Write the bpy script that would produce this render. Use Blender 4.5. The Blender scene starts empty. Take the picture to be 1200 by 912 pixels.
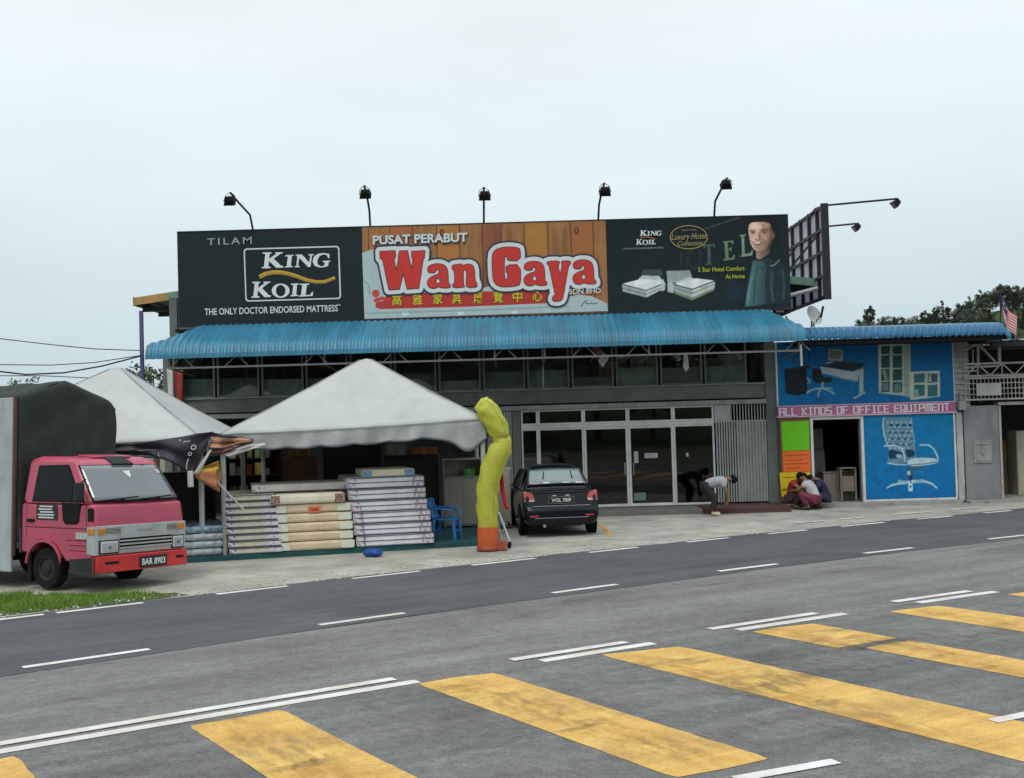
import bpy, math, random
from mathutils import Vector, Matrix, geometry
sin, cos, R = math.sin, math.cos, math.radians
scene = bpy.context.scene
COL = scene.collection

# ------------------------------------------------------------------ camera
CAM_H, FPX, PITCH, ROLL = 2.5, 1350.0, math.atan(36/1350), 0.0285
_c, _s = cos(ROLL), sin(ROLL)
_F = Vector((0, cos(PITCH), sin(PITCH))); _U = Vector((0, -sin(PITCH), cos(PITCH))); _X = Vector((1, 0, 0))
cam = bpy.data.objects.new('camera', bpy.data.cameras.new('camera')); COL.objects.link(cam)
_r, _u = _X*_c - _U*_s, _X*_s + _U*_c
cam.matrix_world = Matrix(((_r.x, _u.x, -_F.x, 0), (_r.y, _u.y, -_F.y, 0), (_r.z, _u.z, -_F.z, CAM_H), (0, 0, 0, 1)))
cam.data.sensor_width = 36; cam.data.lens = 36*FPX/1200; cam.data.clip_end = 2000; cam.data.clip_start = .1
scene.camera = cam

# ------------------------------------------------------------------ light
SUN_EL, SUN_AZ = 58, 200       # soft sun through the overcast, from behind the photographer
w = bpy.data.worlds.new('World'); scene.world = w; w.use_nodes = True
nt = w.node_tree; nt.nodes.clear()
out = nt.nodes.new('ShaderNodeOutputWorld')
sky = nt.nodes.new('ShaderNodeTexSky'); sky.sky_type = 'NISHITA'; sky.sun_disc = False
sky.sun_elevation = R(SUN_EL); sky.sun_rotation = R(SUN_AZ); sky.dust_density = 3; sky.air_density = 1.2
b1 = nt.nodes.new('ShaderNodeBackground'); b1.inputs[1].default_value = .08
nt.links.new(sky.outputs[0], b1.inputs[0])
tc = nt.nodes.new('ShaderNodeTexCoord'); sx = nt.nodes.new('ShaderNodeSeparateXYZ')
nt.links.new(tc.outputs['Generated'], sx.inputs[0])
ramp = nt.nodes.new('ShaderNodeValToRGB')
ramp.color_ramp.elements[0].position = 0.0; ramp.color_ramp.elements[0].color = (.54, .68, .745, 1)
ramp.color_ramp.elements[1].position = 1.0; ramp.color_ramp.elements[1].color = (1.25, 1.32, 1.36, 1)
for pos_, col_ in ((.10, (.69, .815, .87, 1)), (.20, (.86, .98, 1.01, 1)), (.31, (.94, 1.04, 1.06, 1)), (.5, (.97, 1.05, 1.08, 1))):
    e = ramp.color_ramp.elements.new(pos_); e.color = col_
nt.links.new(sx.outputs['Z'], ramp.inputs[0])
mp = nt.nodes.new('ShaderNodeMapping'); mp.inputs['Scale'].default_value = (1.2, 1.2, 4.0)
nt.links.new(tc.outputs['Generated'], mp.inputs[0])
nz = nt.nodes.new('ShaderNodeTexNoise'); nz.inputs['Scale'].default_value = 2.2; nz.inputs['Detail'].default_value = 5
nt.links.new(mp.outputs[0], nz.inputs['Vector'])
mr = nt.nodes.new('ShaderNodeMapRange'); mr.inputs['From Min'].default_value = .3; mr.inputs['From Max'].default_value = .7
mr.inputs['To Min'].default_value = .945; mr.inputs['To Max'].default_value = 1.045
nt.links.new(nz.outputs['Fac'], mr.inputs['Value'])
b2 = nt.nodes.new('ShaderNodeBackground'); nt.links.new(ramp.outputs[0], b2.inputs[0]); nt.links.new(mr.outputs[0], b2.inputs[1])
mx = nt.nodes.new('ShaderNodeMixShader'); mx.inputs[0].default_value = .88
nt.links.new(b1.outputs[0], mx.inputs[1]); nt.links.new(b2.outputs[0], mx.inputs[2]); nt.links.new(mx.outputs[0], out.inputs[0])
sl = bpy.data.lights.new('sun', 'SUN'); sl.energy = 1.2; sl.angle = R(25); sl.color = (1, .96, .9)
so = bpy.data.objects.new('sun', sl); COL.objects.link(so)
so.rotation_euler = (R(90-SUN_EL), 0, R(180-SUN_AZ+180))
so.rotation_euler = Vector((-sin(R(SUN_AZ))*cos(R(SUN_EL)), -cos(R(SUN_AZ))*cos(R(SUN_EL)), -sin(R(SUN_EL)))).to_track_quat('-Z', 'Y').to_euler()
vs = scene.view_settings
vs.view_transform = 'Standard'; vs.look = 'None'; vs.exposure = 0.0; vs.gamma = 1.0; vs.use_curve_mapping = False
scene.cycles.max_bounces = 7; scene.cycles.transparent_max_bounces = 12

# ------------------------------------------------------------------ helpers
def at(px, py, Y):
    """world point at depth Y behind pixel (px, py) of the 1200x912 survey photo"""
    u, v = px-600, py-456
    a, b = u*_c - v*_s, u*_s + v*_c
    d = _F*FPX + _X*a - _U*b
    return Vector((0, 0, CAM_H)) + d*(Y/d.y)
def gp(px, py, z=0.0):
    u, v = px-600, py-456
    a, b = u*_c - v*_s, u*_s + v*_c
    d = _F*FPX + _X*a - _U*b
    return Vector((0, 0, CAM_H)) + d*((z-CAM_H)/d.z)

class MB:
    def __init__(s): s.v = []; s.f = []; s.mi = []; s.m = 0
    def face(s, idx): s.f.append(tuple(idx)); s.mi.append(s.m)
    def box(s, x0, x1, y0, y1, z0, z1):
        n = len(s.v)
        s.v += [Vector(p) for p in ((x0,y0,z0),(x1,y0,z0),(x1,y1,z0),(x0,y1,z0),(x0,y0,z1),(x1,y0,z1),(x1,y1,z1),(x0,y1,z1))]
        for q in ((0,3,2,1),(4,5,6,7),(0,1,5,4),(1,2,6,5),(2,3,7,6),(3,0,4,7)): s.face([n+i for i in q])
        return s
    def bar(s, p, q, w, h=None, up=(0,0,1)):
        p, q = Vector(p), Vector(q); h = h or w
        d = (q-p).normalized(); up = Vector(up)
        if abs(d.dot(up)) > .98: up = Vector((0,1,0))
        a = d.cross(up).normalized()*(w/2); b = a.normalized().cross(d).normalized()*(h/2); n = len(s.v)
        for e in (p, q): s.v += [e-a-b, e+a-b, e+a+b, e-a+b]
        for k in ((0,1,2,3),(7,6,5,4),(0,4,5,1),(1,5,6,2),(2,6,7,3),(3,7,4,0)): s.face([n+i for i in k])
        return s
    def tube(s, pts, r, n=8, cap=True, flat=1.0):
        pts = [Vector(p) for p in pts]; rs = r if isinstance(r, (list, tuple)) else [r]*len(pts)
        b0 = len(s.v); ref = None
        for i, p in enumerate(pts):
            d = (pts[min(i+1, len(pts)-1)] - pts[max(i-1, 0)]).normalized()
            if ref is None:
                ref = Vector((0,0,1)) if abs(d.z) < .9 else Vector((0,1,0))
            a = (ref - d*ref.dot(d)).normalized(); ref = a; b = d.cross(a)
            for k in range(n):
                t = 2*math.pi*k/n
                s.v.append(p + (a*cos(t)*flat + b*sin(t))*rs[i])
        for i in range(len(pts)-1):
            for k in range(n):
                s.face([b0+i*n+k, b0+i*n+(k+1)%n, b0+(i+1)*n+(k+1)%n, b0+(i+1)*n+k])
        if cap:
            s.face([b0+k for k in range(n)][::-1]); s.face([b0+(len(pts)-1)*n+k for k in range(n)])
        return s
    def lathe(s, prof, c, axis, n=20):
        """prof: list of (radius, distance along axis)"""
        c = Vector(c); ax = Vector(axis).normalized()
        a = ax.orthogonal().normalized(); b = ax.cross(a); b0 = len(s.v)
        for r, t in prof:
            for k in range(n):
                g = 2*math.pi*k/n; s.v.append(c + ax*t + (a*cos(g)+b*sin(g))*max(r, 1e-4))
        for i in range(len(prof)-1):
            for k in range(n): s.face([b0+i*n+k, b0+i*n+(k+1)%n, b0+(i+1)*n+(k+1)%n, b0+(i+1)*n+k])
        s.face([b0+k for k in range(n)][::-1]); s.face([b0+(len(prof)-1)*n+k for k in range(n)])
        return s
    def grid(s, nu, nv, fn):
        b0 = len(s.v)
        for j in range(nv+1):
            for i in range(nu+1): s.v.append(Vector(fn(i/nu, j/nv)))
        for j in range(nv):
            for i in range(nu):
                k = b0+j*(nu+1)+i; s.face([k, k+1, k+nu+2, k+nu+1])
        return s
    def poly(s, pts):
        """flat, possibly concave polygon (3D points)"""
        pts = [Vector(p) for p in pts]; b0 = len(s.v); s.v += pts
        for t in geometry.tessellate_polygon([pts]): s.face([b0+i for i in t])
        return s
    def prism(s, pts, d):
        """polygon extruded along the vector d"""
        pts = [Vector(p) for p in pts]; d = Vector(d); n = len(pts); b0 = len(s.v)
        s.v += pts + [p+d for p in pts]
        for t in geometry.tessellate_polygon([pts]):
            s.face([b0+i for i in t]); s.face([b0+n+i for i in reversed(t)])
        for i in range(n): s.face([b0+i, b0+(i+1)%n, b0+n+(i+1)%n, b0+n+i])
        return s
    def ball(s, c, r, nu=12, nv=8):
        c = Vector(c); r = r if isinstance(r, (tuple, list)) else (r, r, r)
        return s.grid(nu, nv, lambda u, v: (c.x+r[0]*cos(2*math.pi*u)*sin(math.pi*(v*.998+.001)), c.y+r[1]*sin(2*math.pi*u)*sin(math.pi*(v*.998+.001)), c.z-r[2]*cos(math.pi*(v*.998+.001))))
    def xf(s, M):
        s.v = [M @ p for p in s.v]; return s
    def build(s, name, mat, parent=None, world=False, smooth=False, bevel=0, solid=0, sub=0, fixn=True):
        me = bpy.data.meshes.new(name); me.from_pydata([tuple(p) for p in s.v], [], s.f)
        for m in (mat if isinstance(mat, (list, tuple)) else [mat]): me.materials.append(m)
        me.polygons.foreach_set('material_index', s.mi)
        if fixn:
            import bmesh
            bm = bmesh.new(); bm.from_mesh(me)
            if smooth: bmesh.ops.remove_doubles(bm, verts=bm.verts, dist=1e-4)
            bmesh.ops.recalc_face_normals(bm, faces=bm.faces); bm.to_mesh(me); bm.free()
        if smooth:
            me.polygons.foreach_set('use_smooth', [True]*len(me.polygons))
            if smooth != 'all': me.set_sharp_from_angle(angle=R(38))
        o = bpy.data.objects.new(name, me); COL.objects.link(o)
        if parent:
            o.parent = parent
            if world: o.matrix_parent_inverse = MW[parent.name].inverted()
        if bevel:
            b = o.modifiers.new('bevel', 'BEVEL'); b.width = bevel; b.segments = 2; b.limit_method = 'ANGLE'; b.angle_limit = R(40)
        if sub:
            b = o.modifiers.new('sub', 'SUBSURF'); b.levels = sub; b.render_levels = sub
        if solid:
            b = o.modifiers.new('solid', 'SOLIDIFY'); b.thickness = solid; b.offset = 0
        return o
MW = {}
def thing(name, label, cat, loc=(0,0,0), rz=0, group=None, rx=0, ry=0):
    o = bpy.data.objects.new(name, None); COL.objects.link(o)
    o.empty_display_size = .3
    o.location = loc; o.rotation_euler = (rx, ry, rz)
    MW[o.name] = Matrix.Translation(loc) @ o.rotation_euler.to_matrix().to_4x4()
    o['label'] = label; o['category'] = cat
    if group: o['group'] = group
    return o
def tag(o, label, cat, group=None):
    o['label'] = label; o['category'] = cat
    if group: o['group'] = group
    return o
def kids(o): return [c for c in bpy.data.objects if c.parent is o]
def dup(o, loc, rz=None, label=None, parent=None, scale=None):
    c = o.copy(); COL.objects.link(c)
    if parent: c.parent = parent
    else:
        c.location = loc
        if rz is not None: c.rotation_euler = (0, 0, rz)
        if label: c['label'] = label
        if scale: c.scale = scale
    for k in kids(o): dup(k, None, parent=c)
    return c
def struct(o): o['kind'] = 'structure'; return o

# ------------------------------------------------------------------ materials
_mats = {}
def mat(name, c, rough=.6, metal=0.0, var=.18, scale=2.0, bump=0.0, bscale=30.0, spec=.5, coat=0.0, stretch=(1,1,1), c2=None, dirt=0.0, sheen=0, trans=0):
    if name in _mats: return _mats[name]
    m = bpy.data.materials.new(name); m.use_nodes = True; nt = m.node_tree; L = nt.links.new
    bs = nt.nodes['Principled BSDF']
    bs.inputs['Roughness'].default_value = rough; bs.inputs['Metallic'].default_value = metal
    bs.inputs['Specular IOR Level'].default_value = spec; bs.inputs['Coat Weight'].default_value = coat
    tc = nt.nodes.new('ShaderNodeTexCoord'); mp = nt.nodes.new('ShaderNodeMapping'); mp.inputs['Scale'].default_value = stretch
    L(tc.outputs['Object'], mp.inputs[0])
    n = nt.nodes.new('ShaderNodeTexNoise'); n.inputs['Scale'].default_value = scale; n.inputs['Detail'].default_value = 7; n.inputs['Roughness'].default_value = .62
    L(mp.outputs[0], n.inputs['Vector'])
    ra = nt.nodes.new('ShaderNodeMapRange'); ra.inputs['From Min'].default_value = .3; ra.inputs['From Max'].default_value = .7
    L(n.outputs['Fac'], ra.inputs['Value'])
    mixc = nt.nodes.new('ShaderNodeMix'); mixc.data_type = 'RGBA'
    cc = c2 or tuple(min(1, x*(1+var)) for x in c)
    lo = tuple(x*(1-var) for x in c)
    mixc.inputs[6].default_value = (*lo, 1); mixc.inputs[7].default_value = (*cc, 1)
    L(ra.outputs[0], mixc.inputs[0]); col = mixc.outputs[2]
    if dirt:
        n2 = nt.nodes.new('ShaderNodeTexNoise'); n2.inputs['Scale'].default_value = scale*2.7; n2.inputs['Detail'].default_value = 9
        mp2 = nt.nodes.new('ShaderNodeMapping'); mp2.inputs['Location'].default_value = (3, 7, 1); mp2.inputs['Scale'].default_value = (1, 1, .35)
        L(tc.outputs['Object'], mp2.inputs[0]); L(mp2.outputs[0], n2.inputs['Vector'])
        r2 = nt.nodes.new('ShaderNodeMapRange'); r2.inputs['From Min'].default_value = .5; r2.inputs['From Max'].default_value = .75
        r2.inputs['To Max'].default_value = dirt
        L(n2.outputs['Fac'], r2.inputs['Value'])
        m2 = nt.nodes.new('ShaderNodeMix'); m2.data_type = 'RGBA'; m2.inputs[7].default_value = (.09, .08, .065, 1)
        L(r2.outputs[0], m2.inputs[0]); L(col, m2.inputs[6]); col = m2.outputs[2]
    L(col, bs.inputs['Base Color'])
    rr = nt.nodes.new('ShaderNodeMapRange'); rr.inputs['To Min'].default_value = max(.02, rough-.08); rr.inputs['To Max'].default_value = min(1, rough+.1)
    L(n.outputs['Fac'], rr.inputs['Value']); L(rr.outputs[0], bs.inputs['Roughness'])
    if bump:
        nb = nt.nodes.new('ShaderNodeTexNoise'); nb.inputs['Scale'].default_value = bscale; nb.inputs['Detail'].default_value = 4
        L(tc.outputs['Object'], nb.inputs['Vector'])
        bp = nt.nodes.new('ShaderNodeBump'); bp.inputs['Strength'].default_value = bump; bp.inputs['Distance'].default_value = .02
        L(nb.outputs['Fac'], bp.inputs['Height']); L(bp.outputs[0], bs.inputs['Normal'])
    if trans:   # thin cloth that lets some light through
        tr = nt.nodes.new('ShaderNodeBsdfTranslucent'); L(col, tr.inputs[0])
        ms = nt.nodes.new('ShaderNodeMixShader'); ms.inputs[0].default_value = trans
        L(bs.outputs[0], ms.inputs[1]); L(tr.outputs[0], ms.inputs[2]); L(ms.outputs[0], nt.nodes['Material Output'].inputs[0])
    _mats[name] = m; return m
def glass(name, tint=(.5,.55,.55), ior=1.5, rough=.02, boost=1.0):
    if name in _mats: return _mats[name]
    m = bpy.data.materials.new(name); m.use_nodes = True; nt = m.node_tree; nt.nodes.clear(); L = nt.links.new
    o = nt.nodes.new('ShaderNodeOutputMaterial'); t = nt.nodes.new('ShaderNodeBsdfTransparent'); t.inputs[0].default_value = (*tint, 1)
    g = nt.nodes.new('ShaderNodeBsdfGlossy'); g.inputs['Roughness'].default_value = rough; g.inputs[0].default_value = (boost, boost, boost, 1)
    f = nt.nodes.new('ShaderNodeFresnel'); f.inputs[0].default_value = ior
    tc = nt.nodes.new('ShaderNodeTexCoord'); n = nt.nodes.new('ShaderNodeTexNoise'); n.inputs['Scale'].default_value = .9
    b = nt.nodes.new('ShaderNodeBump'); b.inputs['Strength'].default_value = .04; b.inputs['Distance'].default_value = .05
    L(tc.outputs['Object'], n.inputs['Vector']); L(n.outputs['Fac'], b.inputs['Height']); L(b.outputs[0], g.inputs['Normal'])
    ms = nt.nodes.new('ShaderNodeMixShader'); L(f.outputs[0], ms.inputs[0]); L(t.outputs[0], ms.inputs[1]); L(g.outputs[0], ms.inputs[2])
    L(ms.outputs[0], o.inputs[0]); _mats[name] = m; return m
def flatmat(c, rough=.5): 
    c = tuple(c); return mat('print_%03d_%03d_%03d' % tuple(int(x*999) for x in c), c, rough, var=.07, scale=5)
def srgb(r, g, b): return tuple(((x/255)/12.92 if x <= 10 else ((x/255+.055)/1.055)**2.4) for x in (r, g, b))

# flat printed artwork: polygons surveyed from one crop of the photo and laid on the plane of the board
def art(name, shapes, Y, parent, rect, y0=.004, step=.002):
    ox, oy, sc = rect; mb = MB(); ms = []; 
    for k, (c, pts) in enumerate(shapes):
        m = flatmat(c)
        if m not in ms: ms.append(m)
        mb.m = ms.index(m)
        mb.poly([(lambda p: (p.x, Y-y0-k*step, p.z))(at(ox+x/sc, oy+y/sc, Y)) for x, y in pts])
    return mb.build(name, ms, parent, world=True, fixn=False)
def ell(cx, cy, rx, ry, n=24, a0=0, a1=360, rot=0):
    return [(cx+rx*cos(R(a0+(a1-a0)*i/n))*cos(rot)-ry*sin(R(a0+(a1-a0)*i/n))*sin(rot), cy+rx*cos(R(a0+(a1-a0)*i/n))*sin(rot)+ry*sin(R(a0+(a1-a0)*i/n))*cos(rot)) for i in range(n if abs(a1-a0) >= 360 else n+1)]
def line(pts, wd, w2=None):
    """closed outline of a stroke of width wd along 2D pts"""
    l, r_ = [], []; n = len(pts)
    for i, (x, y) in enumerate(pts):
        x0, y0 = pts[max(i-1, 0)]; x1, y1 = pts[min(i+1, n-1)]; d = math.hypot(x1-x0, y1-y0) or 1
        k = (wd + ((w2 if w2 is not None else wd)-wd)*i/(n-1))/2; nx, ny = -(y1-y0)/d*k, (x1-x0)/d*k
        l.append((x+nx, y+ny)); r_.append((x-nx, y-ny))
    return l + r_[::-1]
def curve_mesh(splines, offset=0.0, bez=False):
    cu = bpy.data.curves.new('tmp', 'CURVE'); cu.dimensions = '2D'; cu.fill_mode = 'BOTH'; cu.offset = offset
    for pts in splines:
        sp = cu.splines.new('POLY'); sp.points.add(len(pts)-1)
        for q, (x, y) in zip(sp.points, pts): q.co = (x, y, 0, 1)
        sp.use_cyclic_u = True
    o = bpy.data.objects.new('tmp', cu); COL.objects.link(o)
    me = bpy.data.meshes.new_from_object(o.evaluated_get(bpy.context.evaluated_depsgraph_get()))
    vs_, fs = [v.co.copy() for v in me.vertices], [tuple(p.vertices) for p in me.polygons]
    bpy.data.objects.remove(o); bpy.data.curves.remove(cu); bpy.data.meshes.remove(me)
    return vs_, fs
def smooth2(pts, n=2):
    for _ in range(n):
        q = []
        for i in range(len(pts)):
            a, b = pts[i], pts[(i+1) % len(pts)]
            q += [(a[0]*.75+b[0]*.25, a[1]*.75+b[1]*.25), (a[0]*.25+b[0]*.75, a[1]*.25+b[1]*.75)]
        pts = q
    return pts
def text_mesh(s, bold=0.0, spacing=1.0, shear=0.0):
    cu = bpy.data.curves.new('tmp', 'FONT'); cu.body = s; cu.offset = bold; cu.space_character = spacing; cu.shear = shear; cu.resolution_u = 3
    o = bpy.data.objects.new('tmp', cu); COL.objects.link(o)
    me = bpy.data.meshes.new_from_object(o.evaluated_get(bpy.context.evaluated_depsgraph_get()))
    vs_, fs = [v.co.copy() for v in me.vertices], [tuple(p.vertices) for p in me.polygons]
    bpy.data.objects.remove(o); bpy.data.curves.remove(cu); bpy.data.meshes.remove(me)
    return vs_, fs
def text(s, pl, pr, hpx, Y, c, parent, name='lettering', bold=0.0, spacing=1.0, shear=0.0, y0=.006, cap=None, world=True):
    """lettering on the plane Y: left and right end of the baseline in photo pixels and the height of the letters"""
    v, f = text_mesh(s, bold, spacing, shear); a, b = at(*pl, Y), at(*pr, Y); H = hpx*Y/FPX
    x0, x1 = min(p.x for p in v), max(p.x for p in v); zc = cap or max(p.y for p in v)
    mb = MB(); mb.v = [Vector((a.x+(p.x-x0)/(x1-x0)*(b.x-a.x), Y-y0, a.z+(b.z-a.z)*(p.x-x0)/(x1-x0)+p.y/zc*H)) for p in v]
    mb.f = f; mb.mi = [0]*len(f)
    return mb.build(name, flatmat(c), parent, world=world, fixn=False)
def text3(s, origin, xdir, udir, width, height, m, parent, name='lettering', bold=0.0, spacing=1.0, world=False):
    """lettering centred at origin on any plane"""
    v, f = text_mesh(s, bold, spacing); xd, ud, o_ = Vector(xdir).normalized(), Vector(udir).normalized(), Vector(origin)
    x0, x1 = min(p.x for p in v), max(p.x for p in v); z0, z1 = min(p.y for p in v), max(p.y for p in v)
    mb = MB(); mb.v = [o_ + xd*((p.x-x0)/(x1-x0)-.5)*width + ud*((p.y-z0)/(z1-z0)-.5)*height for p in v]
    mb.f = f; mb.mi = [0]*len(f)
    return mb.build(name, m, parent, world=world, fixn=False)

def ring(o, i):
    return [[o[k], o[(k+1) % len(o)], i[(k+1) % len(i)], i[k]] for k in range(len(o))]
import numpy as np
def sdf_field(glyphs, x0, x1, z0, z1, h):
    """signed distance to a set of 2D glyphs (each a list of outlines, even-odd)"""
    nx, nz = int((x1-x0)/h)+1, int((z1-z0)/h)+1
    X, Z = np.meshgrid(x0+h*np.arange(nx), z0+h*np.arange(nz)); best = np.full(X.shape, 1e9)
    for g in glyphs:
        d = np.full(X.shape, 1e9); ins = np.zeros(X.shape, bool)
        for pts in g:
            for (ax, az), (bx, bz) in zip(pts, pts[1:]+pts[:1]):
                ex, ez = bx-ax, bz-az; L2 = ex*ex+ez*ez
                if L2 < 1e-12: continue
                t = np.clip(((X-ax)*ex+(Z-az)*ez)/L2, 0, 1); d = np.minimum(d, (X-ax-t*ex)**2+(Z-az-t*ez)**2)
                if abs(ez) > 1e-12: ins ^= ((az > Z) != (bz > Z)) & (X < ex*(Z-az)/ez+ax)
        d = np.sqrt(d); best = np.minimum(best, np.where(ins, -d, d))
    return best
def sdf_mesh(F, off, x0, z0, h, fn):
    """filled region F < off as a flat mesh"""
    V = F-off; mb = MB(); nz, nx = V.shape; ins = V < 0
    full = ins[:-1, :-1] & ins[1:, :-1] & ins[:-1, 1:] & ins[1:, 1:]; some = (ins[:-1, :-1] | ins[1:, :-1] | ins[:-1, 1:] | ins[1:, 1:]) & ~full
    def add(p): n = len(mb.v); mb.v.extend(Vector(fn(x0+h*a, z0+h*b)) for a, b in p); mb.face(range(n, n+len(p)))
    for j in range(nz-1):
        i = 0; row = full[j]
        while i < nx-1:
            if row[i]:
                k = i
                while k < nx-1 and row[k]: k += 1
                add([(i, j), (k, j), (k, j+1), (i, j+1)]); i = k
            else: i += 1
        for i in np.nonzero(some[j])[0]:
            c = [(i, j), (i+1, j), (i+1, j+1), (i, j+1)]; p = []
            for (a, b), (a2, b2) in zip(c, c[1:]+c[:1]):
                va, vb = V[b, a], V[b2, a2]
                if va < 0: p.append((a, b))
                if (va < 0) != (vb < 0): t = va/(va-vb); p.append((a+(a2-a)*t, b+(b2-b)*t))
            if len(p) > 2: add(p)
    return mb
def print_mat():
    if 'printed_picture' in _mats: return _mats['printed_picture']
    m = bpy.data.materials.new('printed_picture'); m.use_nodes = True; nt = m.node_tree; bs = nt.nodes['Principled BSDF']
    a = nt.nodes.new('ShaderNodeAttribute'); a.attribute_name = 'print'; nt.links.new(a.outputs['Color'], bs.inputs['Base Color'])
    bs.inputs['Roughness'].default_value = .6; bs.inputs['Specular IOR Level'].default_value = .2; _mats['printed_picture'] = m; return m
def picture(name, layers, X0, X1, Z0, Z1, Y, parent, rect, bg, step=.014, grain=.05, seed=1, y0=.004):
    """a printed picture: soft-edged inks composited on a fine sheet. layers: (rgb, outline, feather px[, (rgb2, p0, p1)])"""
    nx, nz = int((X1-X0)/step), int((Z1-Z0)/step); ox, oy, sc = rect
    X, Z = np.meshgrid(np.linspace(X0, X1, nx+1), np.linspace(Z0, Z1, nz+1))
    f = Y*_F.y+(Z-CAM_H)*_F.z; a = X/f*FPX; b = -(Y*_U.y+(Z-CAM_H)*_U.z)/f*FPX
    U_, V_ = ((a*_c+b*_s+600)-ox)*sc, ((-a*_s+b*_c+456)-oy)*sc
    rs = np.random.RandomState(seed); img = np.zeros(X.shape+(3,))
    g0, g1 = (bg, bg) if not isinstance(bg[0], tuple) else bg
    t = (V_-V_.min())/(V_.max()-V_.min())
    for k in range(3): img[..., k] = g0[k]*(1-t)+g1[k]*t
    for ly in layers:
        c, pts, fe = ly[0], ly[1], ly[2]*sc
        xs_, ys_ = [p[0] for p in pts], [p[1] for p in pts]; m = (U_ > min(xs_)-fe) & (U_ < max(xs_)+fe) & (V_ > min(ys_)-fe) & (V_ < max(ys_)+fe)
        if not m.any(): continue
        u, v = U_[m], V_[m]; d = np.full(u.shape, 1e12); ins = np.zeros(u.shape, bool)
        for (ax, ay), (bx, by) in zip(pts, pts[1:]+pts[:1]):
            ex, ey = bx-ax, by-ay; L2 = ex*ex+ey*ey
            if L2 < 1e-9: continue
            t_ = np.clip(((u-ax)*ex+(v-ay)*ey)/L2, 0, 1); d = np.minimum(d, (u-ax-t_*ex)**2+(v-ay-t_*ey)**2)
            if abs(ey) > 1e-9: ins ^= ((ay > v) != (by > v)) & (u < ex*(v-ay)/ey+ax)
        d = np.sqrt(d); d = np.where(ins, -d, d); al = np.clip(.5-d/fe, 0, 1); al = al*al*(3-2*al)
        if len(ly) > 3 and ly[3]:
            c2, p0, p1 = ly[3]; gx, gy = p1[0]-p0[0], p1[1]-p0[1]; q = np.clip(((u-p0[0])*gx+(v-p0[1])*gy)/(gx*gx+gy*gy), 0, 1); cc = [c[k]*(1-q)+c2[k]*q for k in range(3)]
        else: cc = c
        sub_ = img[m]
        for k in range(3): sub_[:, k] = sub_[:, k]*(1-al)+cc[k]*al
        img[m] = sub_
    n1 = rs.rand(*X.shape); n2 = np.kron(rs.rand(X.shape[0]//6+2, X.shape[1]//6+2), np.ones((6, 6)))[:X.shape[0], :X.shape[1]]
    for _ in range(3): n2 = (n2+np.roll(n2, 2, 0)+np.roll(n2, -2, 0)+np.roll(n2, 2, 1)+np.roll(n2, -2, 1))/5
    img *= (1+grain*(n1-.5)+grain*2*(n2-.5))[..., None]
    lin = np.clip(img/255, 0, 1); lin = np.where(lin <= .04045, lin/12.92, ((lin+.055)/1.055)**2.4)
    n = nx+1; me = bpy.data.meshes.new(name); vs_ = np.stack([X, np.full(X.shape, Y-y0), Z], -1).reshape(-1, 3)
    I, J = np.meshgrid(np.arange(nx), np.arange(nz)); k0 = (J*n+I).ravel(); fs = np.stack([k0, k0+1, k0+n+1, k0+n], 1)
    me.from_pydata(vs_.tolist(), [], fs.tolist()); at_ = me.color_attributes.new('print', 'FLOAT_COLOR', 'POINT')
    at_.data.foreach_set('color', np.concatenate([lin.reshape(-1, 3), np.ones((len(vs_), 1))], 1).astype(np.float32).ravel())
    me.materials.append(print_mat()); o = bpy.data.objects.new(name, me); COL.objects.link(o); o.parent = parent; o.matrix_parent_inverse = MW[parent.name].inverted(); return o
def s255(c):
    return tuple(255*(x*12.92 if x <= .0031308 else 1.055*x**(1/2.4)-.055) for x in c)
def soft(shapes, fe=.5): return [(s255(c), p, fe) for c, p in shapes]
# ------------------------------------------------------------------ ground, road, forecourt, markings
def fit(pts):
    n = len(pts); S = [sum(p[0]**k for p in pts) for k in range(5)]; T = [sum(p[1]*p[0]**k for p in pts) for k in range(3)]
    M = Matrix(((S[0], S[1], S[2]), (S[1], S[2], S[3]), (S[2], S[3], S[4]))); a = M.inverted() @ Vector(T)
    def y(x, a=a):
        xc = max(-8, min(11, x)); return a[0]+a[1]*xc+a[2]*xc*xc + (a[1]+2*a[2]*xc)*(x-xc)
    return y
EDGE = fit([tuple(gp(*q)[:2]) for q in ((65,719),(165,708),(253,697),(337,687),(414,677),(492,669),(553,662),(627,655),(690,647),(748,642),(805,636),(855,631),(900,626),(948,622),(1035,612),(1110,605))])
CENT = fit([tuple(gp(*q)[:2]) for q in ((30,781),(172,763),(373,734),(474,719),(647,694),(723,685),(841,669),(910,661),(1016,650),(1072,643),(1158,632),(1200,627))])
DBL = fit([tuple(gp(*q)[:2]) for q in ((0,877),(476,798),(617,774),(750,753),(849,739),(973,719),(1064,707),(1152,693))])
XS = [-160, -100, -60, -40, -30, -24, -20, -17] + [i*.75 for i in range(-20, 24)] + [18, 21, 25, 30, 40, 60, 100, 160]

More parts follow.
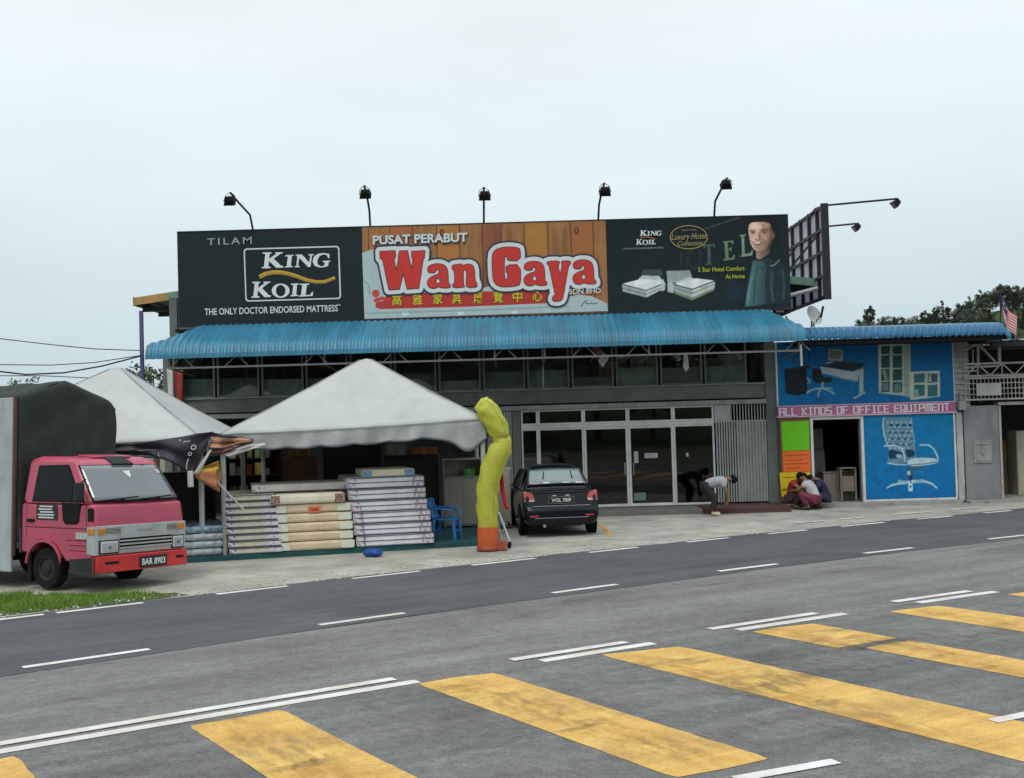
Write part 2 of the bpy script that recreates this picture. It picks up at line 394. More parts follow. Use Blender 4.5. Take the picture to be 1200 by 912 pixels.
def asphalt(name, c, var, streak, speck):
    m = bpy.data.materials.new(name); m.use_nodes = True; nt = m.node_tree; L = nt.links.new; bs = nt.nodes['Principled BSDF']
    tc = nt.nodes.new('ShaderNodeTexCoord')
    def noise(sc, det, rot=0, st=(1,1,1), rg=.6):
        mp = nt.nodes.new('ShaderNodeMapping'); mp.vector_type = 'TEXTURE'; mp.inputs['Rotation'].default_value = (0,0,rot); mp.inputs['Scale'].default_value = st
        L(tc.outputs['Object'], mp.inputs[0]); n = nt.nodes.new('ShaderNodeTexNoise'); n.inputs['Scale'].default_value = sc; n.inputs['Detail'].default_value = det; n.inputs['Roughness'].default_value = rg
        L(mp.outputs[0], n.inputs['Vector']); return n.outputs['Fac']
    def rng(v, a, b, lo, hi):
        r = nt.nodes.new('ShaderNodeMapRange'); r.inputs['From Min'].default_value = a; r.inputs['From Max'].default_value = b; r.inputs['To Min'].default_value = lo; r.inputs['To Max'].default_value = hi
        L(v, r.inputs['Value']); return r.outputs[0]
    def mul(a, b):
        q = nt.nodes.new('ShaderNodeMath'); q.operation = 'MULTIPLY'; L(a, q.inputs[0]); L(b, q.inputs[1]); return q.outputs[0]
    a = rng(noise(.55, 6), .3, .7, 1-var, 1+var)
    b = rng(noise(1.3, 5, R(32), (9, .55, 1)), .3, .7, 1-streak, 1+streak)
    fine = noise(34, 4, rg=.85)
    d = rng(fine, .3, .7, 1-speck, 1+speck)
    st = rng(noise(.9, 8, R(32), (4, 1, 1), .7), .60, .72, 1, .72)
    pale = rng(noise(22, 2, rg=.9), .66, .74, 1, 1+speck*2.2)
    mid = rng(noise(7, 5, rg=.75), .32, .68, 1-speck*.6, 1+speck*.6)
    blot = rng(noise(.8, 4, R(32), (2.2, .8, 1), .55), .56, .66, 1, .8)
    v = mul(mul(mul(mul(a, b), mul(d, st)), pale), mul(mid, blot))
    vm = nt.nodes.new('ShaderNodeVectorMath'); vm.operation = 'SCALE'; vm.inputs[0].default_value = c; L(v, vm.inputs['Scale'])
    L(vm.outputs[0], bs.inputs['Base Color']); bs.inputs['Roughness'].default_value = .82; bs.inputs['Specular IOR Level'].default_value = .25
    bp = nt.nodes.new('ShaderNodeBump'); bp.inputs['Strength'].default_value = .5; bp.inputs['Distance'].default_value = .008; L(fine, bp.inputs['Height']); L(bp.outputs[0], bs.inputs['Normal'])
    return m
def paint(name, c, wear, under):
    """road paint worn through to the surface below in streaks and cracks"""
    m = bpy.data.materials.new(name); m.use_nodes = True; nt = m.node_tree; L = nt.links.new; bs = nt.nodes['Principled BSDF']
    tc = nt.nodes.new('ShaderNodeTexCoord')
    def noise(sc, det, st, rot=R(32)):
        mp = nt.nodes.new('ShaderNodeMapping'); mp.vector_type = 'TEXTURE'; mp.inputs['Rotation'].default_value = (0,0,rot); mp.inputs['Scale'].default_value = st
        L(tc.outputs['Object'], mp.inputs[0]); n = nt.nodes.new('ShaderNodeTexNoise'); n.inputs['Scale'].default_value = sc; n.inputs['Detail'].default_value = det; n.inputs['Roughness'].default_value = .7
        L(mp.outputs[0], n.inputs['Vector']); return n.outputs['Fac']
    def mixc(f, a, b, lo, hi, mx):
        r = nt.nodes.new('ShaderNodeMapRange'); r.inputs['From Min'].default_value = lo; r.inputs['From Max'].default_value = hi; r.inputs['To Max'].default_value = mx; L(f, r.inputs['Value'])
        q = nt.nodes.new('ShaderNodeMix'); q.data_type = 'RGBA'; L(r.outputs[0], q.inputs[0])
        if isinstance(a, tuple): q.inputs[6].default_value = (*a, 1)
        else: L(a, q.inputs[6])
        q.inputs[7].default_value = (*b, 1); return q.outputs[2]
    col = mixc(noise(1.6, 6, (1, 1, 1)), c, tuple(x*y for x, y in zip(c, (.78, .70, .62))), .38, .62, 1)
    col = mixc(noise(1.5, 7, (6, .35, 1)), col, tuple(x*y for x, y in zip(c, (.68, .58, .5))), .48, .66, .75)
    col = mixc(noise(1.1, 9, (1.6, .8, 1)), col, under, .56, .70, wear)
    col = mixc(noise(26, 4, (1, 1, 1)), col, under, .56, .7, wear*.8)
    L(col, bs.inputs['Base Color']); bs.inputs['Roughness'].default_value = .7; bs.inputs['Specular IOR Level'].default_value = .3
    return m
A_NEW = asphalt('asphalt_newer', (.088, .094, .102), .14, .15, .22)
A_OLD = asphalt('asphalt_worn', (.175, .176, .170), .18, .2, .34)
A_NEAR = asphalt('asphalt_near', (.150, .151, .150), .28, .22, .42)
WHITE = paint('road_paint_white', (.76, .79, .80), .35, (.2, .2, .2))
YEL = paint('road_paint_yellow', (.74, .49, .14), .9, (.15, .11, .06))

me = MB(); me.grid(40, 40, lambda u, v: ((u-.5)*1600, (v-.5)*1600+300, -.05))
ground = struct(me.build('ground', mat('earth', (.11, .12, .06), .9, scale=.12, var=.4, bump=.5)))
def strip(f0, f1, z, m, name, parent=None):
    mb = MB(); n = len(XS)
    for x in XS: mb.v += [Vector((x, f0(x), z)), Vector((x, f1(x), z))]
    for i in range(n-1): mb.face([2*i, 2*i+2, 2*i+3, 2*i+1])
    return mb.build(name, m, parent, fixn=False)
road = thing('road', 'x', 'x'); del road['label']; del road['category']; struct(road)
struct(strip(lambda x: CENT(x)-.32-.05*sin(x*.9), lambda x: EDGE(x)+.25+.06*sin(x*1.7)+.04*sin(x*4.1), 0.0, A_NEW, 'traffic_lane', road))
struct(strip(lambda x: DBL(x)-.1, lambda x: CENT(x)-.30, -.004, A_OLD, 'traffic_lane', road))
struct(strip(lambda x: DBL(x)-16, lambda x: DBL(x)-.08, 0.0, A_NEAR, 'traffic_lane', road))
def ribbon(f, x0, x1, wd, z, m, name, off=0.0):
    mb = MB(); n = max(2, int(abs(x1-x0)/.5)+1)
    for i in range(n+1):
        x = x0+(x1-x0)*i/n; s = (f(x+.01)-f(x-.01))/.02; k = math.hypot(1, s); nx, ny = -s/k, 1/k
        mb.v += [Vector((x+nx*(off-wd/2), f(x)+ny*(off-wd/2), z)), Vector((x+nx*(off+wd/2), f(x)+ny*(off+wd/2), z))]
    for i in range(n): mb.face([2*i, 2*i+2, 2*i+3, 2*i+1])
    return struct(mb.build(name, m, road, fixn=False))
for a, b in (((-30,727),(52,720)),((65,719),(165,708)),((253,697),(337,687)),((414,677),(492,669)),((553,662),(627,655)),((690,647),(748,642)),((805,636),(855,631)),((900,626),(948,622)),((985,617),(1035,612)),((1072,608),(1112,604)),((1150,601),(1182,598))):
    ribbon(EDGE, gp(*a).x, gp(*b).x, .13, .005, WHITE, 'edge_dash')
E2 = lambda x: 26.6+(x-7.6)*.5
for a, b in (((930,612),(962,609.5)),((982,609),(1017,607)),((1047,604),(1092,600.5)),((1118,598),(1150,595))):
    ribbon(E2, gp(*a).x, gp(*b).x, .1, .006, WHITE, 'edge_dash')
for a, b in (((30,781),(172,763)),((373,734),(474,719)),((647,694),(723,685)),((841,669),(910,661)),((1016,650),(1072,643)),((1158,632),(1212,625))):
    ribbon(CENT, gp(*a).x, gp(*b).x, .125, .006, WHITE, 'centre_dash')
for x0, x1, x2, x3 in ((-9, gp(470,797).x, -9, gp(482,799).x), (gp(607,772).x, gp(740,751).x, gp(628,776).x, gp(760,755).x), (gp(838,737).x, gp(960,717).x, gp(860,740).x, gp(986,720).x), (gp(1052,705).x, gp(1140,692).x, gp(1075,709).x, gp(1163,694).x), (8.2, 9.5, 8.35, 9.7)):
    ribbon(DBL, x0, x1, .135, .005, WHITE, 'double_line', .135); ribbon(DBL, x2, x3, .145, .005, WHITE, 'double_line', -.115)
D = Vector((.552, -.834, 0))
rng = random.Random(5)
for A, B, ln in (((-4.62,8.58),(-3.93,9.02),3.7), (tuple(gp(220,851)[:2]),tuple(gp(330,832)[:2]),3.7), (tuple(gp(489,802)[:2]),tuple(gp(580,789)[:2]),3.68), (tuple(gp(703,768)[:2]),tuple(gp(798,758)[:2]),5.6), (tuple(gp(882,741)[:2]),tuple(gp(952,731)[:2]),1.22), (tuple(gp(1013,760)[:2]),tuple(gp(1066,751)[:2]),3.7), (tuple(gp(1040,717)[:2]),tuple(gp(1100,710)[:2]),5.0), (tuple(gp(1178,697)[:2]),tuple(gp(1222,691)[:2]),5.0)):
    A, B = Vector((*A, .004)), Vector((*B, .004)); mb = MB(); n = 30; rows = []
    for i in range(n+1):
        t = ln*i/n; j = .012
        e = .025 if i in (0, n) else 0
        L0 = A + D*(t + rng.uniform(-j, j)) + (B-A)*(e+rng.uniform(-j, j)*.6); R0 = B + D*(t + rng.uniform(-j, j)) - (B-A)*(e+rng.uniform(-j, j)*.6)
        rows.append((L0, R0))
    for k, (p, q) in enumerate(rows): mb.v += [p, (p+q)/2 + D*(0 if 0 < k < n else rng.uniform(-.05, .05)), q]
    for i in range(n): mb.face([3*i, 3*i+1, 3*i+4, 3*i+3]); mb.face([3*i+1, 3*i+2, 3*i+5, 3*i+4])
    struct(mb.build('yellow_bar', YEL, road, fixn=False))
for p, q in (((862,914),(980,893)), ((1163,846),(1262,826))):
    p, q = gp(*p), gp(*q); d = (q-p).normalized(); nn = Vector((-d.y, d.x, 0))*.06; mb = MB()
    mb.poly([p-nn+Vector((0,0,.008)), q-nn+Vector((0,0,.008)), q+nn+Vector((0,0,.008)), p+nn+Vector((0,0,.008))]); struct(mb.build('lane_dash', WHITE, road, fixn=False))
# tar stains and tyre marks lying over the bars and the near lane
def stain(name, c, dens):
    m = bpy.data.materials.new(name); m.use_nodes = True; nt = m.node_tree; L = nt.links.new; bs = nt.nodes['Principled BSDF']; bs.inputs['Base Color'].default_value = (*c, 1); bs.inputs['Roughness'].default_value = .8; bs.inputs['Specular IOR Level'].default_value = .2
    tc = nt.nodes.new('ShaderNodeTexCoord'); n = nt.nodes.new('ShaderNodeTexNoise'); n.inputs['Scale'].default_value = 5; n.inputs['Detail'].default_value = 8; n.inputs['Roughness'].default_value = .75; L(tc.outputs['Object'], n.inputs['Vector'])
    uv = nt.nodes.new('ShaderNodeAttribute'); uv.attribute_name = 'fade'
    n.inputs['Scale'].default_value = 6.5; n.inputs['Detail'].default_value = 10
    mp = nt.nodes.new('ShaderNodeMapping'); mp.vector_type = 'TEXTURE'; mp.inputs['Rotation'].default_value = (0, 0, R(-57)); mp.inputs['Scale'].default_value = (2.2, .7, 1); L(tc.outputs['Object'], mp.inputs[0]); L(mp.outputs[0], n.inputs['Vector'])
    r0 = nt.nodes.new('ShaderNodeMapRange'); r0.inputs['From Min'].default_value = .44; r0.inputs['From Max'].default_value = .66; r0.inputs['To Max'].default_value = dens; L(n.outputs['Fac'], r0.inputs['Value'])
    r = nt.nodes.new('ShaderNodeMath'); r.operation = 'MULTIPLY'; L(r0.outputs[0], r.inputs[0]); L(uv.outputs['Fac'], r.inputs[1])
    t = nt.nodes.new('ShaderNodeBsdfTransparent'); ms = nt.nodes.new('ShaderNodeMixShader'); L(r.outputs[0], ms.inputs[0]); L(t.outputs[0], ms.inputs[1]); L(bs.outputs[0], ms.inputs[2]); L(ms.outputs[0], nt.nodes['Material Output'].inputs[0]); return m
ST_DARK = stain('tyre_mark', (.05, .046, .042), .5); ST_DUST = stain('road_dust', (.26, .235, .19), .3); ST_BROWN = stain('oil_brown', (.42, .26, .075), .5)
def smear(name, p0, p1, wd, m, z=.0105):
    p0, p1 = gp(*p0), gp(*p1); d = (p1-p0); n_ = Vector((-d.y, d.x, 0)).normalized()*wd/2; mb = MB(); nu, nv = 16, 6; fd = []
    mb.grid(nu, nv, lambda u, v: p0+d*u+n_*(2*v-1)+Vector((0, 0, z)))
    for j in range(nv+1):
        for i in range(nu+1): fd.append(min(1, 4*(i/nu)*(1-i/nu)*1.6)*4*(j/nv)*(1-j/nv))
    o = mb.build(name, m, road, fixn=False); a_ = o.data.attributes.new('fade', 'FLOAT', 'POINT'); a_.data.foreach_set('value', fd); return struct(o)
zz = .0105
for nm, p0, p1, wd, m in (('tyre_mark', (305, 915), (400, 880), .14, ST_DARK), ('tyre_mark', (850, 822), (960, 782), .75, ST_DARK), ('tyre_mark', (985, 792), (1130, 764), .14, ST_DARK), ('tyre_mark', (985, 762), (1060, 748), .6, ST_DARK), ('oil_stain', (500, 790), (880, 910), .55, ST_BROWN), ('oil_stain', (720, 762), (1200, 890), .55, ST_BROWN), ('oil_stain', (1040, 752), (1220, 795), .5, ST_BROWN), ('oil_stain', (240, 835), (450, 940), .55, ST_BROWN), ('oil_stain', (1060, 712), (1220, 742), .4, ST_BROWN), ('oil_stain', (890, 737), (1020, 760), .4, ST_BROWN),
                          ('dust_streak', (80, 925), (760, 800), 1.3, ST_DUST), ('dust_streak', (620, 850), (1260, 715), 1.3, ST_DUST), ('dust_streak', (500, 925), (1200, 800), .9, ST_DUST)):
    smear(nm, p0, p1, wd, m, zz); zz += .0006
# hairline cracks in the near lane and across the bars
rng = random.Random(12); CRK = mat('crack_bitumen', (.06, .056, .05), .8, spec=.15)
for p0, p1, wd in (((700, 803), (960, 800), .006), ((880, 780), (1190, 742), .007), ((420, 905), (720, 850), .005), ((60, 900), (230, 868), .005)):
    p0, p1 = gp(*p0), gp(*p1); n = 26; d = p1-p0; nn = Vector((-d.y, d.x, 0)).normalized(); off = 0; mb = MB()
    for i in range(n+1):
        off += rng.gauss(0, .022); q = p0+d*(i/n)+nn*off+d.normalized()*rng.uniform(-.03, .03); w_ = wd*rng.uniform(.35, 1.2)*(1 if 0 < i < n else .1); mb.v += [Vector((q.x-nn.x*w_, q.y-nn.y*w_, .021)), Vector((q.x+nn.x*w_, q.y+nn.y*w_, .021))]
    for i in range(n): mb.face([2*i, 2*i+2, 2*i+3, 2*i+1])
    struct(mb.build('crack', CRK, road, fixn=False))
# forecourt: pale compacted gravel and concrete up to the shops
FC = mat('forecourt_gravel', (.37, .36, .32), .9, var=.3, scale=.9, bump=.5, bscale=45, dirt=.35)
fc = struct(strip(lambda x: EDGE(x)-1.2, lambda x: max(EDGE(x)+20, 52), -.012, FC, 'forecourt'))
p, q = gp(703,613), gp(716,628); d = (q-p).normalized(); nn = Vector((-d.y, d.x, 0))*.055; mb = MB()
mb.poly([p-nn-Vector((0,0,.006)), q-nn-Vector((0,0,.006)), q+nn-Vector((0,0,.006)), p+nn-Vector((0,0,.006))])
struct(mb.build('parking_line', paint('parking_yellow', (.6, .42, .12), .8, (.3, .29, .26)), fc, fixn=False))
# scattered stones along the road edge
mb = MB(); rng = random.Random(3)
for i in range(600):
    x = rng.uniform(-8, 9); yy = EDGE(x)+.2+abs(rng.gauss(0, .6)); r = rng.uniform(.008, .028)
    mb.ball((x, yy, -.01+r*.4), (r, r*rng.uniform(.6, 1), r*.6), 5, 3)
o = mb.build('gravel', mat('loose_stones', (.50, .49, .44), .9, var=.25, scale=9), smooth='all'); o['kind'] = 'stuff'; o['label'] = 'loose pale stones along the road edge'; o['category'] = 'gravel'

# grass verge at the lower left: soil bank + blades
gpoly = [(-30, 3.5), (-14, 11.4), (-9.2, 14.62), (-7.2, 15.95), (-6.2, 16.62), (-5.3, 17.2), (-4.98, 17.52), (-5.3, 17.75), (-6.2, 17.68), (-7.2, 17.9), (-9.5, 18.4), (-14, 20), (-30, 25)]
def inside(x, y):
    c = False; n = len(gpoly)
    for i in range(n):
        (x0, y0), (x1, y1) = gpoly[i], gpoly[i-1]
        if (y0 > y) != (y1 > y) and x < (x1-x0)*(y-y0)/(y1-y0)+x0: c = not c
    return c
mb = MB(); mb.poly([(x, y, -.006) for x, y in gpoly]); struct(mb.build('grass_verge', mat('verge_soil', (.055, .085, .022), .95, var=.35, scale=5, bump=.6), fixn=False))
mb = MB(); rng = random.Random(9); k = 0
while k < 26000:
    x = -4.9-abs(rng.triangular(0, 9, 1.2)); y = rng.uniform(10, 19)
    if not inside(x, y): continue
    if sin(x*5.1+y*2)*sin(y*6.3-x*1.7)+.5*sin(x*13+y*9) > .55+rng.uniform(-.2, .5) : continue
    if y < 15.95+(x+7.2)*.66+.10+.12*sin(x*7)+rng.uniform(0, .12) and x > -9: continue
    k += 1; a = rng.uniform(0, 6.28); h = rng.uniform(.03, .1)*(1 if x < -5.6 else .6)*(1.25 if sin(x*3)*sin(y*4) > .3 else .8); wd = rng.uniform(.005, .012); lx, ly = rng.gauss(0, .5)*h, rng.gauss(0, .5)*h
    n = len(mb.v); mb.m = rng.choice((0, 0, 1, 2))
    mb.v += [Vector((x-wd*cos(a), y-wd*sin(a), -.01)), Vector((x+wd*cos(a), y+wd*sin(a), -.01)), Vector((x+lx, y+ly, h))]; mb.face([n, n+1, n+2])
o = mb.build('grass', [mat('grass_a', (.16, .31, .035), .7, trans=.3), mat('grass_b', (.11, .23, .03), .7, trans=.3), mat('grass_c', (.26, .33, .08), .7, trans=.3)], fixn=False)
o['kind'] = 'stuff'; o['label'] = 'bright green grass verge at the road edge before the pink truck'; o['category'] = 'grass'
# ------------------------------------------------------------------ materials of the buildings
STEEL = mat('galvanised_steel', (.32, .34, .34), .5, .3, dirt=.3)
DARKST = mat('dark_steel', (.028, .028, .036), .55, .1, spec=.25)
CREAMST = mat('cream_painted_steel', (.36, .35, .31), .55, dirt=.35)
ALU = mat('white_aluminium', (.62, .64, .63), .4, dirt=.12)
WALLG = mat('grey_green_render', (.135, .155, .148), .85, dirt=.55, scale=1.2)
WALLD = mat('interior_plaster', (.15, .15, .14), .9, dirt=.3)
BLUEROOF = mat('blue_metal_roof', (.022, .17, .275), .42, .0, var=.28, scale=1.6, coat=.1, stretch=(1.6, .25, .25), dirt=.3)
BLUETILE = mat('blue_tile_roof', (.022, .145, .285), .38, .0, var=.28, scale=2.2, coat=.15, dirt=.25)
GLS = glass('shop_glass', (.36, .39, .39), 1.52)
GLS_UP = glass('upper_glass', (.86, .9, .88), 1.5)
TILE = mat('maroon_step_tile', (.075, .032, .03), .45, var=.3, scale=6)
CONC = mat('concrete', (.3, .3, .28), .85, dirt=.5)
PLEAT = mat('grey_shutter_steel', (.36, .38, .375), .45, .15, dirt=.3)
BLACK = mat('matt_black', (.010, .010, .011), .7, spec=.15)
YF = 30.5

shop = thing('furniture_shop', 'low grey furniture showroom with glass doors and a blue ribbed awning', 'building', (-1, 36, 0))
def sp(name, mb, m, parent=None, **k):
    return mb.build(name, m, parent or shop, world=parent is None, **k)
mb = MB(); mb.box(-9.05, -8.85, 30.55, 43, 0, 6.0); mb.box(6.75, 6.95, 30.55, 43, 0, 6.0); mb.box(-8.85, 6.75, 42.8, 43, 0, 6.0)
mb.box(-8.85, 6.75, 30.62, 30.8, 4.62, 6.0); sp('wall', mb, WALLG)
mb = MB(); mb.box(-8.85, -.75, 35, 35.15, .12, 2.95); mb.box(-.75, -.6, 30.8, 35.15, .12, 2.95); sp('partition_wall', mb, WALLD)
mb = MB(); mb.box(-8.85, 6.75, 30.75, 42.8, 2.95, 3.15); sp('upper_floor', mb, mat('ceiling_board', (.12, .12, .11), .9))
mb = MB(); mb.box(-8.85, 6.75, 30.55, 42.8, 0, .125); sp('shop_floor', mb, mat('shop_floor_tile', (.16, .15, .13), .35))
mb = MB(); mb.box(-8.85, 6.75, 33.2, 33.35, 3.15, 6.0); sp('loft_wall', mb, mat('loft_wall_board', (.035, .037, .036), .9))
# step in front
mb = MB(); mb.box(-.9, 4.74, 29.15, 30.55, -.02, .11); sp('front_step', mb, mat('grey_step', (.13, .13, .12), .8, dirt=.5), bevel=.01)
mb = MB(); mb.box(4.75, 6.93, 29.0, 30.3, -.02, .13); mb.box(5.32, 6.93, 30.302, 30.55, -.02, .13); sp('tiled_step', mb, TILE, bevel=.01)
# spandrel beam
mb = MB(); mb.box(-9.05, 6.68, 30.42, 30.62, 2.90, 3.26); sp('spandrel', mb, WALLG, bevel=.01)
mb = MB(); mb.box(-9.05, 6.68, 30.34, 30.6, 2.74, 2.86); mb.box(-9.05, 6.68, 30.36, 30.6, 3.263, 3.3); sp('ledge', mb, mat('ledge_paint', (.27, .29, .275), .7, dirt=.4), bevel=.008)
for q in ((6.683, 6.95, 30.38, 30.6, .12, 4.55), (-9.2, -9.0, 30.38, 30.6, .1, 4.55), (-.02, .2, 30.4, 30.6, .12, 2.74), (-4.6, -4.4, 30.6, 30.8, .12, 2.74)): sp('pillar', MB().box(*q), WALLG, bevel=.01)
# upper windows
xs = [-9.0+1.173*k for k in range(14)]
rng = random.Random(2)
for i in range(13):
    a, b = xs[i]+.03, xs[i+1]-.03; mb = MB()
    for q in ((a, a+.05), (b-.05, b)): mb.box(*q, 30.46, 30.54, 3.305, 4.6)
    mb.box(a+.05, b-.05, 30.47, 30.53, 3.305, 3.35); mb.box(a+.05, b-.05, 30.47, 30.53, 4.55, 4.6)
    f = sp('upper_window', mb, mat('grey_window_frame', (.13, .15, .145), .5))
    g = MB(); g.box(a+.05, b-.05, 30.50, 30.506, 3.35, 4.55); g.build('pane', GLS_UP, f)
    h = MB(); hz = 3.78+rng.uniform(-.03, .04)-(.22 if i in (6, 9) else 0); h.box(a+.02, b-.02, 30.62, 30.64, 3.3, hz)
    h.build('lower_sheet', mat('pale_sheet_%d' % (i % 4), [(.30, .35, .33), (.18, .22, .21), (.38, .40, .36), (.25, .28, .27)][i % 4], .8, dirt=.4), f)  # sheet added behind the glass to make the lower half pale
for i in range(14):
    pass
# ground floor glazing
def glazed(name, x0, x1, z0, z1, fw=.045, gm=None, Y=YF):
    mb = MB(); mb.box(x0, x0+fw, Y-.05, Y+.05, z0, z1); mb.box(x1-fw, x1, Y-.05, Y+.05, z0, z1)
    mb.box(x0+fw, x1-fw, Y-.045, Y+.045, z0, z0+fw*1.2); mb.box(x0+fw, x1-fw, Y-.045, Y+.045, z1-fw, z1)
    f = sp(name, mb, ALU); g = MB(); g.box(x0+fw, x1-fw, Y-.004, Y+.004, z0+fw*1.2, z1-fw); g.build('pane', gm or GLS, f); return f
BX = [.21, .66, 1.86, 3.03, 4.23, 5.31]
for i in range(5):
    a, b = BX[i]+.004, BX[i+1]-.004
    glazed('fanlight', a, b, 2.33, 2.735)
    if i in (2, 3):
        d = glazed('glass_door', a, b, .13, 2.24, .06)
        mb = MB(); hx = b-.11 if i == 2 else a+.11
        mb.tube([(hx, YF-.06, .95), (hx, YF-.1, .97), (hx, YF-.1, 1.25), (hx, YF-.06, 1.27)], .014); mb.build('handle', STEEL, d)
    else: glazed('display_window', a, b, .13, 2.24)
mb = MB(); mb.box(.21, 5.31, 30.43, 30.58, 2.243, 2.327); sp('transom', mb, ALU, bevel=.006)
# collapsible grey gates
def pleats(name, x0, x1, z0, z1, Y, n, dep, m):
    mb = MB(); k = n*4
    pr = [0, 0, 1, 1]
    mb.grid(k, 1, lambda u, v: (x0+(x1-x0)*u, Y-dep*pr[int(round(u*k)) % 4], z0+(z1-z0)*v))
    return sp(name, mb, m, fixn=False, solid=.004)
pleats('folding_gate', 5.93, 6.68, .17, 2.28, 30.44, 9, .05, PLEAT)
mb = MB()
for i in range(9): x = 5.345+i*.068; mb.box(x, x+.036, 30.40, 30.44, .17, 2.28)
for i in range(5):
    z = .3+i*.45; mb.bar((5.345, 30.385, z), (5.92, 30.385, z+.02), .012)
sp('gate_lattice', mb, PLEAT)
mb = MB()
for i in range(12): x = 5.75+i*.078; mb.box(x, x+.022, 30.41, 30.44, 2.31, 2.73)
mb.box(5.32, 6.68, 30.40, 30.45, 2.28, 2.31); sp('gate_grille', mb, PLEAT)
mb = MB(); mb.box(5.32, 5.74, 30.41, 30.45, 2.313, 2.735); sp('gate_head_panel', mb, PLEAT)
pleats('folding_gate', -.72, -.03, .13, 2.73, 30.45, 9, .05, PLEAT)
# main roof: low green gable, ridge running back
GREEN = mat('green_fascia', (.16, .27, .2), .6, dirt=.4); ORANGE = mat('orange_fascia', (.42, .25, .08), .6, dirt=.4)
mb = MB()
def roofz(x): return 6.02 + (x+10.1)*.126 if x < -.95 else 6.02+9.15*.126 - (x+.95)*.126
mb.grid(220, 1, lambda u, v: ((-10.1+18.3*u), 30.95+13*v, roofz(-10.1+18.3*u)+(.035 if int(round(u*220)) % 4 in (2, 3) else 0)))
sp('roof', mb, mat('green_roof_sheet', (.09, .15, .115), .6, dirt=.3), fixn=False, solid=.01)
for a, b, m in ((-10.1, -9.2, ORANGE), (-9.2, -.95, GREEN), (-.95, 8.2, GREEN)):
    mb = MB(); mb.prism([(a, 30.9, roofz(a)-.16), (b, 30.9, roofz(b)-.16), (b, 30.9, roofz(b)+.05), (a, 30.9, roofz(a)+.05)], (0, .03, 0)); sp('fascia_board', mb, m)
mb = MB(); mb.box(8.2, 8.24, 30.95, 43.9, 5.86, 6.09); mb.box(-10.14, -10.1, 30.95, 43.9, 5.86, 6.09); sp('eave_gutter', mb, GREEN)
mb = MB()
for k in range(9):
    y = 31.3+k*1.4; mb.box(-10.0, 8.1, y, y+.08, 5.72, 5.84)
mb.box(-10.0, -9.92, 31, 43.8, 5.843, 5.96); mb.box(8.02, 8.1, 31, 43.8, 5.843, 5.96); sp('rafter', mb, DARKST)
mb = MB(); mb.box(-9.99, -9.90, 30.97, 31.06, 0, 5.72); sp('corner_post', mb, mat('violet_painted_post', (.085, .085, .2), .55))
# awning: ribbed sheet with a bull-nosed lower edge
prof = [(29.52, 5.13), (29.25, 5.01), (29.0, 4.895), (28.75, 4.785), (28.55, 4.695), (28.43, 4.63), (28.32, 4.55), (28.25, 4.45), (28.21, 4.34), (28.2, 4.23)]
def pr_at(s):
    f_ = s*(len(prof)-1); i = min(int(f_), len(prof)-2); t = f_-i
    return prof[i][0]*(1-t)+prof[i+1][0]*t, prof[i][1]*(1-t)+prof[i+1][1]*t
NR = 96*4
def awn(u, v):
    x = -8.97+16.2*u; s0 = 0
    if x < -7.95: s0 = (-7.95-x)/1.05*.62
    if x > 6.62: s0 = (x-6.62)/.62*.6
    y, z = pr_at(s0+(1-s0)*v); r = .028 if int(round(u*NR)) % 4 in (2, 3) else 0
    s = s0+(1-s0)*v
    return (x, y-r*min(1, max(0, (s-.4)*2)), z+r*.8*(1-max(0, (s-.5)*1.6)))
mb = MB(); mb.grid(NR, 18, awn); sp('awning', mb, BLUEROOF, fixn=False, solid=.006)
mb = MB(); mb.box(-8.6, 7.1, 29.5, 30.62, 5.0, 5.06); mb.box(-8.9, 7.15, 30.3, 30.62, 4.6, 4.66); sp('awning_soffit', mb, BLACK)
mb = MB(); Z0 = 4.0
mb.bar((-8.45, 28.3, Z0), (7.12, 28.3, Z0), .045, .045)
k = -8.4
while k < 7.0:
    mb.bar((k, 28.3, Z0), (k+.3, 28.32, 4.3), .022); mb.bar((k+.3, 28.32, 4.3), (k+.6, 28.3, Z0), .022); k += 1.95 if int(k*7) % 2 else 1.35
for x in (-8.43, -4.6, -.4, .83, 3.4, 7.1):
    mb.bar((x, 28.34, Z0-.02), (x, 28.34, 4.45), .04); mb.bar((x, 28.34, Z0), (x, 30.45, Z0-.1), .035); mb.bar((x, 28.34, 4.4), (x, 29.6, 4.95), .04)
sp('awning_truss', mb, mat('dull_truss_paint', (.15, .15, .14), .7, dirt=.4))
for x in (.83,):
    mb = MB(); mb.bar((x, 30.3, 3.3), (x, 30.3, 4.6), .04); sp('support_post', mb, STEEL)
mb = MB(); mb.bar((7.13, 28.3, 3.62), (7.13, 28.3, 4.15), .05); sp('awning_end_bracket', mb, CREAMST)

# ------------------------------------------------------------------ billboards on the awning
SY = 29.6
def board(name, label, px0, px1, m, x0, x1):
    t = thing(name, label, 'billboard', ((x0+x1)/2, SY+.1, 5.18))
    mb = MB(); mb.box(x0+.004, x1-.004, SY, SY+.14, 5.19, 7.575); mb.build('panel', m, t, world=True)
    for q in ((5.13, 5.188), (7.577, 7.60)): MB().box(x0+.004, x1-.004, SY-.012, SY+.16, *q).build('edge_trim', DARKST, t, world=True)
    mb = MB()
    n = 4
    for i in range(n):
        x = x0+.4+(x1-x0-.8)*i/(n-1); mb.bar((x, SY+.2, 4.95), (x, SY+.2, 7.5), .07); mb.bar((x, SY+.2, 7.3), (x, SY+1.15, 6.0), .05); mb.bar((x, SY+.2, 5.2), (x, SY+1.15, 5.2), .05)
    for z in (5.3, 6.4, 7.4): mb.bar((x0+.1, SY+.2, z), (x1-.1, SY+.2, z), .05)
    mb.build('back_frame', DARKST, t, world=True); return t
SIGNB = mat('sign_dark_green', (.010, .021, .024), .6, var=.12, scale=.6, spec=.22)
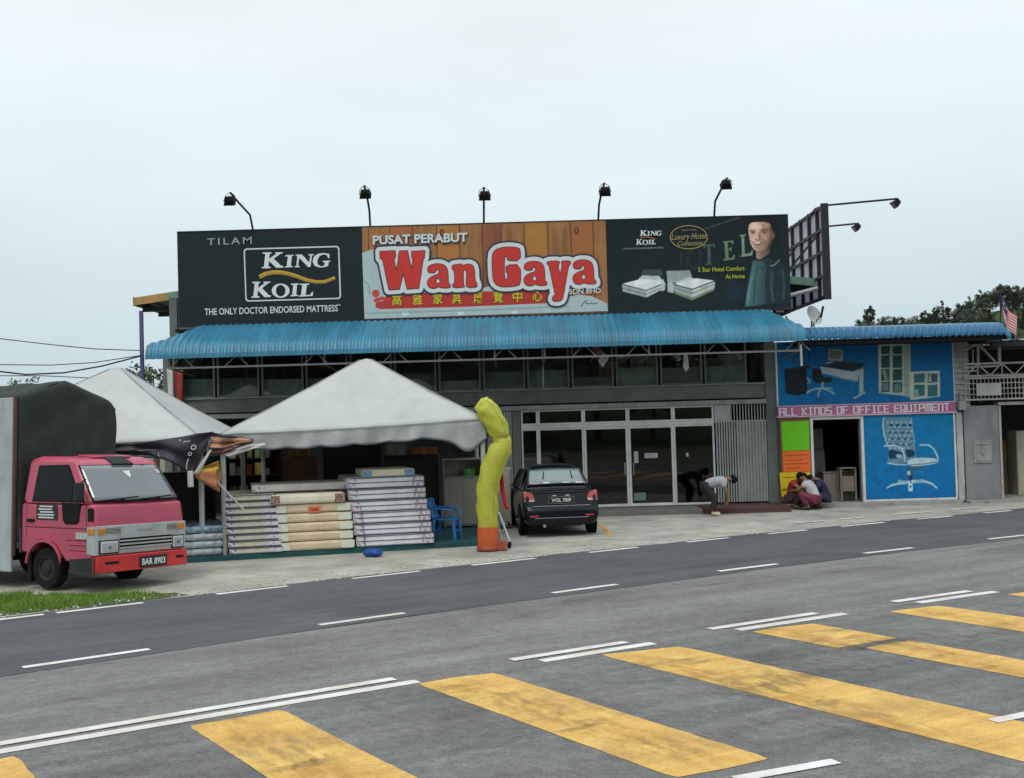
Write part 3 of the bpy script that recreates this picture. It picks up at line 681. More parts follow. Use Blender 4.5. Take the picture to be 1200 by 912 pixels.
s1 = board('billboard', 'dark billboard with white serif lettering, gold wave and mattress slogan', 0, 0, SIGNB, -8.53, -3.76)
WOODP = mat('printed_wood', (.32, .128, .042), .55, var=.3, scale=3, stretch=(3.2, 1, .35), c2=(.42, .19, .06))
s2 = board('billboard', 'wood plank billboard with big red rounded shop name and red strip of Chinese characters', 0, 0, WOODP, -3.76, 2.54)
s3 = board('billboard', 'dark billboard with two white beds and a smiling man in a teal jacket', 0, 0, SIGNB, 2.54, 7.25)
PALE = srgb(205, 214, 212)
text('TILAM', (243, 287.5), (295, 285.5), 8, SY, srgb(150, 160, 158), s1, spacing=1.3, bold=.004)
Kk = [(258,147),(352,146),(352,158),(333,164),(327,215),(405,163),(393,157),(393,146),(476,145),(474,156),(452,161),(375,215),(452,288),(482,297),(480,311),(405,314),(326,240),(318,300),(345,306),(343,318),(245,320),(247,308),(270,303),(286,165),(257,160)]
Ii = [(503,178),(592,172),(590,184),(572,189),(563,292),(583,296),(582,306),(497,311),(498,299),(517,295),(530,192),(503,190)]
Nn = [(613,172),(680,169),(762,258),(772,182),(750,176),(752,167),(810,165),(808,176),(790,180),(775,303),(748,304),(652,205),(640,292),(660,298),(660,306),(602,309),(604,299),(622,294),(632,187),(613,182)]
Gg = [(978,163),(980,207),(964,207),(952,178),(920,168),(875,183),(850,228),(852,275),(885,298),(922,292),(928,255),(905,250),(906,239),(990,235),(988,246),(970,252),(966,292),(930,306),(870,310),(818,292),(797,245),(812,190),(860,160),(925,154),(962,163)]
K2 = [(145+(x-258)*.9, 465+(y-147)*1.0) for x, y in Kk]
O2 = ell(452, 561, 97, 77, 28) + [(549, 561)] + [(504-.0, 561)] + ell(452, 561, 52, 62, 28)[::-1]
I2 = [(x*.95+85, y*1.03+303) for x, y in Ii]
L2 = [(655,487),(762,483),(760,494),(735,500),(722,608),(770,606),(790,575),(803,574),(798,618),(648,625),(650,613),(672,609),(686,500),(655,497)]
WH = srgb(212, 218, 218)
art('lettering', [(WH, g) for g in (Kk, Ii, Nn, Gg, K2, O2, I2, L2)], SY, s1, (280, 280, 9.23), step=.0)
wave = [(222, 412), (290, 378), (370, 362), (450, 362), (540, 378), (640, 410), (740, 448), (840, 466), (930, 463), (1040, 420)]
art('gold_wave', [(srgb(190, 150, 40), line(wave, 46, 34)), (srgb(120, 95, 30), line([(x, y+8) for x, y in wave], 5))], SY, s1, (280, 280, 9.23), y0=.008)
def rrect(x0, y0, x1, y1, sk, r):
    q = []
    for cx, cy, a in ((x1-r, y0+r, -90), (x1-r, y1-r, 0), (x0+r, y1-r, 90), (x0+r, y0+r, 180)):
        for i in range(6): t = R(a+i*18); q.append((cx+r*cos(t), cy+r*sin(t)))
    return [(x+(y-y0)*.028*1.3, y-(x-x0)*.0285) for x, y in q]
o_ = rrect(50, 105, 1085, 680, 1, 35); i_ = rrect(64, 119, 1071, 666, 1, 26)
art('border', [(PALE, q) for q in ring(o_, i_)], SY, s1, (280, 280, 9.23), step=.0)
text('THE ONLY DOCTOR ENDORSED MATTRESS', (240, 369.3), (396, 364.8), 7.6, SY, PALE, s1, bold=.012)
text('TM', (395, 358.6), (399, 358.5), 2, SY, PALE, s1)

# centre: planks, ice-white sweep, red strip and the big outlined name
Z2 = (400, 230, 3.75); seams = []
for x in (118, 212, 313, 418, 518, 618, 700, 803, 905, 1008, 1105): seams.append((srgb(95, 55, 28), [(x-2, 142-x*.0285), (x+2, 142-x*.0285), (x+12, 560-x*.0285), (x+8, 560-x*.0285)]))
tones = []
for k, (a, b) in enumerate(((212, 313), (418, 518), (618, 700), (803, 905), (1008, 1105))):
    tones.append(([srgb(160, 98, 50), srgb(168, 112, 52), srgb(140, 80, 50), srgb(168, 114, 48), srgb(158, 96, 46)][k], [(a, 143-a*.0285), (b, 143-b*.0285), (b+10, 545-b*.0285), (a+10, 545-a*.0285)]))
for cx, cy in ((1034, 152), (443, 160)): seams.append((srgb(80, 45, 25), ell(cx, cy, 11, 15, 12))); seams.append((srgb(140, 90, 50), ell(cx, cy, 5, 8, 10)))
for cx in (940, 985, 690, 740):
    for k in range(3): seams.append((srgb(135, 85, 48), line([(cx-18+k*10, 140), (cx-10+k*8, 175), (cx-14+k*9, 215), (cx-6+k*7, 250)], 2.5)))
ICE = srgb(172, 190, 192)
ice = [(92, 250), (135, 234), (180, 236), (330, 300), (420, 408), (620, 405), (650, 396), (700, 420), (930, 470), (985, 446), (1040, 432), (1100, 440), (1168, 472), (1171, 505), (640, 522), (103, 540)]
strip_ = [(200, 432), (560, 418), (905, 420), (925, 470), (560, 486), (165, 497)]
logo = [(srgb(190, 62, 50), ell(152, 428, 17, 17, 16)), (srgb(196, 58, 48), [(140, 462), (150, 448), (182, 442), (215, 452), (212, 470), (182, 456), (150, 468)]), (srgb(180, 50, 44), [(150, 480), (152, 468), (182, 460), (212, 474), (210, 490), (152, 492)])]
extra = [(srgb(205, 218, 218), ell(282, 517, 16, 10, 12)), (srgb(205, 218, 218), ell(525, 516, 15, 9, 12)), (srgb(205, 218, 218), ell(762, 511, 15, 8, 12)), (srgb(150, 170, 172), line([(105, 515), (640, 498), (1000, 484)], 5)), (srgb(120, 140, 145), line([(100, 370), (120, 390), (125, 430)], 3))]
scr = [(srgb(60, 70, 72), line([(1052, 486), (1070, 462), (1084, 456), (1072, 470), (1088, 474), (1100, 468), (1108, 474), (1125, 470)], 3))]
art('artwork', tones + seams + [(ICE, ice), (srgb(178, 44, 38), strip_)] + logo + extra + scr, SY, s2, Z2, step=.0006)
text('PUSAT PERABUT', (438.3, 288), (549, 284.5), 11, SY, srgb(40, 42, 60), s2, bold=.045, y0=.034)
text('PUSAT PERABUT', (437.3, 286.6), (548, 283.1), 10.3, SY, srgb(205, 212, 214), s2, bold=.03, y0=.038)
text('SDN BHD', (667, 345.2), (704, 343.6), 6, SY, srgb(205, 210, 210), s2, bold=.015, y0=.05)
for ch, x in zip('高雅家具展覽中心', (245, 335, 425, 508, 602, 690, 775, 862)):
    yb = 477-(x-245)*.0285
    text(ch, (400+(x-21)/3.75+.6, 230+yb/3.75+.6), (400+(x+21)/3.75+.6, 230+(yb-1)/3.75+.6), 12, SY, srgb(40, 60, 20), s2, bold=.02, y0=.03)
    text(ch, (400+(x-21)/3.75, 230+yb/3.75), (400+(x+21)/3.75, 230+(yb-1)/3.75), 11.5, SY, srgb(205, 190, 40), s2, bold=.012, y0=.034)
Wg = [(132,130),(285,122),(288,182),(272,206),(296,325),(322,190),(318,178),(330,125),(408,122),(452,318),(464,206),(452,190),(452,128),(582,122),(578,192),(566,206),(522,498),(405,507),(368,345),(328,508),(222,514),(160,212),(136,200)]
ag = [(612,335),(612,290),(640,265),(700,252),(760,258),(800,285),(815,340),(818,455),(838,462),(838,495),(745,495),(722,478),(690,500),(640,498),(612,470),(607,430),(630,395),(680,370),(722,358),(728,325),(712,308),(695,315),(690,340),(650,345)]
ah = ell(715, 425, 22, 26, 16)
ng = [(856,268),(905,260),(955,255),(966,275),(1000,255),(1050,258),(1080,290),(1085,420),(1105,452),(1105,490),(1002,490),(998,455),(1005,330),(985,308),(966,330),(970,460),(985,490),(865,494),(862,457),(885,450),(880,320),(858,308)]
Gbig = [(125,180),(150,140),(200,118),(280,110),(350,118),(372,132),(372,230),(262,232),(258,200),(243,188),(232,203),(232,385),(245,397),(262,390),(265,345),(248,330),(248,270),(374,266),(376,440),(330,455),(240,462),(180,455),(140,420),(128,350)]
yg = [(608,238),(715,235),(715,258),(702,264),(722,365),(742,264),(735,256),(735,235),(812,233),(812,263),(795,270),(748,555),(725,585),(665,590),(652,566),(665,538),(682,532),(670,495),(626,268),(608,263)]
def cv(g, rect): return [at(rect[0]+x/rect[2], rect[1]+y/rect[2], SY) for x, y in g]
R1, R2 = (430, 280, 8.571), (560, 275, 7.5)
glyphs = [[cv(Wg, R1)], [cv(smooth2(ag, 1), R1), cv(ah, R1)], [cv(smooth2(ng, 1), R1)], [cv(smooth2(Gbig, 1), R2)],
          [cv(smooth2(ag, 1), (430+113, 277, 8.571)), cv(ah, (543, 277, 8.571))], [cv(smooth2(yg, 1), R2)], [cv(smooth2(ag, 1), (600.3, 275.3, 8.571)), cv(ah, (600.3, 275.3, 8.571))]]
gl2 = [[[(p.x, p.z) for p in q] for q in g] for g in glyphs]
gx0, gx1, gz0, gz1, gh_ = -3.7, 2.55, 5.2, 7.55, .0125
F_solid = sdf_field([g[:1] for g in gl2], gx0, gx1, gz0, gz1, gh_); F_hole = sdf_field(gl2, gx0, gx1, gz0, gz1, gh_)
for nm, F, off_, c, base in (('lettering_shadow', F_solid, .165, srgb(38, 48, 68), .040), ('lettering_outline', F_solid, .118, srgb(208, 212, 212), .046), ('lettering_edge', F_hole, .014, srgb(84, 44, 66), .052)):
    sdf_mesh(F, off_, gx0, gz0, gh_, lambda x, z: (x, SY-base, z)).build(nm, flatmat(c), s2, world=True, fixn=False)
for g in gl2:
    v, f = curve_mesh(g, -.006); mb = MB(); mb.v = [Vector((p.x, SY-.058, p.y)) for p in v]; mb.f = f; mb.mi = [0]*len(f); mb.build('lettering', flatmat(srgb(196, 44, 36)), s2, world=True, fixn=False)

# right: beds, ghostly serif word, oval seal, man in jacket
Z3 = (700, 250, 5.217)
G0 = srgb(60, 76, 66)
def serifT(x, y, w_, h, c): return (c, [(x, y), (x+w_, y-3), (x+w_, y+22), (x+w_-7, y+22), (x+w_-14, y+9), (x+w_*.62, y+10), (x+w_*.64, y+h-8), (x+w_*.8, y+h-5), (x+w_*.8, y+h), (x+w_*.2, y+h+2), (x+w_*.2, y+h-4), (x+w_*.36, y+h-7), (x+w_*.34, y+11), (x+14, y+12), (x+7, y+26), (x, y+26)])
big = [(srgb(44, 56, 52), line(ell(597, 270, 34, 70, 24) + [(631, 270)], 9)), serifT(648, 190, 70, 125, srgb(72, 92, 74)),
       (srgb(110, 132, 108), [(770,172),(832,166),(833,190),(826,190),(818,176),(797,178),(799,216),(812,216),(815,206),(820,206),(822,236),(816,236),(812,224),(800,226),(803,274),(826,272),(834,252),(841,252),(838,282),(768,290),(768,283),(782,280),(778,182),(770,179)]),
       (srgb(128, 148, 128), [(868,134),(908,128),(909,136),(898,140),(902,250),(935,244),(944,226),(950,226),(948,258),(872,268),(872,261),(884,258),(880,142),(868,141)]),
       (srgb(38, 48, 46), [(505, 238), (520, 238), (520, 330), (505, 330)]), (srgb(38, 48, 46), [(545, 236), (556, 236), (556, 330), (545, 330)])]
oval = ell(558, 148, 116, 74, 40); ovi = ell(558, 148, 110, 68, 40)
seal = []
ray = [(srgb(60, 72, 72), line([(660, 95), (850, 32), (870, 27)], 8, 14))]
def bed(dx, dy, fl=1, hb=None):
    w1, w2 = srgb(200, 208, 206), srgb(150, 162, 160); N = srgb(34, 42, 60)
    T = lambda pts: [(dx+fl*x, dy+y) for x, y in pts]
    q = []
    if hb: q.append((hb, T([(-10, -58), (95, -64), (135, 5), (0, 25)])))
    q += [(w2, T([(0, 22), (150, 62), (150, 118), (2, 64)])), (w1, T([(150, 62), (278, 10), (278, 52), (150, 118)])), (srgb(222, 228, 226), T([(0, 15), (108, -20), (280, 0), (150, 58)])),
          (N, line(T([(0, 24), (150, 66), (280, 10)]), 4)), (N, line(T([(2, 46), (150, 92), (278, 32)]), 3)), (srgb(110, 122, 118), T([(4, 70), (150, 122), (276, 56), (276, 64), (150, 130), (6, 78)])),
          (srgb(186, 196, 194), T([(20, -2), (30, -30), (110, -22), (120, 0), (60, 14)])), (w1, T([(-20, 2), (-6, -8), (2, 20), (0, 60), (-20, 52)]))]
    return q
beds = bed(150, 422, 1)
beds = [(srgb(66, 78, 76), [(275, 345), (395, 345), (400, 380), (270, 382)])]
for q in (( srgb(186,196,194), [(250, 402), (275, 380), (380, 384), (392, 405), (385, 420), (300, 425)]), (srgb(222,228,226), [(150, 432), (265, 402), (395, 412), (392, 432), (300, 470)]),
          (srgb(160,172,170), [(150, 436), (300, 470), (300, 515), (155, 478)]), (srgb(196,204,202), [(300, 470), (390, 436), (392, 468), (300, 515)]), (srgb(34,42,60), line([(152, 437), (300, 472), (390, 438)], 4)), (srgb(34,42,60), line([(155, 460), (300, 496), (390, 456)], 3)),
          (srgb(190,198,196), [(383, 408), (400, 402), (415, 430), (415, 468), (392, 478), (388, 440)]),
          (srgb(150,164,160), [(422, 354), (565, 348), (580, 395), (600, 420), (430, 428)]), (srgb(176,188,184), [(428, 430), (450, 418), (470, 440), (465, 490), (430, 480)]),
          (srgb(196,206,202), [(480, 420), (560, 392), (605, 402), (590, 430), (520, 440)]), (srgb(224,230,228), [(468, 432), (605, 398), (715, 412), (580, 462)]),
          (srgb(160,174,168), [(468, 436), (580, 464), (580, 532), (472, 490)]), (srgb(190,202,192), [(580, 464), (718, 414), (716, 470), (580, 532)]), (srgb(34,42,60), line([(468, 437), (580, 467), (718, 417)], 4)), (srgb(34,42,60), line([(470, 456), (580, 490), (716, 434)], 3)),
          (srgb(120,136,110), [(472, 478), (580, 515), (716, 458), (716, 470), (580, 532), (472, 492)])): beds.append(q)
mx_, my_ = -835, 0
def man(pts): return [(((128+(x-128)*(1.17 if y < 350 else 1.17-.17*min(1, (y-350)/70)) if x > 128 else x)/7.6+860-700)*5.217, (y/7.6)*5.217) for x, y in pts]
M_ = man
portrait = [((46,62,68), M_([(180,420),(300,400),(420,440),(500,520),(512,600),(512,815),(330,812),(180,825),(98,832),(112,700),(140,560),(165,440)]), 1.2, ((30,44,50), M_([(150,600)])[0], M_([(510,620)])[0])),
    ((88,124,126), M_([(168,430),(250,430),(290,470),(276,600),(286,800),(200,826),(100,830),(118,700),(145,560)]), 1.5, ((50,74,80), M_([(120,600)])[0], M_([(300,620)])[0])),
    ((54,80,86), M_(line([(210,470),(190,600),(175,800)], 16)), 2.0), ((102,138,138), M_(line([(160,560),(140,680),(125,800)], 14)), 2.0), ((36,52,58), M_(line([(296,470),(282,600),(292,810)], 10)), 1.2), ((60,84,90), M_(line([(340,520),(330,640),(350,790)], 22)), 3.0), ((58,78,84), M_(line([(430,500),(450,620),(440,760)], 18)), 3.0), ((30,42,48), M_(line([(380,560),(400,700)], 16)), 2.5),
    ((34,50,56), M_(line([(178,432),(215,470),(248,505),(285,455),(300,420)], 9)), .8), ((70,98,100), M_([(172,425),(205,420),(225,480),(180,470)]), 1.5), ((150,160,160), M_(line([(325,468),(360,462),(395,430),(398,412)], 8)), .7),
    ((178,146,126), M_([(188,315),(290,300),(296,360),(225,414),(196,398)]), 1.0, ((84,66,58), M_([(190,360)])[0], M_([(295,350)])[0])),
    ((26,27,29), M_(smooth2([(126,120),(126,66),(165,32),(240,24),(322,34),(356,82),(360,160),(344,270),(310,290),(280,140),(200,70),(145,84)], 1)), 1.2),
    ((218,186,162), M_(smooth2([(134,86),(200,76),(282,80),(306,125),(310,205),(292,282),(244,330),(196,341),(160,314),(140,240),(127,160)], 2)), .9, ((118,88,74), M_([(185,190)])[0], M_([(318,215)])[0])),
    ((226,196,174), M_(ell(190, 115, 46, 22)), 3.5), ((172,134,114), M_(ell(262, 112, 34, 26)), 4.0), ((224,190,166), M_(ell(160, 222, 20, 20)), 2.4), ((190,148,124), M_(ell(246, 222, 24, 22)), 2.6),
    ((150,114,96), M_(ell(162, 170, 20, 13)), 1.8), ((136,100,84), M_(ell(248, 168, 25, 15)), 1.8), ((74,56,48), M_(line([(138,158),(158,150),(182,156)], 7)), .8), ((66,50,44), M_(line([(220,154),(248,142),(280,150)], 8)), .8),
    ((48,36,34), M_(ell(164, 170, 10, 5)), .7), ((44,34,32), M_(ell(248, 167, 11, 6)), .7), ((214,202,192), M_(ell(156, 172, 4, 3)), .5), ((196,182,172), M_(ell(239, 169, 4, 3)), .5),
    ((228,196,172), M_(line([(198,160),(196,190),(194,218)], 9)), 1.2), ((150,112,94), M_(smooth2([(206,170),(214,172),(226,222),(212,236),(206,210)], 1)), 1.6), ((126,88,76), M_(line([(182,234),(202,241),(222,232)], 6)), .9), ((222,188,164), M_(ell(198, 222, 9, 7)), 1.2),
    ((162,120,102), M_(line([(150,236),(142,262),(152,286)], 6)), 1.3), ((140,102,86), M_(line([(242,228),(256,258),(246,288)], 8)), 1.5),
    ((124,68,62), M_(smooth2([(152,251),(195,258),(238,246),(226,276),(196,290),(168,277)], 2)), .7), ((234,228,218), M_(smooth2([(158,256),(195,262),(231,252),(217,268),(195,275),(172,268)], 1)), .5), ((190,134,120), M_(line([(168,282),(196,294),(226,280)], 6)), .8), ((168,128,108), M_(ell(196, 306, 22, 6)), 1.5), ((206,168,144), M_(ell(196, 324, 18, 8)), 1.8),
    ((96,72,62), M_(smooth2([(286,110),(314,140),(322,215),(300,285),(262,326),(284,262),(300,200),(292,150)], 1)), 2.2), ((120,88,74), M_(ell(318, 200, 12, 26)), 1.5)]
art('seal_border', [(srgb(150, 130, 78), q) for q in ring(oval, ovi)], SY, s3, Z3, y0=.03, step=.0)
picture('artwork', soft(ray, 1.5) + soft(big, .7) + soft(beds, .55) + [((30, 46, 60), ell(840, 470, 60, 60), 14)] + portrait, 2.55, 7.24, 5.195, 7.57, SY, s3, Z3, ((22, 35, 38), (27, 42, 46)), .0165, .08)
k3 = [(260+(x-258)*.27, 105+(y-147)*.2) for x, y in Kk]
sc = lambda g, ox, oy: [((x-258)*.178+ox, (y-147)*.2+oy) for x, y in g]
art('lettering', [(WH, sc(g, 262, 106)) for g in (Kk, Ii, Nn, Gg)] + [(WH, [((x-145)*.178+238, (y-465)*.2+160) for x, y in g]) for g in (K2, O2, I2, L2)], SY, s3, Z3, y0=.03, step=.0)
art('logo_wave', [(srgb(170, 96, 50), line([(262, 150), (300, 146), (335, 152), (355, 160)], 5))], SY, s3, Z3, y0=.03)
text('THE ONLY DOCTOR ENDORSED MATTRESS', (730, 293), (777, 291.4), 2, SY, srgb(150, 158, 156), s3, y0=.03)
text('Luxury Hotel', (786.5, 281.5), (828, 279.8), 7, SY, srgb(160, 145, 95), s3, shear=.35, y0=.03)
text('Collection', (794, 288.5), (823, 287.5), 5.5, SY, srgb(160, 145, 95), s3, shear=.35, y0=.03)
text('KING KOIL', (798.5, 271.2), (816, 270.6), 2.2, SY, srgb(140, 128, 90), s3, y0=.03)
text('5 Star Hotel Comfort', (818, 319), (872.5, 317.2), 5.2, SY, srgb(178, 186, 50), s3, bold=.008, y0=.03)
text('At Home', (850, 327), (872.5, 326.2), 5, SY, srgb(178, 186, 50), s3, bold=.008, y0=.03)

# side billboard on the right corner of the roof, seen from behind its edge
t = thing('billboard', 'side-facing billboard on black steel frame seen nearly edge on, right of the main signs', 'billboard', (8.35, 33, 5.45))
mb = MB(); mb.box(8.36, 8.42, 30.2, 36.2, 5.5, 7.9); mb.build('panel', mat('sign_back_canvas', (.72, .70, .74), .7, dirt=.15, trans=.55), t, world=True)
mb = MB(); 
for y in (30.2, 30.75, 31.6, 32.5, 33.5, 34.6, 36.1): mb.box(8.27, 8.355, y, y+.085, 5.45, 7.93)
for z in (5.45, 6.02, 6.65, 7.25, 7.84): mb.box(8.275, 8.35, 30.29, 36.2, z, z+.075)
mb.box(8.25, 8.44, 30.12, 30.2, 5.42, 7.95)
for y in (30.8, 33.2): mb.bar((8.3, y, 5.5), (7.3, y, 5.1), .07); mb.bar((8.3, y, 7.2), (7.2, y+.3, 5.9), .05)
mb.build('steel_frame', DARKST, t, world=True)
mb = MB(); mb.tube([at(905, 352, 30.4), at(958, 338, 30.4)], .06); mb.build('pipe_brace', STEEL, t, world=True)

# floodlights
def flood(label, base, pts, head, hd, group):
    t = thing('floodlight', label, 'floodlight', base, group=group)
    mb = MB(); mb.tube(pts, .028, 7); mb.build('arm', DARKST, t, world=True)
    h = Vector(head); d = Vector(hd).normalized(); s_ = d.cross(Vector((0, 0, 1))).normalized(); u = s_.cross(d)
    M = Matrix((s_, d, u)).transposed().to_4x4(); M.translation = h
    mb = MB(); a, b = (.10, .075), (.145, .105); n = len(mb.v)
    mb.v += [Vector(p) for p in ((-a[0],-.1,-a[1]),(a[0],-.1,-a[1]),(a[0],-.1,a[1]),(-a[0],-.1,a[1]),(-b[0],.06,-b[1]),(b[0],.06,-b[1]),(b[0],.06,b[1]),(-b[0],.06,b[1]))]
    for q in ((0,1,2,3),(7,6,5,4),(0,4,5,1),(1,5,6,2),(2,6,7,3),(3,7,4,0)): mb.face([n+i for i in q])
    for k in range(5): mb.box(-.09+k*.042, -.075+k*.042, -.13, -.1, -.06, .06)
    hd_ = mb.xf(M).build('lamp_head', BLACK, t, world=True, bevel=.008)
    mb = MB(); mb.box(-.13, .13, .061, .066, -.09, .09); mb.xf(M).build('lens', mat('lamp_glass', (.10, .11, .12), .15, spec=.6), hd_)
    mb = MB(); e = pts[-1]; e = Vector(e); mb.tube([h+s_*.15, (h+s_*.15)*.35+(e+s_*.1)*.65, e+s_*.02, e-s_*.02, (h-s_*.15)*.35+(e-s_*.1)*.65, h-s_*.15], .008, 6); mb.build('bracket', DARKST, t, world=True)
    return t
FL = [((297,272),(293,252),(281,239),(270,226),28.35,(269,236),'floodlight on a bent arm above the gold wave sign'), ((434,268),(433,248),(431,235),(427,218),28.2,(428,228),'floodlight above the joint of the gold wave sign and the plank sign'),
      ((567,264),(567,246),(567,235),(567,220),28.1,(568,230),'floodlight above the middle of the plank sign'), ((701,259),(702,240),(704,230),(708,215),28.2,(709,225),'floodlight above the joint of the plank sign and the bed sign'), ((837,252),(838,236),(843,226),(852,209),28.2,(851,217),'floodlight above the middle of the bed sign')]
for b_, m1, m2, e_, Y, h_, lb in FL:
    flood(lb, at(*b_, SY+.2), [at(*b_, SY+.2)-Vector((0, 0, .3)), at(*b_, SY+.15), at(*m1, SY), at(*m2, SY-.35), at(*e_, Y+.25)], at(*h_, Y), (0, .75, -.65), 'floodlights along the top of the billboards')
flood('floodlight on the long upper arm reaching out from the side billboard', at(950, 265, 31), [at(949, 262, 31), at(950, 252, 31), at(955, 245, 31), at(966, 241, 31), at(1052, 233, 30.6)], at(1049, 239, 30.5), (-.75, 0, -.6), 'floodlights on the side billboard')
flood('floodlight on the short lower arm behind the side billboard', at(968, 266, 34), [at(964, 266, 34), at(1006, 262, 34)], at(1003, 267, 34), (-.75, 0, -.6), 'floodlights on the side billboard')
# ------------------------------------------------------------------ office furniture shop on the right
OY = 30.3
BLUEW = mat('blue_board', (.006, .115, .33), .45, var=.12, scale=.7, dirt=.06)
BLUEL = mat('blue_board_lower', (.004, .15, .37), .45, var=.12, scale=.7, dirt=.06)
off = thing('office_shop', 'single storey shop wing with blue boards and a wavy blue tiled eave', 'building', (9.3, 34, 0))
def op(name, mb, m, **k): return mb.build(name, m, off, world=True, **k)
mb = MB(); mb.box(11.62, 11.8, OY, 40, 0, 4.3); mb.box(6.96, 11.62, 39.8, 40, 0, 4.3); mb.box(9.13, 11.62, OY+.1, OY+.25, 0, 4.3); mb.box(6.96, 7.87, OY+.1, OY+.25, 0, 2.4); mb.box(6.96, 9.13, OY+.1, OY+.25, 2.4, 4.3); op('wall', mb, WALLG)
mb = MB(); mb.box(6.96, 11.62, OY+.25, 39.8, 3.0, 3.1); op('ceiling_board', mb, WALLD)
mb = MB(); mb.box(6.96, 11.62, 29.95, 39.8, -.02, .08); op('shop_floor', mb, CONC, bevel=.01)
mb = MB(); mb.box(7.80, 7.87, OY-.03, OY+.12, .08, 2.34); mb.box(9.13, 9.20, OY-.03, OY+.1, .08, 2.34); mb.box(7.87, 9.13, OY-.02, OY+.09, 2.27, 2.34); op('door_frame', mb, ALU)
mb = MB(); mb.grid(6*4, 1, lambda u, v: (11.64+.16*u, OY-.02-(.012 if int(round(u*24)) % 4 in (1, 2) else 0), .05+v*2.3)); op('corrugated_strip', mb, mat('white_corrugated', (.5, .51, .5), .6, dirt=.4), fixn=False, solid=.004)
mb = MB()
for k in range(13): mb.prism([(11.62, OY-.05, 2.52+k*.145), (12.02, OY-.05, 2.52+k*.145), (12.02, OY-.01, 2.655+k*.145), (11.62, OY-.01, 2.655+k*.145)], (0, .03, 0))
op('ribbed_siding', mb, mat('siding', (.36, .37, .36), .6, dirt=.4))
mb = MB(); mb.box(11.66, 11.84, OY-.22, OY-.06, 2.42, 2.66); mb.box(11.7, 11.76, OY-.15, OY-.08, 2.661, 2.9); op('meter_box', mb, mat('meter_grey', (.24, .25, .25), .6), bevel=.01)
# tiled roof: bull-nosed eave with pressed tile waves
NT = 34
def tile(u, v):
    x = 7.12+5.46*u; k = v*9; st = k-int(k) if v < .999 else 1
    eave = [(28.98, 4.26), (28.97, 4.33), (29.0, 4.42), (29.06, 4.49), (29.15, 4.545), (29.3, 4.58), (30.0, 4.63), (31.5, 4.72), (33.5, 4.82), (35.5, 4.92)]
    i = min(int(v*9), 8); t = v*9-i; y = eave[i][0]*(1-t)+eave[i+1][0]*t; z = eave[i][1]*(1-t)+eave[i+1][1]*t
    edge = max(0, (u-.965)/.035); z -= edge**2*.16
    wv = .028*(1+cos(2*math.pi*NT*u)); return (x, y-wv*.9*(1 if v < .5 else .2), z+wv*.7+.012*(1-(v*18) % 1))
mb = MB(); mb.grid(NT*8, 36, tile); op('roof', mb, BLUETILE, fixn=False, solid=.006, smooth=True)
mb = MB(); mb.box(7.3, 12.5, 29.08, 35.4, 4.2, 4.24); mb.box(7.2, 12.52, 29.02, 29.07, 4.17, 4.30); op('roof_soffit', mb, BLACK)
# boards
mur = thing('mural_board', 'blue wall board picturing a desk with swivel chair and a white bookcase', 'signboard', (9.3, OY, 2.7))
mb = MB(); mb.box(6.99, 11.6, OY-.02, OY+.09, 2.665, 4.34); mb.build('panel', BLUEW, mur, world=True)
for q in ((6.95, 6.988), (11.602, 11.63)): MB().box(*q, OY-.03, OY+.09, 2.665, 4.34).build('edge_trim', ALU, mur, world=True)
Z4 = (900, 395, 5.217); DK = srgb(26, 38, 44); DK2 = srgb(40, 52, 56); SIL = srgb(160, 180, 186); BG = srgb(12, 78, 128)
desk = [(DK, [(98, 198), (235, 175), (240, 345), (180, 358), (108, 345)]), (DK2, [(98, 198), (235, 175), (262, 172), (255, 190), (110, 206)]), (DK2, line([(250, 95), (255, 150)], 7)),
        (srgb(150, 162, 158), [(372, 72), (460, 78), (452, 148), (366, 142)]), (srgb(105, 120, 116), [(378, 80), (450, 86), (444, 138), (374, 133)]), (srgb(170, 180, 178), [(352, 155), (420, 152), (435, 162), (360, 168)]),
        (DK2, [(322, 175), (420, 150), (600, 160), (555, 196), (520, 210), (330, 180)]), (SIL, [(318, 180), (520, 212), (555, 198), (556, 212), (548, 275), (395, 235), (330, 222)]), (srgb(120, 145, 156), [(395, 238), (548, 268), (546, 276), (395, 244)]),
        (SIL, [(556, 200), (585, 190), (582, 335), (558, 348)]), (SIL, [(520, 372), (590, 332), (596, 342), (530, 380)]),
        (DK, smooth2([(272, 190), (325, 192), (332, 250), (390, 246), (400, 272), (340, 285), (280, 280), (268, 230)], 1)), (SIL, line([(335, 275), (330, 312)], 12)),
        (SIL, line([(325, 312), (270, 322), (236, 342)], 9)), (SIL, line([(325, 312), (380, 330), (408, 352)], 9)), (SIL, line([(325, 310), (310, 340), (306, 366)], 8)), (SIL, line([(325, 310), (375, 312), (398, 318)], 6)), (SIL, line([(240, 250), (258, 276), (242, 282)], 8))]
cab = [(srgb(176, 184, 172), [(672, 48), (870, 36), (878, 380), (850, 362), (678, 342)]), (srgb(150, 160, 150), [(828, 40), (870, 36), (874, 376), (832, 356)])]
for (x0, x1) in ((692, 744), (762, 820)):
    for (y0, y1) in ((56, 106), (114, 190), (198, 268), (276, 340)): cab.append((srgb(44, 80, 82), [(x0, y0), (x1, y0-3), (x1, y1-2), (x0, y1)]))
cab += [(srgb(150, 160, 150), [(700, 205), (712, 202), (728, 262), (716, 264)]), (srgb(100, 116, 116), [(716, 202), (724, 200), (738, 258), (730, 262)]), (srgb(96, 124, 124), [(770, 288), (812, 284), (812, 334), (770, 338)]), (srgb(96, 124, 124), [(700, 282), (736, 280), (736, 330), (700, 332)]),
        (srgb(186, 194, 184), [(862, 214), (1050, 205), (1052, 364), (870, 386)])]
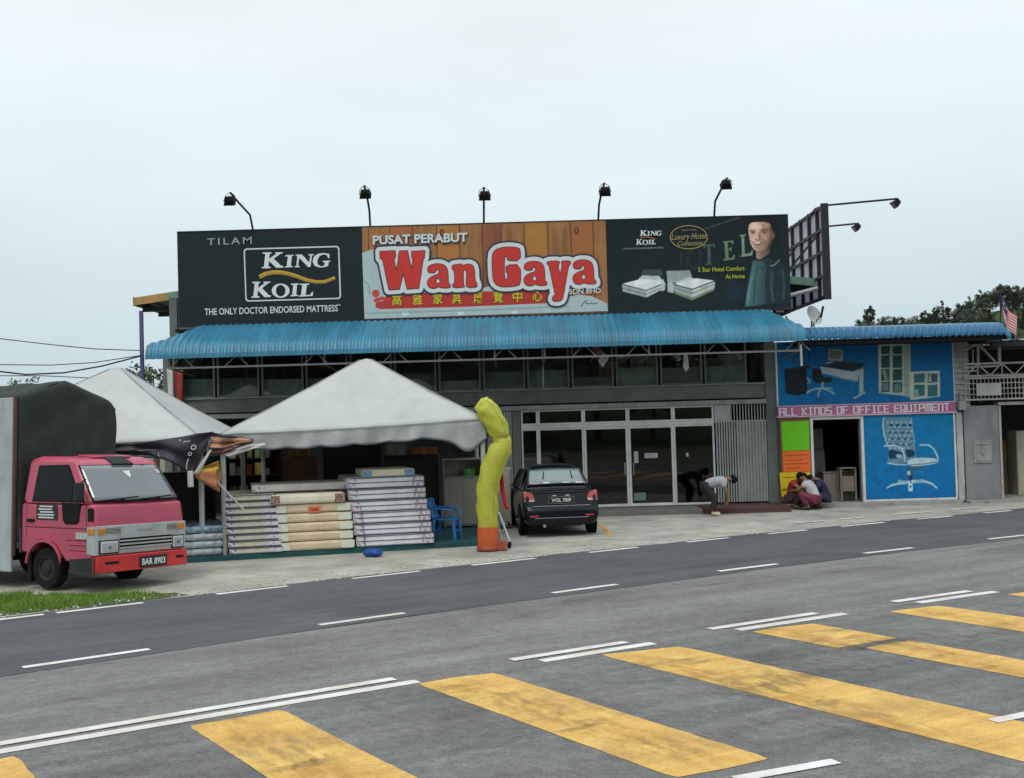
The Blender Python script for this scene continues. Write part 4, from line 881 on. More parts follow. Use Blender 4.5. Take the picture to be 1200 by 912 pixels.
for (x0, x1) in ((892, 958), (976, 1036)):
    for (y0, y1) in ((226, 282), (294, 366)): cab.append((srgb(60, 110, 116), [(x0, y0), (x1, y0-4), (x1, y1-6), (x0, y1)]))
cab += [(srgb(170, 180, 176), [(984, 236), (996, 230), (1000, 272), (980, 274)]), (srgb(70, 70, 90), [(1000, 230), (1014, 228), (1020, 268), (1006, 272)]), (srgb(140, 168, 170), [(896, 322), (920, 318), (920, 360), (896, 366)])]
picture('artwork', soft(desk, .9) + soft(cab, .7), 6.995, 11.595, 2.67, 4.335, OY-.02, mur, Z4, ((12, 94, 150), (16, 106, 164)), .0175, .07, 2)
nb = thing('name_board', 'long pink strip sign with white block capitals about office equipment', 'signboard', (9.3, OY-.05, 2.36))
mb = MB(); mb.box(6.95, 11.63, OY-.07, OY+.09, 2.385, 2.64); mb.build('panel', mat('pink_board', (.42, .13, .27), .5, var=.12, dirt=.1), nb, world=True)
for q in ((2.35, 2.384), (2.641, 2.662)): MB().box(6.93, 11.65, OY-.08, OY+.09, *q).build('edge_trim', mat('pale_pink_trim', (.6, .42, .5), .5), nb, world=True)
GRID = {'A': [[(0,0),(0,4)],[(0,4),(2,4)],[(2,4),(2,0)],[(0,2),(2,2)]], 'L': [[(0,4),(0,0)],[(0,0),(2,0)]], 'K': [[(0,0),(0,4)],[(.2,2),(2,4)],[(.2,2),(2,0)]], 'I': [[(1,0),(1,4)],[(.3,4),(1.7,4)],[(.3,0),(1.7,0)]],
        'N': [[(0,0),(0,4)],[(0,4),(2,4)],[(2,4),(2,0)]], 'D': [[(0,0),(0,4)],[(0,4),(1.7,4)],[(2,3.7),(2,.3)],[(1.7,0),(0,0)]], 'S': [[(0,4),(2,4)],[(0,2),(2,2)],[(0,0),(2,0)],[(0,4),(0,2)],[(2,2),(2,0)]], 'O': [[(0,0),(0,4)],[(2,0),(2,4)],[(0,0),(2,0)],[(0,4),(2,4)]],
        'F': [[(0,0),(0,4)],[(0,4),(2,4)],[(0,2),(1.6,2)]], 'C': [[(0,0),(0,4)],[(0,4),(2,4)],[(0,0),(2,0)]], 'E': [[(0,0),(0,4)],[(0,4),(2,4)],[(0,2),(1.7,2)],[(0,0),(2,0)]], 'Q': [[(0,0),(0,4)],[(2,.6),(2,4)],[(0,0),(1.4,0)],[(0,4),(2,4)],[(1.1,1.2),(2.2,-.5)]],
        'U': [[(0,0),(0,4)],[(2,0),(2,4)],[(0,0),(2,0)]], 'P': [[(0,0),(0,4)],[(0,4),(2,4)],[(0,1.8),(2,1.8)],[(2,1.8),(2,4)]], 'M': [[(0,0),(0,4)],[(2.4,0),(2.4,4)],[(1.2,0),(1.2,4)],[(0,4),(2.4,4)]], 'T': [[(1,0),(1,4)],[(0,4),(2,4)]]}
words = 'ALL KINDS OF OFFICE EQUIPMENT'; tot = sum(2.0 if c == ' ' else (3.35 if c == 'M' else 2.95) for c in words)-.95
A_, B_ = at(914, 487.2, OY-.07), at(1112, 481.0, OY-.07); u_ = (B_.x-A_.x)/tot; vz = 8.2*OY/FPX/4; cx = 0; mb = MB()
for c in words:
    if c == ' ': cx += 2.0; continue
    for (xa, ya), (xb, yb) in GRID[c]:
        k = 0 if ya == yb else 1; th = .30; P_, Q_ = Vector((xa, ya)), Vector((xb, yb)); d_ = (Q_-P_).normalized(); P_ -= d_*th; Q_ += d_*th; n_ = Vector((-d_.y, d_.x))*th*(1.15 if k else 1)
        f = lambda p: (A_.x+(cx+p.x)*u_, OY-.076-.0015*k, A_.z+(B_.z-A_.z)*(cx+p.x)/tot+p.y*vz); n = len(mb.v)
        mb.v += [Vector(f(p)) for p in (P_-n_, Q_-n_, Q_+n_, P_+n_)]; mb.face([n, n+1, n+2, n+3])
    cx += 3.35 if c == 'M' else 2.95
mb.build('lettering', flatmat(srgb(222, 214, 222)), nb, world=True, fixn=False)
cb = thing('mural_board', 'blue wall board picturing one silver quilted swivel armchair', 'signboard', (10.4, OY, .1))
mb = MB(); mb.box(9.205, 11.56, OY-.02, OY+.09, .14, 2.345); mb.build('panel', BLUEL, cb, world=True)
for q in ((9.2, 11.6, OY-.03, OY+.09, .085, .138), (11.562, 11.61, OY-.03, OY+.09, .14, 2.345)): MB().box(*q).build('edge_trim', ALU, cb, world=True)
Z5 = (1010, 480, 8.29); S1 = srgb(140, 172, 186); S2 = srgb(176, 202, 210); S3 = srgb(60, 92, 118); S4 = srgb(34, 58, 86)
ch = [(srgb(96, 136, 156), [(205, 78), (478, 75), (492, 130), (492, 200), (515, 320), (522, 470), (420, 520), (300, 528), (248, 515), (262, 420), (250, 340), (212, 240), (196, 160)]),
      (S2, line([(210, 78), (203, 160), (215, 240), (240, 320), (252, 360)], 12)), (S1, line([(480, 80), (490, 200), (512, 320)], 8))]
for r_, y in enumerate((155, 225, 288, 342)):
    for c_ in range(4 if r_ % 2 == 0 else 4): 
        x = 262+c_*62+(0 if r_ % 2 else 22)+r_*6
        if 235 < x < 490: ch.append((S3 if r_ else S4, smooth2([(x-22, y), (x, y-20), (x+22, y-2), (x+8, y+14), (x, y+6), (x-10, y+14)], 1)))
ch += [(S4, smooth2([(262, 382), (330, 400), (400, 420), (398, 470), (300, 480), (258, 480)], 1)), (S4, smooth2([(430, 380), (515, 400), (515, 455), (440, 470), (425, 420)], 1)), (S1, smooth2([(330, 430), (395, 440), (390, 475), (335, 470)], 1)),
       (S2, line([(212, 355), (320, 350), (385, 375), (410, 440), (418, 510)], 16)), (S2, line([(560, 345), (650, 345), (700, 385), (728, 440), (742, 485)], 15)),
       (S2, smooth2([(460, 480), (560, 466), (690, 470), (750, 492), (740, 520), (640, 540), (470, 556), (430, 520)], 1)), (S3, line([(450, 540), (600, 530), (735, 508)], 8)), (S2, line([(248, 520), (330, 534), (440, 536)], 12)),
       (S3, [(432, 560), (640, 545), (560, 580), (500, 600), (500, 700), (448, 700), (446, 600)]), (S2, [(440, 598), (470, 600), (470, 640), (440, 630)]), (S4, [(455, 640), (490, 640), (492, 712), (456, 712)]),
       (S2, line([(470, 705), (380, 715), (290, 735), (240, 765)], 30, 14)), (S2, line([(480, 700), (600, 695), (680, 720), (730, 765)], 30, 14)), (S1, line([(350, 690), (450, 712)], 22)), (S1, line([(595, 682), (500, 712)], 20)), (S2, [(450, 715), (492, 715), (495, 795), (452, 795)]), (S4, ell(473, 750, 9, 10, 10))]
tuft = []
for y in range(110, 400, 42):
    for x in range(250, 500, 44): tuft.append(((150, 182, 194), ell(x+(22 if (y//42) % 2 else 0)+(y-110)*.1, y+16, 13, 10, 12), 1.6))
picture('artwork', soft(ch[:3], .8) + [q for q in tuft if 232+(q[1][0][1]-100)*.06 < q[1][0][0] < 492+(q[1][0][1]-100)*.05] + soft(ch[3:], 1.1), 9.21, 11.555, .145, 2.34, OY-.02, cb, Z5, ((18, 120, 172), (14, 106, 168)), .0135, .07, 3)
nt_ = thing('notice_board', 'narrow brown door panel carrying bright paper posters', 'notice board', (7.4, OY, .3))
mb = MB(); mb.box(6.99, 7.795, OY-.03, OY+.09, .17, 2.345); mb.build('panel', mat('brown_panel', (.16, .075, .045), .6, dirt=.2), nt_, world=True, bevel=.006)
def poster(label, q, c, extra=(), lines=()):
    pts = [at(x, y, OY-.034) for x, y in q]; mb = MB(); mb.prism([(p.x, OY-.034, p.z) for p in pts], (0, -.003, 0))
    o = thing('poster', label, 'poster', ((pts[0].x+pts[2].x)/2, OY-.034, pts[2].z), group='paper posters beside the doorway'); mb.build('sheet', flatmat(c, .7), o, world=True)
    mb = MB()
    for a, b, wd in lines:
        A, B = at(*a, OY-.0385), at(*b, OY-.0385); mb.bar(A, B, .001, wd, (0, 0, 1))
    if lines: mb.build('writing', flatmat(tuple(x*.35 for x in c)), o, world=True)
poster('plain lime green poster on the brown panel', ((915.5, 494.5), (948, 493), (948.5, 527.5), (917, 528.5)), srgb(110, 200, 20))
poster('orange poster with handwritten lines on the brown panel', ((917, 529), (949.5, 528), (950, 552.5), (918, 553.5)), srgb(240, 110, 40), lines=[((920, 534), (946, 533), .02), ((921, 539.5), (940, 539), .02), ((920, 544), (947, 543), .02), ((921, 549), (938, 548.5), .02)])
poster('large yellow poster at the bottom of the brown panel', ((913.5, 554), (949.5, 553), (950, 580), (916, 582)), srgb(225, 190, 20), lines=[((918, 560), (938, 559), .025), ((917, 574), (930, 573.6), .06)])
# things just inside the doorway
mb = MB(); mb.box(8.3, 9.05, 31.0, 31.55, .08, .82); mb.box(8.28, 9.07, 30.98, 31.57, .822, .85)
o = mb.build('carton_cabinet', mat('cabinet_beige', (.27, .24, .19), .7, dirt=.3), bevel=.012); tag(o, 'low beige cabinet standing just inside the dark office doorway', 'cabinet')
mb = MB(); mb.box(8.62, 8.67, 30.55, 30.6, .085, .95); mb.box(9.0, 9.05, 30.55, 30.6, .085, .95); mb.box(8.62, 9.05, 30.52, 30.92, .951, .98); mb.box(8.62, 8.67, 30.85, 30.9, .085, .95); mb.box(9.0, 9.05, 30.85, 30.9, .085, .95); mb.box(8.68, 8.99, 30.56, 30.86, .35, .75)
o = mb.build('side_table', mat('dull_wood', (.19, .16, .12), .6), bevel=.006); tag(o, 'small dull brown side table in the office doorway before the low cabinet', 'table')
t = thing('office_chair', 'grey high-back office chair standing in the dark office doorway', 'chair', (8.35, 31.9, .08))
mb = MB(); mb.grid(6, 8, lambda u, v: (-.24+.48*u, .05*cos((u-.5)*3)+.12*v*v-.05, .62+.75*v)); mb.build('backrest', mat('grey_fabric', (.26, .27, .27), .8), t, solid=.06, smooth='all')
mb = MB(); mb.box(-.25, .25, -.5, 0, .46, .54); mb.build('seat', mat('grey_fabric', (.26, .27, .27), .8), t, bevel=.03)
mb = MB(); mb.tube([(0, -.25, .05), (0, -.25, .46)], .03)
for k in range(5): mb.bar((0, -.25, .08), (.28*cos(k*1.256), -.25+.28*sin(k*1.256), .04), .04)
mb.build('swivel_base', DARKST, t)
mb = MB(); mb.box(7.95, 8.75, 32.6, 32.7, .08, 2.0); o = mb.build('leaning_panel', mat('white_laminate', (.45, .45, .44), .4), bevel=.005); tag(o, 'tall white panel standing at the back of the office doorway', 'panel')

# ------------------------------------------------------------------ neighbouring open workshop
ws = thing('workshop', 'open grey workshop with cream steel trusses at the right edge', 'building', (14, 34, 0))
def wp(name, mb, m, **k): return mb.build(name, m, ws, world=True, **k)
GY = 30.25
mb = MB(); mb.box(11.83, 12.74, GY, GY+.3, 0, 2.52); wp('pier', mb, mat('grey_painted_pier', (.2, .215, .225), .7, dirt=.45, scale=1.3), bevel=.01)
mb = MB(); mb.box(12.05, 12.52, GY-.03, GY, 1.02, 1.62); wp('pier_plate', mb, mat('pier_plate_paint', (.26, .275, .28), .6, dirt=.5), bevel=.008)
mb = MB(); mb.box(12.10, 12.46, GY-.045, GY-.031, 1.5, 1.56); mb.box(12.12, 12.44, GY-.045, GY-.031, 1.08, 1.12); mb.lathe([(.05, 0), (.05, .03)], (12.27, GY-.031, 1.3), (0, -1, 0), 10); wp('plate_fitting', mb, STEEL)
mb = MB(); mb.box(12.745, 12.80, GY-.02, GY+.3, .05, 2.5); mb.box(12.745, 30, GY-.03, GY+.3, 2.52, 2.6); wp('door_frame', mb, CREAMST)
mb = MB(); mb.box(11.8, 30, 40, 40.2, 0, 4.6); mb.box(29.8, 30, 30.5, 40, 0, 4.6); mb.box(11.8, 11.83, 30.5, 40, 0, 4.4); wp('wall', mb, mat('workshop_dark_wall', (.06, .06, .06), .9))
mb = MB(); mb.grid(160, 1, lambda u, v: (12.35+17.8*u, 29.6+10.8*v, 4.18+.5*v+(.03 if int(round(u*160)) % 4 in (1, 2) else 0))); wp('roof', mb, mat('teal_grey_roof', (.22, .31, .31), .6, dirt=.3), fixn=False, solid=.01)
mb = MB(); mb.box(12.35, 30, 29.62, 29.7, 4.02, 4.14); wp('eave_beam', mb, DARKST)
mb = MB(); mb.box(11.8, 30, 29.9, 40, -.02, .05); wp('floor_slab', mb, CONC)
def chord(a, b, w_=.05): return (at(*a, GY), at(*b, GY), w_)
mb = MB()
for a, b, w_ in (chord((1130, 431), (1169, 429)), chord((1146, 404), (1146, 430)), chord((1171, 395), (1171, 429), .07), chord((1147, 404), (1168, 426)), chord((1130, 410), (1146, 404), .04), chord((1129, 436), (1146, 434.5), .04),
                  chord((1140, 410), (1140, 436), .03), chord((1130, 412), (1130, 437), .03)): mb.bar(a, b, w_)
wp('bracket_truss', mb, CREAMST)
mb = MB(); z1, z2, z3, z4 = 3.62, 3.30, 3.04, 2.66
mb.bar((11.85, GY-.05, z1), (30, GY-.05, z1), .05); mb.bar((11.85, GY-.05, z2), (30, GY-.05, z2), .05)
k = 0; x = 11.9
while x < 29.4: mb.bar((x, GY-.05, z2), (x+.32, GY-.05, z1), .03); mb.bar((x+.32, GY-.05, z1), (x+.64, GY-.05, z2), .03); mb.bar((x+.32, GY-.05, z1), (x+.32, GY-.05, z2), .025); x += .64
wp('lattice_truss', mb, CREAMST)
mb = MB()
for z in (2.68, 2.82, 2.96, 3.1, 3.24): mb.bar((11.85, GY-.08, z), (30, GY-.08, z), .02 if 2.7 < z < 3.2 else .045)
x = 11.88
while x < 16: mb.bar((x, GY-.08, 2.68), (x, GY-.08, 3.24), .016); x += .1
wp('mesh_railing', mb, CREAMST)
mb = MB(); mb.box(12.15, 12.8, GY-.11, GY-.095, 2.78, 3.1); wp('railing_plate', mb, mat('plate_grey', (.42, .43, .42), .6, dirt=.3))
mb = MB()
for x in (13.0, 15.5, 18): mb.bar((x, 32, 2.6), (x, 32, 4.6), .08)
for z in (3.4, 4.1): mb.bar((12, 32.2, z), (29, 32.2, z), .07)
wp('inner_frame', mb, mat('rusty_frame', (.13, .11, .09), .8))
t = thing('steel_locker', 'tall cream steel cupboard inside the dark workshop opening', 'locker', (14.12, 31.6, .05))
mb = MB(); mb.box(-.35, .7, 0, .6, 0, 1.75); mb.build('body', mat('cream_locker', (.5, .46, .36), .5, dirt=.2), t, bevel=.015)
mb = MB(); mb.box(-.33, .165, -.015, -.002, .06, 1.7); mb.box(.185, .68, -.015, -.002, .06, 1.7); mb.build('door', mat('cream_locker', (.5, .46, .36), .5), t, bevel=.004)
mb = MB(); mb.box(.1, .13, -.04, -.016, .8, .95); mb.build('handle', DARKST, t)
mb = MB(); mb.box(13.5, 13.62, 31.9, 32.3, .05, 1.5); mb.box(13.49, 13.63, 31.88, 32.32, 1.5, 1.53); o = mb.build('timber_board', mat('brown_timber', (.12, .07, .04), .8), bevel=.005); tag(o, 'dark brown timber board leaning beside the cream cupboard', 'board')

# dish, flag, cables
t = thing('satellite_dish', 'pale satellite dish on the blue tiled roof under the side billboard', 'satellite dish', at(953, 385, 31))
c_ = at(952, 371, 31); ax = Vector((.55, -.75, .35)).normalized()
mb = MB(); mb.lathe([(.02, 0), (.12, .012), (.21, .04), (.275, .075), (.28, .085), (.21, .055), (.12, .025), (.02, .014)], c_, ax, 24); mb.build('reflector', mat('dish_grey', (.5, .51, .5), .4, dirt=.2), t, world=True, smooth=True)
mb = MB(); mb.tube([c_-Vector((0, 0, .26)), c_+ax*.3-Vector((0, 0, .1))], .014); mb.tube([c_+ax*.3-Vector((0, 0, .16)), c_+ax*.36+Vector((.03, 0, .12))], .03); mb.build('feed_arm', BLACK, t, world=True)
mb = MB(); mb.tube([at(951, 390, 31.05), c_-ax*.02], .025); mb.tube([at(951, 390, 31.05)+Vector((.12, 0, 0)), c_-ax*.02], .015); mb.build('mast', STEEL, t, world=True)
fp0 = at(1172.5, 406, 29.3); fp1 = at(1172.3, 337, 29.3)
t = thing('flag', 'striped red and white flag with blue corner hanging limp from a pole', 'flag', fp0)
mb = MB(); mb.tube([fp0, fp1], .018, 8); mb.ball(fp1, .03, 8, 6); mb.build('pole', DARKST, t, world=True)
mb = MB(); top = at(1173, 345, 29.29)
def flagp(u, v): return (top.x-.03+.36*u+.04*v+.03*sin(u*9+v*2), top.y-.03+.07*sin(u*11+v*3)*min(1, u*3), top.z-.62*v-.72*u+.14*u*u)
nu, nv = 28, 28; b0 = len(mb.v); mb.grid(nu, nv, flagp)
for j in range(nv):
    for i in range(nu):
        u, v = (i+.5)/nu, (j+.5)/nv; mb.mi[j*nu+i] = 0 if (u < .5 and v < .57) else (1 if int(v*14) % 2 == 0 else 2)
        if u < .5 and v < .57 and ((.07 < math.hypot((u-.17)*1.6, v-.28) < .13 and u < .2) or math.hypot((u-.31)*1.6, v-.28) < .07): mb.mi[j*nu+i] = 3
mb.build('cloth', [flatmat(srgb(28, 38, 110)), flatmat(srgb(190, 30, 40)), flatmat(srgb(225, 222, 220)), flatmat(srgb(230, 190, 30))], t, world=True, fixn=False, smooth='all', solid=.003)
pole_top = Vector((-19.5, 27.5, 6.3))
CAB = mat('cable_black', (.03, .03, .035), .6)
for lb, pts, r_ in (('highest overhead cable, bowed and running left from the corner post', ((-200, 372), (-60, 391), (0, 397), (60, 404), (110, 409), (166, 411)), .012),
                   ('second overhead cable, rising gently to the corner post', ((-200, 416), (-60, 427), (0, 427.5), (60, 428), (110, 425), (166, 416.5)), .012),
                   ('thick overhead cable dipping and rising to the corner post', ((-200, 414), (-60, 429), (0, 435.5), (30, 439), (75, 437), (120, 429), (166, 417)), .02),
                   ('lowest overhead cable passing behind the white tent peak', ((-200, 436), (-60, 440), (0, 440.5), (50, 440.5), (104, 443), (180, 449)), .011)):
    mb = MB(); n = len(pts); mb.tube([at(x, y, 27.5+3.4*i/(n-1)) for i, (x, y) in enumerate(pts)], r_, 6); tag(mb.build('overhead_cable', CAB), lb, 'cable', 'overhead cables at the left')
t = thing('utility_pole', 'concrete utility pole carrying the overhead cables', 'utility pole', (at(-200, 400, 27.5).x, 27.5, 0))
mb = MB(); mb.tube([(0, 0, -.05), (0, 0, 7.5)], [.16, .11], 12); mb.build('shaft', CONC, t, smooth=True); mb = MB(); mb.box(-.6, .6, -.16, -.11, 6.4, 6.5); mb.build('crossarm', STEEL, t)

# ------------------------------------------------------------------ trees and hills
LEAF = [mat('leaf_dark', (.044, .064, .044), .75, var=.35, scale=.5, trans=.15), mat('leaf_mid', (.06, .088, .048), .75, var=.35, scale=.5, trans=.15), mat('leaf_light', (.09, .125, .06), .75, var=.3, scale=.5, trans=.15)]  # greens paled towards grey, haze over the hill put into the leaf colour
BARK = mat('bark', (.09, .07, .05), .9, bump=.5)
def crown_mb(seed, H, rx, rz, clumps, leaves, ls, cz, sparse=0, tone=(0, 0, 1, 1, 2)):
    rg = random.Random(seed); mb = MB(); cs = []
    for i in range(clumps):
        th, ph = rg.uniform(0, 6.283), math.acos(rg.uniform(-.75, 1)); rr = rg.uniform(.35, 1)**.6
        cs.append((Vector((rx*rr*cos(th)*sin(ph), rx*rr*sin(th)*sin(ph), cz+rz*rr*cos(ph))), rg.uniform(.16, .36)*rx, rg.choice(tone)))
    for c, r_, tn in cs:
        for j in range(leaves):
            d = Vector((rg.gauss(0, 1), rg.gauss(0, 1), rg.gauss(0, .8))).normalized()*r_*rg.uniform(.3, 1)**.5; p = c+d
            a = Vector((rg.gauss(0, 1), rg.gauss(0, 1), rg.gauss(0, .6))).normalized(); b = a.orthogonal().normalized(); s_ = ls*rg.uniform(.6, 1.3); n = len(mb.v)
            mb.v += [p-a*s_, p-b*s_*.45, p+a*s_, p+b*s_*.45]; mb.m = tn if rg.random() < .8 else min(2, tn+1); mb.face([n, n+1, n+2, n+3])
    return mb, cs
def tree(label, seed, H, rx, rz, loc, clumps=46, leaves=30, ls=.2, group=None, tone=(0, 0, 1, 1, 2), name='tree'):
    t = thing(name, label, 'tree', loc, group=group); mb, cs = crown_mb(seed, H, rx, rz, clumps, leaves, ls, H-rz, tone=tone); mb.build('crown', LEAF, t, fixn=False)
    rg = random.Random(seed); mb = MB(); mb.tube([(0, 0, -.3), (.05*H*.2, 0, H*.3), (0, .03*H*.2, H*.6), (0, 0, H*.9)], [H*.03, H*.024, H*.015, H*.004], 8)
    for c, r_, _ in cs[::3]: z0 = rg.uniform(.3, .65)*H; mb.tube([(0, 0, z0), ((c.x)*.5, c.y*.5, (z0+c.z)/2+.1), tuple(c)], [H*.01, H*.006, H*.002], 5)
    mb.build('trunk', BARK, t); return t
HX0 = 78
def hillz(x, y): 
    k = max(0, min(1, (y-205)/85)); k = k*k*(3-2*k); e = max(0, min(1, (x-60)/30))
    r_ = 18.6+(x-92)*.205+1.3*sin(x*.16)+.8*sin(x*.41+1)
    return -.3+k*e*r_*(1 if y < 300 else max(0, 1-(y-300)/150))
mb = MB(); mb.grid(60, 40, lambda u, v: (50+u*170, 200+v*230, hillz(50+u*170, 200+v*230)))
struct(mb.build('hill', mat('hill_scrub', (.05, .085, .03), .95, var=.45, scale=.25, bump=.6, bscale=1.5), smooth='all', fixn=False))
protos = [tree('dark bushy tree on the wooded hill at the right', 11+i, H, rx, rz, (0, 0, 0), 44, 70, .19, 'trees on the wooded hill', tone=tn) for i, (H, rx, rz, tn) in enumerate(((7, 2.4, 2.6, (0, 0, 1)), (8.5, 2.2, 3.4, (0, 0, 0, 1)), (6, 2.7, 2.2, (0, 1, 1, 2)), (9.5, 1.7, 2.4, (0, 0, 1))))]
rg = random.Random(21); first = [True]*4
for Y, x0, x1, st in ((300, 86, 150, 2.6), (290, 87, 150, 2.8), (279, 92, 150, 3.0), (268, 96, 146, 3.4), (257, 102, 140, 4.2), (246, 100, 136, 4.8), (235, 98, 130, 5.5)):
    x = x0
    while x < x1:
        i = rg.choice((0, 0, 1, 2, 3) if Y > 285 else (0, 0, 1, 2, 2)); yy = Y+rg.uniform(-4, 4); loc = (x, yy, hillz(x, yy)-.2); s_ = rg.uniform(.62, 1.0)
        if first[i]: o = protos[i]; o.location = loc; o.scale = (s_, s_, s_); first[i] = False
        else: o = dup(protos[i], loc, rg.uniform(0, 6.28), scale=(s_, s_, s_*rg.uniform(.9, 1.15)))
        x += st*rg.uniform(.7, 1.35)
for i in range(4):
    if first[i]: protos[i].location = (150, 300, 20)
tree('leafy green tree behind the white tent by the corner post', 31, 4.75, 1.4, 1.0, (-12.75, 41, 0), 30, 60, .10)
tree('thin wispy treetop far behind the grey truck cover', 33, 5.6, 1.0, .6, (-25.1, 60, 0), 6, 18, .10)
# wooded bank across the road behind the photographer: it is what the shop glass and car windows mirror
mb = MB(); mb.grid(60, 20, lambda u, v: (-130+260*u, -30-50*v, -.1+13*(v*v*(3-2*v))*(.8+.25*sin(u*17)+.12*sin(u*41))))
struct(mb.build('hill', mat('hill_scrub', (.05, .085, .03), .95), smooth='all', fixn=False))
t0 = tree('tall dark roadside tree on the bank opposite the shops', 41, 11, 3.6, 4.2, (-40, -34, 0), 50, 34, .42, 'trees on the bank opposite the shops', tone=(0, 0, 1))
for k in range(15): x = -34+k*5.2+rg.uniform(-1, 1); s_ = rg.uniform(.75, 1.15); dup(t0, (x, -32-rg.uniform(0, 7), 0), rg.uniform(0, 6), scale=(s_, s_, s_))
# ------------------------------------------------------------------ canopies
CLOTH = mat('white_canopy', (.50, .525, .52), .75, var=.07, scale=1.0, dirt=.12, trans=.12, bump=.25, bscale=9)
VAL = mat('grey_valance', (.40, .425, .425), .8, var=.2, scale=1.5, dirt=.25, trans=.1, bump=.3, bscale=12)
POLE = mat('pipe_grey', (.40, .42, .41), .45, .1, dirt=.35)
def tent(label, FLc, FRc, dep, zl, zr, apex, droop=0.0, poles=(0, 1, 2, 3)):
    FLc, FRc = Vector((*FLc, 0)), Vector((*FRc, 0)); d = (FRc-FLc).normalized(); nrm = Vector((-d.y, d.x, 0))
    c = [FLc+Vector((0,0,zl)), FRc+Vector((0,0,zr)), FRc+nrm*dep+Vector((0,0,zr)), FLc+nrm*dep+Vector((0,0,zl))]; ap = Vector(apex)
    t = thing('canopy_tent', label, 'tent', ((c[0]+c[2])/2)*Vector((1, 1, 0)) if False else ((c[0].x+c[2].x)/2, (c[0].y+c[2].y)/2, 0))
    mb = MB()
    for k in range(4):
        a, b = c[k], c[(k+1) % 4]
        def f(u, v, a=a, b=b, k=k):
            p = (a*(1-u)+b*u)*(1-v)+ap*v; s_ = sin(math.pi*min(1, v*1.05))
            p.z -= .025*s_ + .03*sin(math.pi*u)*(1-v)**3 - .007*sin(u*31+k)*(1-v)*s_ - .005*sin(v*17+u*23) - .012*abs(sin(u*19+v*3+k))*(1-v)**2 - .008*sin((u-.5)*60)*v*(1-v)
            if v > .97: p.z -= (v-.97)*1.2
            return p
        mb.grid(24, 20, f)
    mb.build('canopy', CLOTH, t, world=True, smooth=True, fixn=True, solid=.004)
    for k in range(4):
        a, b = c[k], c[(k+1) % 4]; mb = MB(); dd = (b-a).normalized(); n_ = Vector((dd.y, -dd.x, 0)); rg = random.Random(k+int(FLc.x*10))
        ph = rg.uniform(0, 6)
        def g(u, v, a=a, b=b, n_=n_, ph=ph, k=k):
            p = a*(1-u)+b*u; dl = .27+.035*abs(sin(u*25))+.02*sin(u*5+ph)
            if k == 0 and droop: dl += droop*math.exp(-((u-.93)/.07)**2)
            p = p + n_*(.03+.04*v*sin(u*62+ph+v)+.02*v*sin(u*17+v*2)); p.z -= .01+dl*v + .03*sin(math.pi*u); return p
        mb.grid(90, 6, g); mb.build('valance', VAL, t, world=True, smooth='all', fixn=False, solid=.003)
        hm = MB(); hm.tube([Vector(g(i/90, 1.0))+n_*.012 for i in range(91)], .011, 5)
        hm.build('hem_cord', mat('dark_hem', (.05, .06, .08), .8), t, world=True)
        hm = MB(); hm.tube([Vector(g(i/60, 0.0))+n_*.02+Vector((0, 0, .012)) for i in range(61)], .009, 5); hm.build('eave_cord', mat('eave_grey', (.22, .24, .25), .8), t, world=True)
        hm = MB(); hm.tube([(a*(1-i/20)+ap*(i/20))+Vector((0, 0, .008-.03*(i/20 > .97)-.025*sin(math.pi*min(1, i/20*1.05)))) for i in range(20)], .012, 6); hm.build('ridge_seam', mat('seam_grey', (.3, .32, .32), .8), t, world=True)
    for k in poles:
        p = c[k]; q = ap-p; i_ = Vector((q.x, q.y, 0)).normalized()*.10; mb = MB(); mb.tube([(p.x+i_.x, p.y+i_.y, .02), (p.x+i_.x, p.y+i_.y, p.z+.02)], .05, 14); o = mb.build('pole', POLE, t, world=True, smooth=True)
        mb = MB(); mb.box(p.x+i_.x-.11, p.x+i_.x+.11, p.y+i_.y-.11, p.y+i_.y+.11, -.01, .02); mb.build('foot_plate', POLE, o, world=False).matrix_parent_inverse = MW[t.name].inverted() @ MW[t.name]
    mb = MB()
    for k in range(4): mb.tube([c[k]*.97+c[(k+2) % 4]*.03-Vector((0,0,.07)), c[(k+1) % 4]*.97+c[(k+3) % 4]*.03-Vector((0,0,.07))], .025, 8); mb.tube([c[k]*.97+c[(k+2) % 4]*.03-Vector((0,0,.07)), ap-Vector((0,0,.12))], .022, 8)
    mb.build('roof_frame', POLE, t, world=True); return t
tent('white peaked canopy tent over the mattress stacks, right of the truck', (-5.62, 21.95), (-.52, 22.25), 5.0, 2.37, 2.53, (-3.1, 24.6, 3.93), .30, (0, 1, 2, 3))
tent('white peaked canopy tent behind the grey truck cover', (-10.95, 21.5), (-5.88, 21.85), 5.0, 2.3, 2.3, (-8.35, 24.4, 3.88))

# platform
PZ = .09
mb = MB(); mb.prism([(-6.45, 21.58, -.02), (-.42, 23.3, -.02), (-.42, 30.3, -.02), (-8.9, 30.3, -.02), (-8.9, 22.0, -.02)], (0, 0, PZ+.02))
o = mb.build('display_platform', mat('teal_carpet', (.012, .075, .08), .9, var=.3, scale=4, dirt=.25), bevel=.008); tag(o, 'low teal carpeted platform on the ground under the white tents', 'platform')
PA = R(14)
